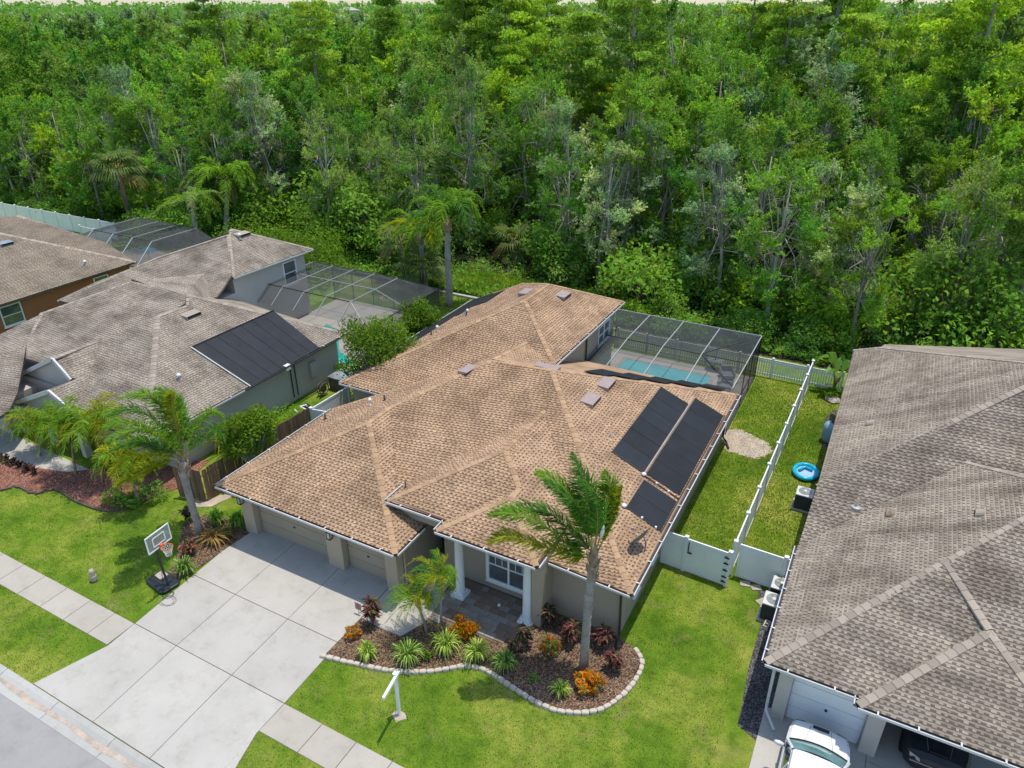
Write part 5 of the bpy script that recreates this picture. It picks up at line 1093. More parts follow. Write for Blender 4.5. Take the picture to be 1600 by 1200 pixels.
# ------------------------------------------------------------------ plants
def leaves(C, size, aspect=.55, up=.55, nrm=None):
    # diamond-shaped leaves at the points C
    n = len(C); d = nr.normal(size=(n, 3)); d[:, 2] = np.abs(d[:, 2]) * .6 + up if nrm is None else d[:, 2]
    if nrm is not None: d = d * .6 + nrm
    d /= np.linalg.norm(d, axis=1, keepdims=True); a = nr.normal(size=(n, 3)); a -= d * np.sum(a * d, axis=1, keepdims=True); a /= np.linalg.norm(a, axis=1, keepdims=True); b = np.cross(d, a)
    s = (size * nr.uniform(.65, 1.35, n))[:, None]; k = s * aspect * .5; fold = d * s * nr.uniform(-.12, .2, n)[:, None]
    return np.stack([C - a * s * .5 + fold * .0, C + b * k + fold, C + a * s * .5 - d * s * .1, C - b * k + fold], axis=1)
def ball(n, r, c, flat=1.0, shell=.35):
    d = nr.normal(size=(n, 3)); d /= np.linalg.norm(d, axis=1, keepdims=True); q = nr.uniform(shell ** 3, 1, n) ** (1 / 3); p = d * (q * r)[:, None]; p[:, 2] *= flat; return p + np.asarray(c)
def tintn(n, s=.22, base=(1, 1, 1)):
    t = np.clip(1 + nr.normal(size=n) * s, .35, 1.8)[:, None] * np.asarray(base)[None, :]; t[:, 0] *= np.clip(1 + nr.normal(size=n) * s * .5, .5, 1.6); return t
def branchy(h, clumps, lean, r0, mat, parent, bare=0, name='trunk', fork=.40, n=7):
    m_ = MB(); top = Vector((lean[0] * .55, lean[1] * .55, h * .62)); mid = Vector((lean[0] * .18 + rnd.uniform(-.2, .2), lean[1] * .18 + rnd.uniform(-.2, .2), h * .3))
    m_.tube([(0, 0, -.1), (mid.x * .3, mid.y * .3, h * .12), mid, top, top + Vector((lean[0] * .2, lean[1] * .2, h * .2))], [r0 * 1.25, r0, r0 * .8, r0 * .5, r0 * .2], n)
    for i, (c, r) in enumerate(clumps):
        t = rnd.uniform(fork, .95); s = mid.lerp(top, (t - fork) / (1 - fork)) if t > fork else mid; e = Vector(c); md = s.lerp(e, .5) + Vector((rnd.uniform(-.5, .5), rnd.uniform(-.5, .5), rnd.uniform(0, .7))); k = rnd.uniform(.22, .42)
        m_.tube([s, md, e], [r0 * k, r0 * k * .65, r0 * k * .25], 5)
        for j in range(3 + bare): v = Vector((rnd.gauss(0, 1), rnd.gauss(0, 1), rnd.uniform(-.2, 1))).normalized() * r * rnd.uniform(.7, 1.25); m_.tube([md.lerp(e, rnd.uniform(.3, 1)), e + v * .5, e + v], [r0 * k * .32, r0 * k * .2, .012], 4)
    return m_.build(name, mat, parent, smooth=True)
def broad(name, cat, seed, h, rad, lm, bark, ncl=30, nl=600, ls=.205, flat=.8, low=.20, bare=1, r0=.17, lean=(0, 0), label=None, group=None, sp=.27, hide=True, loc=(0, -400, 0)):
    global nr; nr = np.random.default_rng(seed); rnd.seed(seed)
    t = thing(name, label, cat, (0, 0, 0), group); cl = []
    for i in range(ncl):
        z = rnd.uniform(low, .93); w = math.sin(min(1, (z - low + .16) / (1.12 - low)) * math.pi) ** .6; a = i * 2.4 + rnd.uniform(-.5, .5); q = rad * w * math.sqrt(rnd.uniform(.12, 1))
        cl.append(((q * math.cos(a) + lean[0] * z, q * math.sin(a) + lean[1] * z, z * h), rad * rnd.uniform(sp * .8, sp * 1.35)))
    V = []; T = []
    for c, r in cl:                                      # leaves sit on short sprays that leave each limb end
        n = int(nl * rnd.uniform(.65, 1.25)); k = 9; c = np.array(c); tc = np.clip(1 + nr.normal() * .15, .65, 1.45); hy = 1 + nr.normal() * .10
        out = c - np.array((lean[0] * .4, lean[1] * .4, c[2] - .35 * rad)); out /= np.linalg.norm(out) + 1e-6
        for j in range(k):
            ax = out * .55 + nr.normal(size=3) * .75 + np.array((-.22, 0, .35)); ax /= np.linalg.norm(ax); L = r * nr.uniform(.9, 1.8); q = nr.uniform(0, 1, n // k) ** .8
            C = c + ax * (q * L)[:, None] + nr.normal(size=(n // k, 3)) * (r * .24 * (1.15 - q))[:, None] * np.array((1, 1, flat)); V.append(leaves(C, ls, .42, .35)); tj = tc * np.clip(1 + nr.normal() * .10, .75, 1.3); T.append(tintn(len(C), .2, (tj * hy, tj, tj * .95)))
    branchy(h, cl, lean, r0, bark, t, bare)
    cards('crown', np.concatenate(V), np.concatenate(T), lm, t); return t
def pine(name, cat, seed, h, rad, lm, bark, nw=11, nl=330, label=None, group=None, start=.5, droop=.25):
    global nr; nr = np.random.default_rng(seed); rnd.seed(seed); t = thing(name, label, cat, (0, 0, 0), group); m_ = MB(); lx, ly = rnd.uniform(-.5, .5), rnd.uniform(-.5, .5); r0 = .24
    m_.tube([(0, 0, -.1), (lx * .3, ly * .3, h * .3), (lx, ly, h * .7), (lx * 1.2, ly * 1.2, h)], [r0 * 1.2, r0, r0 * .6, .04], 8); V = []; T = []
    for i in range(nw):
        z = start + (1 - start) * (i + rnd.random() * .6) / nw; w = rad * (1.0 - .55 * ((z - start) / (1 - start)) ** 2.2) * rnd.uniform(.45, 1.25)
        for j in range(rnd.choice((2, 3, 3, 4))):
            a = rnd.uniform(0, 6.28); o = Vector((lx * z, ly * z, z * h)); e = o + Vector((w * math.cos(a), w * math.sin(a), w * rnd.uniform(-.05, .35))); m_.tube([o, o.lerp(e, .5) + Vector((0, 0, .15)), e], [.05, .035, .012], 4)
            for q in range(4):
                f = rnd.uniform(.5, 1.1); c = o.lerp(e, f) + Vector((rnd.gauss(0, .3), rnd.gauss(0, .3), rnd.gauss(0, .12))); n = int(nl / 4 * rnd.uniform(.6, 1.3)); C = ball(n, .85, c, .38, .1); V.append(leaves(C, .32, .36, .25)); tc = np.clip(1 + nr.normal() * .18, .6, 1.5); T.append(tintn(len(C), .18, (tc, tc, tc)))
    m_.build('trunk', bark, t, smooth=True); cards('crown', np.concatenate(V), np.concatenate(T), lm, t); return t
def frond(pts, llen, mat, parent, n=44, wind=(-.35, -.1, -.25), drop=.45, wid=.035, stem='frond_stem', rs=.022, seed=0, start=.14, name='frond', sub=True):
    g = np.random.default_rng(seed + 77); P = [Vector(p) for p in pts]; dense = []
    for i in range(len(P) - 1):
        a, b, c, d = P[max(i - 1, 0)], P[i], P[i + 1], P[min(i + 2, len(P) - 1)]
        for k in range(10): t = k / 10; dense.append(.5 * ((2 * b) + (-a + c) * t + (2 * a - 5 * b + 4 * c - d) * t * t + (-a + 3 * b - 3 * c + d) * t ** 3))
    dense.append(P[-1]); D = np.array([tuple(p) for p in dense]); V = []; W = np.array(wind)
    for k in range(n):
        t = start + (1 - start) * (k + .5) / n; x = t * (len(D) - 1); i = min(int(x), len(D) - 2); o = D[i] + (D[i + 1] - D[i]) * (x - i); f = D[i + 1] - D[i]; f /= np.linalg.norm(f)
        s = np.cross(f, (0, 0, 1.)); s /= np.linalg.norm(s) + 1e-6; u = np.cross(s, f); L = llen * (math.sin(math.pi * min(1, .18 + .82 * t)) ** .55 * .9 + .15) * (1 - .45 * max(0, t - .75) / .25)
        for sg in (-1, 1):
            for rep in range(2 if sub else 1):
                e1 = s * sg * g.uniform(.6, 1.0) + f * g.uniform(.45, .9) + u * g.uniform(-.15, .65) + W * .35; e1 /= np.linalg.norm(e1); l = L * g.uniform(.8, 1.12); m1 = o + e1 * l * .5; e2 = e1 + W * 1.0 + np.array((0, 0, -drop)) + g.normal(size=3) * .12; e2 /= np.linalg.norm(e2); m2 = m1 + e2 * l * .5
                wv = np.cross(e1, u + g.normal(size=3) * .4); wv /= np.linalg.norm(wv) + 1e-6; w = wid * (.5 + .5 * math.sin(math.pi * min(1, .25 + t * .75)))
                V.append([o - wv * w * .3, o + wv * w * .3, m1 + wv * w * .5, m1 - wv * w * .5]); V.append([m1 - wv * w * .5, m1 + wv * w * .5, m2 + wv * .003, m2 - wv * .003])
    V = np.array(V); sh = np.repeat(np.clip(1 + g.normal(size=len(V) // 2) * .2, .5, 1.6), 2)[:, None]; o = cards(name, V, sh * np.ones((1, 3)), mat, parent)
    m_ = MB(); m_.tube(dense[::3] + [dense[-1]], [rs * (1 - .85 * k / (len(dense[::3]))) for k in range(len(dense[::3]) + 1)], 5); m_.build('stem', stem, o); return o
def crown_frond(o, az, L, rise, fall, wind, k=0):
    d = Vector((math.cos(az), math.sin(az), 0)); o = Vector(o); w = Vector(wind)
    return [o, o + d * L * .28 + Vector((0, 0, L * rise * .55)) + w * L * .04, o + d * L * .62 + Vector((0, 0, L * (rise * .75 - fall * .25))) + w * L * .18, o + d * L * .92 + Vector((0, 0, L * (rise * .65 - fall))) + w * L * .42]
def palm(label, base, top, nf=12, L=2.6, llen=.55, mat='leaf_palm', wind=(-.5, -.2, 0), r0=.13, group=None, boots=True, seed=0, name='queen_palm', n=32, wid=.045, trunk='palm_trunk', dead=0, mats=None, rise=(.25, .95)):
    rnd.seed(seed + 5); base = Vector(base); top = Vector(top); t = thing(name, label, 'palm tree', tuple(base), group); m_ = MB(); d = top - base; K = 14; P = [base + d * (k / K) + Vector((math.sin(k * .5) * .02, 0, 0)) for k in range(K + 1)]; P[0] -= Vector((0, 0, .1))
    m_.tube(P, [r0 * (1.25 - .45 * k / K) * (1 + .05 * (k % 2)) for k in range(K + 1)], 10); m_.build('trunk', trunk, t, smooth=True)
    if boots:
        b = MB(); u = Vector((0, 0, 1)); b.tube([top - u * .5, top - u * .2, top + u * .1, top + u * .45], [r0 * .9, r0 * 1.5, r0 * 1.3, r0 * .5], 10)
        for j in range(9): a = j * 2.4; q = top - u * (.35 - .06 * j); b.tube([q, q + Vector((math.cos(a) * r0 * 1.6, math.sin(a) * r0 * 1.6, .22))], [r0 * .35, r0 * .12], 5)
        b.build('crownshaft', 'palm_boot', t, smooth=True)
    for i in range(nf):
        az = i * 2.399 + rnd.uniform(-.25, .25); e = rnd.uniform(*rise); fd = crown_frond(top + Vector((0, 0, .25)), az, L * rnd.uniform(.8, 1.1), e, rnd.uniform(.25, .75), wind)
        mt = mats[i % len(mats)] if mats else mat
        frond(fd, llen, mt, t, n, (wind[0] * .6, wind[1] * .6, -.2), .5, wid, seed=seed * 31 + i, sub=False)
    for i in range(dead):
        az = i * 1.9 + .4; frond([top + Vector((0, 0, .05)), top + Vector((math.cos(az) * .5, math.sin(az) * .5, -.2)), top + Vector((math.cos(az) * .75, math.sin(az) * .75, -1.2)), top + Vector((math.cos(az) * .6, math.sin(az) * .6, -2.0))], llen * .6, 'leaf_dead', t, 22, seed=seed * 17 + i, sub=False, name='dead_frond')
    return t
def fan_palm(label, base, h, nf=26, L=1.5, mat='leaf_sabal', group=None, seed=0, trunk=True, name='cabbage_palm'):
    g = np.random.default_rng(seed + 9); base = Vector(base); t = thing(name, label, 'palm tree', tuple(base), group); top = base + Vector((g.uniform(-.3, .3), g.uniform(-.3, .3), h))
    if trunk: m_ = MB(); m_.tube([base - Vector((0, 0, .1)), base.lerp(top, .5), top], [.22, .19, .24], 10); m_.build('trunk', 'bark_brown', t, smooth=True)
    for i in range(nf):
        az = i * 2.399; el = math.sin(g.uniform(-.7, 1.35)); d = np.array((math.cos(az) * math.cos(el), math.sin(az) * math.cos(el), math.sin(el))); c = np.array(top) + d * L * .75; V = []; u = np.array((0, 0, 1.)); s = np.cross(d, u); s /= np.linalg.norm(s) + 1e-6; n_ = np.cross(s, d)
        for k in range(18):
            a = (k - 8.5) / 8.5 * 2.0; e = d * math.cos(a) + s * math.sin(a); l = L * (.85 - .22 * abs(a) / 2) * g.uniform(.85, 1.1); m1 = c + e * l * .55 + n_ * .06; tp = c + e * l * .9 + np.array((0, 0, -.35 * l)) + d * .1 * l; w = np.cross(e, n_) * .05 * L / 1.5
            V.append([c - w * .2, c + w * .2, m1 + w, m1 - w]); V.append([m1 - w, m1 + w, tp + w * .1, tp - w * .1])
        V = np.array(V); tn = np.clip(1 + g.normal(size=len(V)) * .16, .6, 1.5)[:, None] * np.ones((1, 3)); dm = 'leaf_dead' if el < -.35 and g.random() < .7 else mat; o = cards('frond', V, tn, dm, t); m_ = MB(); m_.tube([tuple(top), tuple(c)], [.03, .018], 5); m_.build('stem', 'frond_stem', o)
    return t
def blades(label, base, n, L, mat, wid=.03, seed=0, name='flax_lily', cat='plant', spread=.8, edge=None, group=None):
    g = np.random.default_rng(seed + 3); base = np.array(base); t = thing(name, label, cat, tuple(base), group); V = []; T = []
    for i in range(n):
        a = g.uniform(0, 6.28); s = g.uniform(.15, 1) * spread; d = np.array((math.cos(a), math.sin(a), 0)); l = L * g.uniform(.65, 1.15); o = base + d * g.uniform(0, .10) * L + np.array((0, 0, .03)); p1 = o + d * l * .30 * s + np.array((0, 0, l * .52)); p2 = p1 + d * l * .38 * s + np.array((0, 0, l * (.28 - .3 * s))); p3 = p2 + d * l * .28 * s + np.array((0, 0, -l * .36 * s)); w = np.array((-math.sin(a), math.cos(a), 0)) * wid * g.uniform(.7, 1.2)
        tn = np.clip(1 + g.normal() * .22, .5, 1.7); tc = np.array((1, 1, 1)) * tn
        if edge and g.random() < .45: tc = tc * np.array(edge)
        for a_, b_, k0, k1 in ((o, p1, .55, 1), (p1, p2, 1, .8), (p2, p3, .8, .1)): V.append([a_ - w * k0, a_ + w * k0, b_ + w * k1, b_ - w * k1]); T.append(tc)
    cards('leaf_clump', np.array(V), np.array(T), mat, t); return t
def bush(label, base, h, r, mat, n=420, ls=.10, seed=0, name='shrub', cat='shrub', aspect=.55, bark='bark_brown', group=None, mix=None, ncl=9, flat=.8, low=.25):
    g = np.random.default_rng(seed + 21); global nr; nr = g; rnd.seed(seed); base = Vector(base); t = thing(name, label, cat, tuple(base), group); m_ = MB(); V = []; T = []; V2 = []
    for i in range(ncl):
        a = i * 2.4; q = r * math.sqrt(g.uniform(.02, .8)); z = h * g.uniform(low, .85) * (1 - .3 * (q / r) ** 2); c = np.array((base.x + q * math.cos(a), base.y + q * math.sin(a), z)); m_.tube([base - Vector((0, 0, .03)), base.lerp(Vector(c), .5) + Vector((0, 0, .05 * h)), Vector(c)], [.018 * h + .006, .010 * h + .004, .004], 5)
        C = ball(n // ncl, r * .45, c, flat, .3); C[:, 2] = np.maximum(C[:, 2], .03); V.append(leaves(C, ls, aspect, .5)); tc = np.clip(1 + g.normal() * .15, .65, 1.4); T.append(tintn(len(C), .2, (tc, tc, tc)))
    V = np.concatenate(V); T = np.concatenate(T); m_.build('stem', bark, t, smooth=True)
    if mix:
        k = g.random(len(V)) < mix[1]; cards('foliage', V[~k], T[~k], mat, t); cards('bloom' if 'bloom' in mix[0] or 'red' in mix[0] else 'young_leaves', V[k], T[k], mix[0], t)
    else: cards('foliage', V, T, mat, t)
    return t
def ti(label, base, h, mat='leaf_ti', seed=0, group=None, stems=5):
    g = np.random.default_rng(seed + 13); base = np.array(base); t = thing('ti_plant', label, 'plant', tuple(base), group); m_ = MB(); V = []; T = []
    for s in range(stems):
        a = g.uniform(0, 6.28); top = base + np.array((math.cos(a) * .22 * g.uniform(.1, 1), math.sin(a) * .22 * g.uniform(.1, 1), h * g.uniform(.5, .95))); m_.tube([tuple(base), tuple(top)], [.018, .013], 5)
        for i in range(26):
            q = base + (top - base) * g.uniform(.45, 1.02); az = g.uniform(0, 6.28); d = np.array((math.cos(az), math.sin(az), g.uniform(.2, 1.1))); d /= np.linalg.norm(d); l = g.uniform(.24, .42) * (h / 1.0) ** .5; w = np.array((-math.sin(az), math.cos(az), 0)) * .04; p1 = q + d * l * .5; p2 = p1 + (d + np.array((0, 0, -.7))) * l * .5; tn = np.clip(1 + g.normal() * .3, .35, 2.2); tc = np.array((1, 1, 1)) * tn
            u_ = g.random()
            if u_ < .16: tc = tc * np.array((2.3, 2.6, 2.2))
            elif u_ < .42: tc = tc * np.array((.75, 2.6, .9))
            V += [[q - w * .25, q + w * .25, p1 + w, p1 - w], [p1 - w, p1 + w, p2 + w * .12, p2 - w * .12]]; T += [tc, tc]
    m_.build('stem', 'bark_brown', t); cards('foliage', np.array(V), np.array(T), mat, t); return t

# ------------------------------------------------------------------ the wood: prototypes, then individuals
WOOD = 'trees of the dense wood behind the houses'
LB = {'oak': 'broad green tree with rounded crown in the dense wood behind the houses', 'dark': 'dark green full-crowned tree in the dense wood behind the houses', 'olive': 'dull olive-green tree with thin crown in the wood behind the houses',
      'bright': 'yellow-green leafy tree in the dense wood behind the houses', 'silver': 'silvery grey-green tree with pale limbs in the wood behind the houses', 'pine': 'tall straight-trunked conifer rising out of the wood behind the houses'}
protos = []; lods = {}
for s, (kd, h, r, lm, bk, kw) in enumerate((
    ('oak', 13.5, 3.3, 'leaf_oak', 'bark_pale', {}), ('oak', 15, 3.0, 'leaf_oak', 'bark_pale', dict(low=.16)), ('dark', 13, 3.4, 'leaf_dark', 'bark_grey', {}), ('dark', 14.5, 3.1, 'leaf_dark', 'bark_pale', dict(low=.3)),
    ('olive', 14.5, 3.0, 'leaf_olive', 'bark_pale', dict(bare=4, nl=430, lean=(-.8, .2))), ('olive', 13.5, 3.2, 'leaf_olive', 'bark_pale', dict(bare=3, nl=460)), ('bright', 14, 3.0, 'leaf_bright', 'bark_grey', dict(lean=(-.6, 0))), ('bright', 12, 3.2, 'leaf_bright', 'bark_grey', {}),
    ('silver', 14, 2.9, 'leaf_silver', 'bark_pale', dict(bare=5, nl=400, lean=(-1.2, 0)))), 1):
    p = broad('oak_tree' if kd != 'silver' else 'willow_tree', 'tree', 100 + s, h, r, lm, bk, label=LB[kd], group=WOOD + ', ' + kd, **kw); protos.append((kd, p, h))
    if s % 2 or kd in ('silver',):
        kw2 = {k_: v_ for k_, v_ in kw.items() if k_ not in ('nl', 'ls', 'bare')}; p = broad('oak_tree' if kd != 'silver' else 'willow_tree', 'tree', 160 + s, h, r, lm, bk, label=LB[kd], group=WOOD + ', ' + kd, nl=230, ls=.33, ncl=26, **kw2); lods.setdefault(kd, []).append((p, h))
for s, (h, r, lm) in enumerate(((19, 2.6, 'leaf_pine'), (17.5, 2.9, 'leaf_bright'), (18.5, 2.4, 'leaf_pine'))):
    p = pine('pine_tree', 'tree', 140 + s, h, r, lm, 'bark_grey', label=LB['pine'], group=WOOD + ', pine'); protos.append(('pine', p, h))
rnd.seed(4); used = set(); spots = []
def jgrid(y0, y1, st):
    y = y0
    while y < y1:
        x = -190.0 + rnd.uniform(0, st)
        while x < 110: spots.append((x + rnd.uniform(-.38, .38) * st, y + rnd.uniform(-.38, .38) * st)); x += st
        y += st * .92
jgrid(51.0, 100.0, 4.9); jgrid(100.0, 340.0, 5.8)
spots = [s for s in spots if s[1] > 51.6 + 1.0 * math.sin(s[0] * .35) - (2 if s[0] < -62 else 0) + (0 if s[0] < 2 else 2.0) + (3.0 if -38 < s[0] < -17 else 0)]
for x_ in np.arange(-118, -62, 5.0): spots.append((x_ + rnd.uniform(-1, 1), 49.5 + rnd.uniform(-.6, 1.5)))
CLR = [(GD(x_, 330, d_), r_) for x_, d_, r_ in ((352, 78, 6.0), (302, 74, 5.5), (200, 82, 5.5), (657, 58, 3.5), (699, 58, 3.5), (800, 66, 3.0))]
def clear(x, y):
    for c, r in CLR:
        dc = hd(c); d_ = math.hypot(x, y); lat = abs(x * c.y - y * c.x) / dc
        if lat < r and d_ < dc + 2.5: return False
    return True
spots = [s for s in spots if clear(*s)]
A = np.array([(x, y, 11.0) for x, y in spots]); vis = inview(A, .07) | inview(A + (0, 0, 3.0), .05) | inview(A - (0, 0, 6.0), .03); dist = np.hypot(A[:, 0], A[:, 1]); order = [i for i in np.argsort(dist) if vis[i]]
near, far = order[:285], order[285:]
bykind = {}
for kd, p, h in protos: bykind.setdefault(kd, []).append((p, h))
def zone(x, y):                                          # which kinds stand where
    u = x + y * .25; r_ = rnd.random()
    if y > 70 and r_ < .09: return 'pine'
    if -20 < u < 14: return rnd.choice(('oak', 'oak', 'olive', 'dark', 'silver', 'oak', 'bright'))
    if u >= 14: return rnd.choice(('bright', 'oak', 'oak', 'dark', 'bright', 'olive'))
    if u < -38: return rnd.choice(('dark', 'dark', 'oak', 'oak', 'bright', 'oak'))
    return rnd.choice(('oak', 'olive', 'oak', 'dark', 'olive', 'silver', 'bright'))
firsts = set()
def plant(kd, x, y, s, rz, label=None, stretch=1.0):
    p, h = rnd.choice(lods[kd] if math.hypot(x, y) > 88 and kd in lods else bykind[kd]); sv = (s, s, s * stretch)
    if p.name not in firsts and label is None: firsts.add(p.name); p.location = (x, y, 0); p.rotation_euler = (0, 0, rz); p.scale = sv; return p
    return copy_tree(p, (x, y, 0), rz, sv, label)
for i in near:
    x, y = spots[i]; s = rnd.uniform(.78, 1.12) * (1.0 + min(.38, max(0, (y - 58) / 90)));
    if y < 57: s *= .90
    plant(zone(x, y), x, y, s, rnd.uniform(0, 6.28), stretch=rnd.uniform(.9, 1.12))
def feature(kd, px, py, dist, hgt, label, sc_=None):
    q = GD(px, py, dist); p, h = bykind[kd][0]; s = hgt / h; c = copy_tree(p, (q.x, q.y, 0), rnd.uniform(0, 6.28), (sc_ or s, sc_ or s, s), label)
    if 'group' in c: del c['group']
    return c
feature('pine', 958, 420, 78, 22.5, 'tallest conifer, its thin crown above the right end of the brown rear roof')
feature('pine', 515, 330, 92, 22.0, 'tall dark conifer reaching the skyline above the left pool cage')
feature('pine', 1440, 420, 72, 19.5, 'bright green conifer at the far right above the right house')
feature('pine', 1585, 500, 56, 15, 'small conifer with pale trunk at the right edge of the wood')
feature('silver', 1008, 430, 64, 13.5, 'pale silvery tree with forked white trunk behind the pool cage')
feature('silver', 240, 300, 95, 16, 'silvery crowned tree above the cabbage palm on the left')
feature('silver', 1150, 400, 74, 15, 'wind-blown silver-leaved tree right of the tallest conifer')
feature('silver', 430, 330, 84, 16, 'pale grey-green crown near the skyline on the left')
# bare dead branches among the crowns on the right
q = GD(1480, 380, 62); t = thing('dead_tree', 'leafless grey tree with bare twisting branches on the right', 'tree', (q.x, q.y, 0)); rnd.seed(9); cl = [((q.x * 0 + rnd.uniform(-2.6, 1.2), rnd.uniform(-1.5, 1.5), rnd.uniform(6.5, 10.5)), 1.5) for _ in range(10)]
branchy(10.5, cl, (-1.5, 0), .16, 'bark_pale', t, 6).matrix_parent_inverse = Matrix.Identity(4)
# the rest of the wood, one mass
rnd.seed(8)
wc = bpy.data.collections.new('far_crowns')
for lst in lods.values():
    for p, h in lst:
        for ch in p.children:
            if ch.name.startswith('crown'): wc.objects.link(bpy.data.objects.new('far_crown', ch.data))
me = bpy.data.meshes.new('distant_wood'); P = [(spots[i][0], spots[i][1], 0) for i in far]; me.from_pydata(P, [], [])
a1 = me.attributes.new('scl', 'FLOAT', 'POINT'); a1.data.foreach_set('value', [rnd.uniform(1.02, 1.48) for _ in P]); a2 = me.attributes.new('turn', 'FLOAT', 'POINT'); a2.data.foreach_set('value', [rnd.uniform(0, 6.28) for _ in P])
a3 = me.attributes.new('pickid', 'INT', 'POINT'); a3.data.foreach_set('value', [rnd.randrange(len(wc.objects)) if rnd.random() < .93 else len(wc.objects) - 1 for _ in P])
o = bpy.data.objects.new('distant_wood', me); COL.objects.link(o); o['kind'] = 'stuff'; o['label'] = 'mass of tree crowns running back to the skyline'
ng = bpy.data.node_groups.new('scatter', 'GeometryNodeTree'); ng.interface.new_socket('Geometry', in_out='INPUT', socket_type='NodeSocketGeometry'); ng.interface.new_socket('Geometry', in_out='OUTPUT', socket_type='NodeSocketGeometry')
gi = ng.nodes.new('NodeGroupInput'); go = ng.nodes.new('NodeGroupOutput'); ip = ng.nodes.new('GeometryNodeInstanceOnPoints'); ci = ng.nodes.new('GeometryNodeCollectionInfo'); ci.inputs['Collection'].default_value = wc; ci.inputs['Separate Children'].default_value = True; ci.inputs['Reset Children'].default_value = True
def nattr(nm, ty): x = ng.nodes.new('GeometryNodeInputNamedAttribute'); x.data_type = ty; x.inputs['Name'].default_value = nm; return x.outputs['Attribute']
cx = ng.nodes.new('ShaderNodeCombineXYZ'); ng.links.new(nattr('turn', 'FLOAT'), cx.inputs['Z']); ip.inputs['Pick Instance'].default_value = True
ng.links.new(gi.outputs[0], ip.inputs['Points']); ng.links.new(ci.outputs[0], ip.inputs['Instance']); ng.links.new(nattr('pickid', 'INT'), ip.inputs['Instance Index']); ng.links.new(cx.outputs[0], ip.inputs['Rotation']); ng.links.new(nattr('scl', 'FLOAT'), ip.inputs['Scale']); ng.links.new(ip.outputs[0], go.inputs[0])
o.modifiers.new('scatter', 'NODES').node_group = ng
V = []; T = []
for ring, (d0, cnt, hh, sz) in enumerate(((350, 500, 19, 1.1), (470, 600, 20, 1.5), (650, 560, 21, 2.4), (900, 420, 22, 4.0), (1400, 330, 24, 6.5), (2200, 300, 27, 10))):
    for j in range(cnt):
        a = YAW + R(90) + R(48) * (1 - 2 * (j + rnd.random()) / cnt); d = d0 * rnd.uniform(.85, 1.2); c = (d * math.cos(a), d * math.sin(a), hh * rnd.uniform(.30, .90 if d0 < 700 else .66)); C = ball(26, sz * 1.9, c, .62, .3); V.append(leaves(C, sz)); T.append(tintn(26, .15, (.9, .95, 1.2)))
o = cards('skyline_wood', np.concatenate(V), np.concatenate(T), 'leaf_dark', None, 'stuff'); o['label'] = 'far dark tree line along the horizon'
for px, py, d, w_ in ((545, 16, 640, 12),):
    q = GD(px, py, d); hz = thing('far_house', 'pale roof of a far house at the skyline', 'house', (q.x, q.y, 0)); MB().box(q.x - w_ / 2, q.x + w_ / 2, q.y - 5, q.y + 5, 0, q.z).build('wall', 'stucco_pale', hz)
    m_ = MB(); z = q.z; m_.face([(q.x - w_ / 2 - .5, q.y - 5.5, z), (q.x + w_ / 2 + .5, q.y - 5.5, z), (q.x + w_ / 2 - 3, q.y, z + 2.2), (q.x - w_ / 2 + 3, q.y, z + 2.2)]); m_.face([(q.x - w_ / 2 - .5, q.y - 5.5, z), (q.x - w_ / 2 + 3, q.y, z + 2.2), (q.x - w_ / 2 - .5, q.y + 5.5, z)]); m_.face([(q.x + w_ / 2 + .5, q.y - 5.5, z), (q.x + w_ / 2 + .5, q.y + 5.5, z), (q.x + w_ / 2 - 3, q.y, z + 2.2)]); m_.build('roof', 'far_roof', hz)

# ------------------------------------------------------------------ understorey along the edge of the wood
UG = 'low shrubs along the edge of the wood'
up = []
for s, (mt, h, r) in enumerate((('leaf_dark', 2.2, 1.5), ('leaf_oak', 2.8, 1.7), ('leaf_bright', 1.8, 1.4), ('leaf_lime', 1.4, 1.2), ('leaf_olive', 2.4, 1.5), ('leaf_oak', 4.6, 1.9))):
    b_ = bush('leafy green shrub growing along the edge of the wood', (0, 0, 0), h, r, mt, 1100, .22, seed=60 + s, group=UG, ncl=12); up.append(b_)
rnd.seed(31); us = []
for k in range(85):
    x = rnd.uniform(-105, 20); y = rnd.uniform(49.0, 57) + (2 if x > 2 else 0) + (0 if x > -60 else -2.2)
    if -36 < x < -18 and y < 53.2: continue
    us.append((x, y))
for k in range(16): us.append((rnd.uniform(-20, 22), rnd.uniform(46.6, 50.5) + (1.5 if k % 2 else 0)))
for k in range(75): us.append((rnd.uniform(-95, 22), rnd.uniform(53, 63)))
us = [s for s in us if clear(*s) and inview(np.array([[s[0], s[1], 1.0]]), .05)[0]]
f2 = set()
for i, (x, y) in enumerate(us):
    p = up[rnd.choice((0, 0, 1, 1, 2, 4, 5, 3 if rnd.random() < .5 else 1))]; s = rnd.uniform(.7, 1.25) * (1.7 if y > 53 else 1)
    if p.name not in f2: f2.add(p.name); p.location = (x, y, 0); p.scale = (s, s, s)
    else: copy_tree(p, (x, y, 0), rnd.uniform(0, 6.28), s)
for i, p in enumerate(up):
    if p.name not in f2: p.location = (-30 + 6 * i, 55, 0)
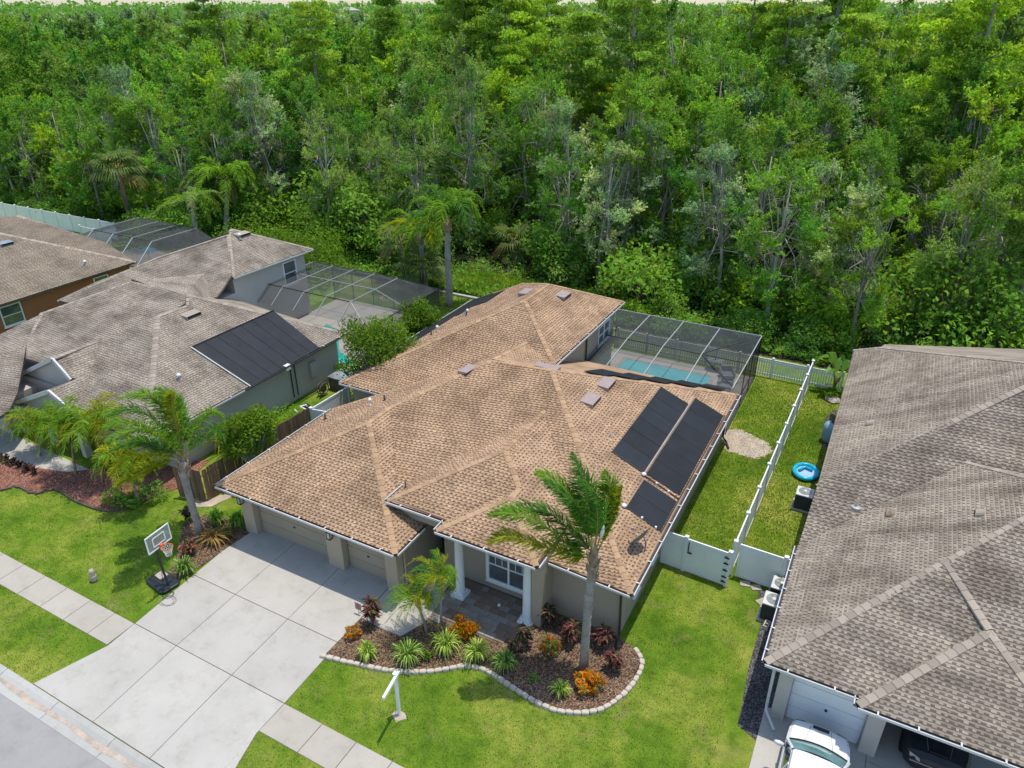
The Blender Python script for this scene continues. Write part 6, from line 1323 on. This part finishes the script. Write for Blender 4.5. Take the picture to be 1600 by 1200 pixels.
# ground cover under the trees and tall grass behind the yards
nr = np.random.default_rng(3); n = 42000; P = np.stack([nr.uniform(-100, 25, n), 48.3 + nr.exponential(5.0, n), np.zeros(n)], 1); P[:, 1] += np.where(P[:, 0] > 2, 1.0, 0); P = P[inview(P)]; P[:, 2] = nr.uniform(.05, .5, len(P))
o = cards('ground_cover', leaves(P, .34), tintn(len(P), .3), 'leaf_oak', None, 'stuff'); o['label'] = 'low leafy ground cover at the foot of the wood'
def blade_field(n, poly, hgt, wd, mat, name, label, seed, skip=None, lean=.5):
    g = np.random.default_rng(seed); xs = [p[0] for p in poly]; ys = [p[1] for p in poly]; P = np.stack([g.uniform(min(xs), max(xs), n), g.uniform(min(ys), max(ys), n)], 1); ok = np.zeros(n, bool); j = len(poly) - 1
    for i in range(len(poly)):
        (xi, yi), (xj, yj) = poly[i][:2], poly[j][:2]; c = ((yi > P[:, 1]) != (yj > P[:, 1])) & (P[:, 0] < (xj - xi) * (P[:, 1] - yi) / (yj - yi + 1e-12) + xi); ok ^= c; j = i
    P = P[ok]; P3 = np.c_[P, np.zeros(len(P))]; P = P[inview(P3, .01)]
    if skip: P = P[~skip(P)]
    m = len(P); a = g.uniform(0, 6.28, m); h = hgt * g.uniform(.5, 1.3, m); d = np.stack([np.cos(a), np.sin(a)], 1); w = np.stack([-np.sin(a), np.cos(a)], 1) * (wd * g.uniform(.6, 1.3, m))[:, None]; tip = P + d * (h * g.uniform(.1, 1, m) * lean)[:, None]
    V = np.zeros((m, 3, 3)); V[:, 0, :2] = P - w; V[:, 1, :2] = P + w; V[:, 2, :2] = tip; V[:, 2, 2] = h; V[:, :2, 2] = -.005
    patch = np.clip(.5 + .42 * np.sin(P[:, 0] * 1.1 + 1.7 * np.sin(P[:, 1] * .7)) * np.sin(P[:, 1] * .9 + 1.3 * np.sin(P[:, 0] * .6)) + .30 * np.sin(P[:, 0] * 2.9 + 2 * np.sin(P[:, 1] * 1.9)) * np.sin(P[:, 1] * 2.3 + P[:, 0]), 0, 1); T = np.clip(1 + g.normal(size=m) * .45, .3, 2.3)[:, None] * np.stack([.58 + .75 * patch, .76 + .40 * patch, .8 + .5 * patch], 1)
    dry = g.random(m) < .07 + .14 * patch; T[dry] *= (1.75, 1.05, 2.4)
    o = cards(name, V, T, mat, None, 'stuff'); o['label'] = label; return o
LAWNBOX = [(-24.9, -14.7, 17.7, 28), (-15, -5.85, 17.0, 37), (-16, -5.85, 36, 45)]
def inpoly(P, poly):
    ok = np.zeros(len(P), bool); j = len(poly) - 1
    for i in range(len(poly)):
        (xi, yi), (xj, yj) = poly[i][:2], poly[j][:2]; ok ^= ((yi > P[:, 1]) != (yj > P[:, 1])) & (P[:, 0] < (xj - xi) * (P[:, 1] - yi) / (yj - yi + 1e-12) + xi); j = i
    return ok
bedp = [(p[0], p[1]) for p in EDGE] + [(-5.8, 19.9), (-15.4, 19.9), (-15.4, 13.6)]
lbp = [(-40, 13.4)] + [(p[0], p[1]) for p in LEDGE] + [(-28, 26), (-48, 26)]
sandp = [tuple(G(x_, y_)[:2]) for x_, y_ in ((1132, 672), (1150, 670), (1168, 676), (1185, 685), (1200, 692), (1206, 704), (1196, 712), (1180, 716), (1160, 712), (1140, 706), (1132, 700))]
def sk(P):
    s = inpoly(P, bedp) | inpoly(P, lbp) | (inpoly(P, sandp) & (np.random.default_rng(1).random(len(P)) < .72))
    s |= (P[:, 1] > 10.23) & (P[:, 1] < 11.47); s |= (P[:, 0] > -23.3) & (P[:, 0] < -15.03) & (P[:, 1] > 7.7); s |= (P[:, 0] > -15.04 - (10.15 - P[:, 1]) * -.28) & (P[:, 0] < -15.03 + (10.15 - P[:, 1]) * .28) & (P[:, 1] < 10.2)
    s |= (P[:, 0] > -15.5) & (P[:, 0] < -5.8) & (P[:, 1] > 19.5); s |= (P[:, 0] > -25.9) & (P[:, 0] < -22.7) & (P[:, 1] > 13.6) & (P[:, 1] < 17.8); return s
blade_field(150000, [(-34, 7.85), (-9, 7.85), (-3.2, 11.0), (-1.4, 15.5), (-1.5, 24.4), (-5.8, 24.4), (-5.8, 19), (-15, 13.5), (-22.8, 13.5), (-26.3, 18.2), (-40, 14)], .055, .016, 'leaf_grass', 'front_grass', 'short bright green turf of the front lawns', 1, sk)
blade_field(56000, [(-5.8, 24.6), (-1.3, 25.0), (-.5, 30), (-.5, 44.6), (-5.8, 44.6)], .065, .02, 'leaf_grass', 'side_grass', 'patchy green turf of the side yards', 2, sk)
blade_field(16000, [(-36, 44.5), (-17, 44.5), (-17, 49), (-36, 49)], .07, .03, 'leaf_grass', 'rear_grass', 'short green turf behind the rear roof', 6)
blade_field(26000, [(-36, 48.4), (-18, 48.4), (-18, 53.5), (-36, 53.5)], .55, .03, 'leaf_lime', 'tall_grass', 'tall bright green grass between the lawn and the wood', 4, None, .9)
kb2 = MB().box(-36, -18, 47.9, 48.2, -.02, .16).build('rear_kerb', 'concrete_kerb'); kb2['kind'] = 'structure'
# ------------------------------------------------------------------ palms and garden plants one by one
rnd.seed(2)
b0 = G(912, 1045); D0 = hd(b0)
t = thing('queen_palm', 'tall queen palm in the front bed, fronds blown to the left', 'palm tree', tuple(b0))
P = [b0 - Vector((0, 0, .1)), GD(914, 1010, D0), GD(917, 970, D0), GD(920, 930, D0 + .05), GD(925, 895, D0 + .1), GD(927, 872, D0 + .1)]
m_ = MB(); m_.tube(P, [.17, .155, .145, .14, .15, .14], 14); m_.build('trunk', 'palm_trunk', t, smooth=True)
rg = MB()
for k in range(1, 16):
    z = k / 16; i = min(int(z * 5), 4); q = P[i].lerp(P[i + 1], z * 5 - i); rg.lathe(q, [(.15, -.012), (.158, 0), (.15, .012)], 14)
rg.build('leaf_scars', 'bark_grey', t)
bt = MB(); top = P[-1]
for j in range(13):
    a = j * 2.4; q = top - Vector((0, 0, .85 - .075 * j)); bt.tube([q - Vector((0, 0, .22)), q + Vector((math.cos(a) * .15, math.sin(a) * .15, .02)), q + Vector((math.cos(a) * .24, math.sin(a) * .24, .30))], [.10, .075, .02], 6)
bt.tube([top - Vector((0, 0, .3)), top, top + Vector((0, 0, .35)), top + Vector((0, 0, .8))], [.15, .17, .12, .05], 10); bt.build('frond_boots', 'palm_boot', t, smooth=True)
FR = [(((930, 866, 0), (900, 862, -.1), (850, 822, -.3), (800, 802, -.5), (764, 806, -.6)), 'leaf_palm', .62), (((930, 872, 0), (895, 868, -.3), (840, 852, -.6), (795, 838, -.8), (764, 848, -.9)), 'leaf_palm_yellow', .60),
      (((928, 862, 0), (910, 850, .3), (865, 806, .5), (820, 795, .6), (785, 800, .6)), 'leaf_palm_dark', .60),
      (((926, 856, 0), (920, 800, .4), (912, 752, .7), (893, 708, .8)), 'leaf_palm_dark', .66), (((924, 856, 0), (906, 800, .2), (876, 758, .3), (838, 738, .3)), 'leaf_palm', .66),
      (((926, 856, 0), (908, 812, -.3), (886, 778, -.5), (852, 752, -.6)), 'leaf_palm_dark', .62), (((932, 858, 0), (946, 810, .4), (953, 765, .7), (944, 736, .8)), 'leaf_palm', .58),
      (((934, 862, 0), (956, 815, .2), (968, 780, .3), (972, 760, .3)), 'leaf_palm_yellow', .40), (((930, 856, 0), (934, 810, -.4), (928, 775, -.6), (905, 750, -.8)), 'leaf_palm_dark', .55)]
for i, (pp, mt, ll) in enumerate(FR): frond([GD(x, y, D0 + .1 + d) for x, y, d in pp], ll * 1.1, mt, t, 80, (-.55, -.05, -.05),   .30, .044, seed=200 + i, rs=.03)
sp_ = MB(); q0, q1 = GD(938, 842, D0 - .1), GD(944, 820, D0 - .1); sp_.tube([q0, q0.lerp(q1, .5), q1], [.03, .075, .01], 8); sp_.build('spathe', 'cut_white', t, smooth=True)
b0 = G(313, 840); D0 = hd(b0); t = thing('queen_palm', 'queen palm leaning over the lawn left of the drive', 'palm tree', tuple(b0))
P = [b0 - Vector((0, 0, .1)), GD(308, 815, D0), GD(300, 790, D0), GD(292, 762, D0), GD(286, 738, D0), GD(285, 722, D0)]
m_ = MB(); m_.tube(P, [.19, .17, .155, .155, .20, .15], 12); m_.build('trunk', 'palm_trunk', t, smooth=True); bt = MB(); top = P[-1]
for j in range(12): a = j * 2.4; q = top - Vector((0, 0, .7 - .06 * j)); bt.tube([q - Vector((0, 0, .2)), q + Vector((math.cos(a) * .17, math.sin(a) * .17, .02)), q + Vector((math.cos(a) * .30, math.sin(a) * .30, .36))], [.10, .07, .02], 6)
bt.build('frond_boots', 'palm_boot', t, smooth=True)
FR = [(((285, 715, 0), (262, 690, -.3), (215, 672, -.7), (165, 690, -1.0)), 'leaf_palm', .6), (((284, 712, 0), (255, 670, 0), (212, 640, 0), (168, 650, 0)), 'leaf_palm_dark', .62), (((285, 710, 0), (262, 650, .3), (232, 618, .5), (188, 622, .6)), 'leaf_palm', .62),
      (((286, 708, 0), (276, 650, .2), (264, 618, .3), (242, 606, .3)), 'leaf_palm', .55), (((288, 712, 0), (305, 672, .3), (330, 645, .5), (350, 655, .6)), 'leaf_palm', .55), (((288, 714, 0), (312, 690, -.2), (338, 672, -.3), (352, 690, -.4)), 'leaf_palm_dark', .5),
      (((283, 716, 0), (248, 712, -.5), (200, 716, -1.0), (170, 742, -1.3)), 'leaf_palm_yellow', .55), (((284, 716, 0), (255, 700, .6), (215, 690, 1.0), (172, 705, 1.4)), 'leaf_palm_dark', .6), (((285, 710, 0), (270, 640, -.3), (268, 620, -.4), (262, 612, -.4)), 'leaf_palm_yellow', .3),
      (((286, 712, 0), (285, 660, .8), (270, 625, 1.4), (240, 615, 1.7)), 'leaf_palm_dark', .55), (((283, 716, 0), (245, 728, .2), (205, 745, .3), (180, 760, .4)), 'leaf_palm_yellow', .45), (((285, 712, 0), (246, 680, -.9), (205, 660, -1.5), (160, 668, -1.8)), 'leaf_palm', .6)]
for i, (pp, mt, ll) in enumerate(FR): frond([GD(x, y, D0 + d) for x, y, d in pp], ll * 1.2, mt, t, 70, (-.5, -.1, -.1), .40, .042, seed=300 + i, rs=.03)
# two little date palms by the walk
for i, (bx, by, path, lab) in enumerate(((668, 992, ((664, 975), (657, 955), (652, 938)), 'small date palm with curved trunk, left of its twin by the walk'), (690, 985, ((689, 960), (689, 930), (688, 908)), 'small straight date palm in front of the porch column'))):
    b0 = G(bx, by); D0 = hd(b0); t = thing('date_palm', lab, 'palm tree', tuple(b0)); P = [b0 - Vector((0, 0, .05))] + [GD(x, y, D0) for x, y in path]; m_ = MB(); m_.tube(P, [.06, .055, .05, .055], 8); m_.build('trunk', 'palm_trunk', t, smooth=True); top = P[-1]
    bb = MB(); dr_ = (P[-1] - P[-2]).normalized(); bb.tube([top - dr_ * .45, top - dr_ * .2, top + dr_ * .05], [.06, .12, .10], 10)
    for j in range(10): a = j * 2.4; q = top - dr_ * (.38 - .035 * j); bb.tube([q, q + Vector((math.cos(a) * .15, math.sin(a) * .15, .08))], [.03, .01], 5)
    bb.build('boots', 'palm_boot', t, smooth=True)
    rnd.seed(50 + i)
    for k in range(22):
        az = k * 2.399; e = rnd.uniform(.25, 1.0); fd = crown_frond(top, az, rnd.uniform(.95, 1.3), e, rnd.uniform(.35, .8), (-.75, -.15, 0)); frond(fd, .24, rnd.choice(('leaf_palm', 'leaf_palm', 'leaf_palm_yellow', 'leaf_palm_dark')), t, 36, (-.5, -.1, -.1), .30, .026, seed=400 + i * 40 + k, rs=.008, sub=False)
# palms behind the houses
def at2(px, py, tx, ty): b = G(px, py); return b, GD(tx, ty, hd(b))
b, tp = at2(702, 478, 699, 352); palm('taller of the two queen palms behind the left pool cage', b, tp, 18, 3.6, .95, r0=.24, seed=1, n=46, wid=.10, wind=(-.35, .1, 0), mats=('leaf_palm', 'leaf_palm_dark'))
b, tp = at2(666, 452, 657, 372); palm('shorter yellowish queen palm left of the taller one', b, tp, 15, 3.2, .85, r0=.19, seed=2, n=42, wid=.10, wind=(-.8, .1, -.1), mats=('leaf_palm', 'leaf_palm_yellow'))
b = G(352, 352); b = GD(352, 372, 78); b.z = 0; tp = GD(355, 286, 78); palm('drooping palm with brown stalks at the left edge of the wood', b, tp, 18, 4.6, 1.0, r0=.22, seed=3, n=40, wid=.13, dead=4, rise=(.1, .7))
b = GD(303, 360, 74); b.z = 0; tp = GD(300, 318, 74); palm('palm with a yellow hanging stalk in front of the drooping palm', b, tp, 12, 4.0, .8, r0=.2, seed=4, n=34, wid=.08, rise=(.0, .6), mats=('leaf_palm', 'leaf_olive'))
b = GD(200, 330, 82); b.z = 0; fan_palm('large grey-green cabbage palm at the left edge of the wood', b, GD(197, 262, 82).z, 40, 1.9, seed=1)
for i, (px, py, d, h, lab) in enumerate(((655, 400, 58, 2.2, 'cabbage palm clump behind the left pool cage'), (628, 385, 62, 3.2, 'fan palm in the shade left of the shorter queen palm'), (800, 385, 66, 2.0, 'fan palm in the undergrowth behind the rear roof'), (1255, 490, 56, 1.2, 'low fan palm at the wood edge behind the pool cage'), (1395, 520, 54, 1.5, 'low fan palm behind the right house ridge'))):
    b = GD(px, py, d); b.z = 0; fan_palm(lab, b, h, 22, 1.7, seed=10 + i, mat='leaf_sabal')
b = G(1302, 612); t = thing('banana_plant', 'banana plant with broad upright leaves at the corner of the right house', 'plant', tuple(b)); rnd.seed(12)
for k in range(9):
    a = k * 2.4; L_ = rnd.uniform(1.3, 2.2); d = Vector((math.cos(a), math.sin(a), 0)); o = b + Vector((0, 0, .3)); p1 = o + d * .3 + Vector((0, 0, L_ * .7)); p2 = p1 + d * .45 + Vector((0, 0, L_ * .35)); p3 = p2 + d * .5 - Vector((0, 0, .15)); w = Vector((-d.y, d.x, 0)); V = []
    for (u, v, k0, k1) in ((p1, p1.lerp(p2, .5), .05, .24), (p1.lerp(p2, .5), p2, .24, .25), (p2, p2.lerp(p3, .6), .25, .18), (p2.lerp(p3, .6), p3, .18, .02)):
        dz = Vector((0, 0, .07)); V.append([u, u + w * k0 + dz * (k0 / .25), v + w * k1 + dz * (k1 / .25), v]); V.append([u - w * k0 + dz * (k0 / .25), u, v, v - w * k1 + dz * (k1 / .25)])
    lf = cards('leaf', np.array([[tuple(q) for q in f] for f in V]), np.ones((len(V), 3)) * rnd.uniform(.8, 1.25), 'leaf_banana', t); s_ = MB(); s_.tube([b, o, p1], [.06, .04, .02], 6); s_.build('stalk', 'leaf_banana' if False else 'frond_stem', lf)
bush('yellow-green shrub beneath the banana plant', G(1300, 622), .9, .6, 'leaf_lime', 420, .14, seed=90)
# neighbour planting on the left
for i, (px, py, tx, ty, L_, lab, ms) in enumerate(((62, 712, 62, 680, 1.7, 'feathery palm clump beside the left house path', ('leaf_palm', 'leaf_palm_yellow')), (118, 742, 112, 690, 2.1, 'full bright green palm clump right of the path', ('leaf_palm', 'leaf_lime')), (160, 752, 152, 690, 2.2, 'yellowing palm clump beneath the leaning queen palm', ('leaf_palm', 'leaf_palm_yellow')), (218, 788, 205, 745, 1.8, 'low palm with golden fronds at the edge of the red mulch', ('leaf_palm_yellow', 'leaf_palm')), (-12, 668, -10, 640, 1.9, 'yellow palm frond cluster at the left edge of the picture', ('leaf_palm_yellow',)))):
    b, tp = at2(px, py, tx, ty); palm(lab, b, tp, 22, L_ * .92, .5, r0=.06, seed=20 + i, n=36, wid=.045, name='areca_palm', boots=False, mats=ms, wind=(-.22, -.05, 0), trunk='palm_boot', rise=(.55, 1.35))
for i, (px, py) in enumerate(((3, 718), (12, 722), (22, 727), (32, 731), (44, 736), (55, 741))): blades(('first', 'second', 'third', 'fourth', 'fifth', 'sixth')[i] + ' from the left of the dark ti shrubs in the red mulch', G(px, py), 26, .55, 'leaf_ti_dark', .05, seed=40 + i, name='ti_plant')
for i, (px, py, r, lab) in enumerate(((180, 785, .55, 'low green shrub in the red mulch under the golden palm'), (205, 790, .5, 'green leafy shrub right of the low one in the red mulch'), (240, 775, .8, 'shaded shrub before the wooden fence'))): bush(lab, G(px, py), .7, r, 'leaf_oak', 380, .13, seed=70 + i)
# crape myrtles and hedges
def myrtle(label, base, h, r, seed, bl=.04):
    return bush(label, base, h, r, 'leaf_myrtle', int(4600 * r), .17, seed=seed, name='crape_myrtle', cat='tree', bark='bark_pale', ncl=34, flat=.85, low=.30)
b = GD(592, 560, 39.5); b.z = 0; myrtle('large crape myrtle with pink blooms beside the left pool cage', b, GD(592, 463, 39.5).z, 2.0, 501)
C = np.array([GD(x, y, 38.6) for x, y in ((597, 466), (566, 500), (600, 512), (585, 532), (570, 515))]); V = np.concatenate([leaves(ball(14, .14, c), .09) for c in C]); cards('bloom', V, tintn(len(V), .15), 'leaf_bloom', bpy.data.objects['crape_myrtle'])
b = GD(655, 520, 45); b.z = 0; myrtle('slender crape myrtle at the right corner of the left pool cage', b, GD(655, 455, 45).z, 1.35, 502)
b = GD(392, 690, 33.5); b.z = 0; myrtle('bushy crape myrtle over the wooden fence', b, GD(395, 603, 33.5).z, 1.25, 503)
b = G(455, 668); bush('lime green shrub between the fence and the left house', b, 1.5, .9, 'leaf_lime', 900, .13, seed=80, ncl=12); b = G(352, 720); blades('variegated yellow plant leaning over the wooden fence', b + Vector((-.6, .8, 0)), 50, 1.9, 'leaf_palm_yellow', .04, seed=81, name='dracaena')
for i, (px, py, d, h, r, lab) in enumerate(((392, 385, 66, 5.0, 3.6, 'rounded light green hedge behind the left house'), (470, 395, 64, 5.2, 3.8, 'broad light green hedge right of the rounded one'), (250, 350, 80, 4.0, 3.2, 'dark green shrub mass beneath the drooping palm'))):
    b = GD(px, py, d); b.z = 0; bush(lab, b, h, r, 'leaf_myrtle' if i < 2 else 'leaf_oak', 5200, .24, seed=95 + i, ncl=26, name='hedge')
for i, (px, py, lab) in enumerate(((545, 590, 'low green shrub by the passage door'), (640, 530, 'leafy shrub below the solar strip'), (610, 548, 'dark shrub under the large crape myrtle'), (668, 512, 'small bright shrub at the cage corner'))): bush(lab, G(px, py), 1.1, .8, 'leaf_lime' if i in (1, 3) else 'leaf_oak', 520, .16, seed=85 + i)
# front bed
FL = [(576, 1028, .62, 'leftmost small striped flax clump beside the stone edging'), (638, 1035, .85, 'large striped flax clump below the curved date palm'), (697, 1018, .85, 'striped flax clump between the orange croton and the edging'), (745, 1030, .75, 'fourth striped flax clump along the edging from the drive'), (790, 1046, .75, 'green flax clump where the edging turns outward'), (875, 1085, .5, 'small bright flax clump near the round end of the bed')]
for i, (px, py, L_, lab) in enumerate(FL): blades(lab, G(px, py) + Vector((0, 0, .04)), 190, L_ * 1.2, 'leaf_flax', .020, seed=500 + i, edge=(2.3, 1.9, 3.2))
TI = [(583, 978, 1.15, 'leaf_ti', 'tall maroon ti plant at the drive corner of the front bed'), (820, 1010, .9, 'leaf_ti_dark', 'dark ti plant beside the right porch plinth'), (857, 978, .95, 'leaf_ti_dark', 'dark rosette ti plant against the front wall'), (890, 1006, .95, 'leaf_ti', 'maroon ti plant left of the tall palm trunk'), (940, 1012, .95, 'leaf_ti', 'maroon ti plant right of the tall palm trunk'), (960, 1048, .85, 'leaf_ti', 'green and maroon ti plant near the right end of the edging'), (805, 1030, .7, 'leaf_ti_dark', 'thin dark ti plant at the porch paver edge')]
for i, (px, py, h, mt, lab) in enumerate(TI): ti(lab, G(px, py) + Vector((0, 0, .04)), h * 1.15, mt, seed=600 + i, stems=8)
bush('small orange croton by the drive', G(552, 996), .55, .28, 'leaf_croton', 260, .10, seed=701, name='croton', mix=('leaf_olive', .25))
bush('round orange croton at the edge of the porch pavers', G(725, 992), .9, .55, 'leaf_croton', 900, .13, seed=702, name='croton', mix=('leaf_palm_yellow', .3))
bush('orange croton at the foot of the tall palm', G(917, 1075), .8, .48, 'leaf_croton', 820, .12, seed=703, name='croton', mix=('leaf_olive', .25))
bush('red-flowered ixora between the ti plants', G(858, 1018), .7, .42, 'leaf_oak', 520, .10, seed=704, name='ixora', mix=('leaf_red', .3))
bush('tiny dark bronze shrub in the open mulch', G(835, 1062), .3, .22, 'leaf_olive', 150, .08, seed=705); bush('little lime shrub between two flax clumps', G(666, 1030), .45, .25, 'leaf_lime', 200, .09, seed=706)
# bed by the leaning palm
blades('striped flax clump beside the basketball hoop', G(291, 896), 170, .85, 'leaf_flax', .024, seed=520, edge=(2.2, 1.9, 2.6)); ti('pink and maroon ti plant behind the hoop', G(297, 868), .85, 'leaf_ti', seed=620, stems=7)
blades('green flax clump against the garage corner', G(372, 822), 130, .85, 'leaf_oak', .03, seed=521); blades('dark strap-leaved clump left of the garage corner', G(340, 818), 130, .9, 'leaf_oak', .03, seed=522); bush('small yellow-flecked croton by the garage corner', G(350, 838), .5, .35, 'leaf_palm_yellow', 260, .1, seed=707, name='croton', mix=('leaf_olive', .5)); ti('dark ti plant behind the leaning palm trunk', G(296, 815), .95, 'leaf_ti_dark', seed=621)
o = blades('heap of dry brown palm leaves on the mulch', G(334, 848), 120, .8, 'leaf_dead', .03, seed=523, name='dead_leaves', spread=1.4)
# rocks and odds at the right house
p = G(1300, 620)
for i, (px, py, s_, lab) in enumerate(((1301, 626, .45, 'larger pale rock by the right house wall'), (1294, 604, .3, 'smaller rock near the banana plant'))):
    q = G(px, py); m_ = MB(); m_.lathe((q.x, q.y, 0), [(s_ * .8, -.05), (s_, s_ * .2), (s_ * .7, s_ * .5), (s_ * .2, s_ * .6)], 9); m_.v = [(x + rnd.uniform(-.06, .06), y + rnd.uniform(-.06, .06), z) for x, y, z in m_.v]; tag(m_.build('rock', 'paver_stone'), lab, 'rock')
SC.render.engine = 'CYCLES'
SC.cycles.max_bounces = 4; SC.cycles.transparent_max_bounces = 8; SC.cycles.diffuse_bounces = 2; SC.cycles.glossy_bounces = 2; SC.cycles.transmission_bounces = 3
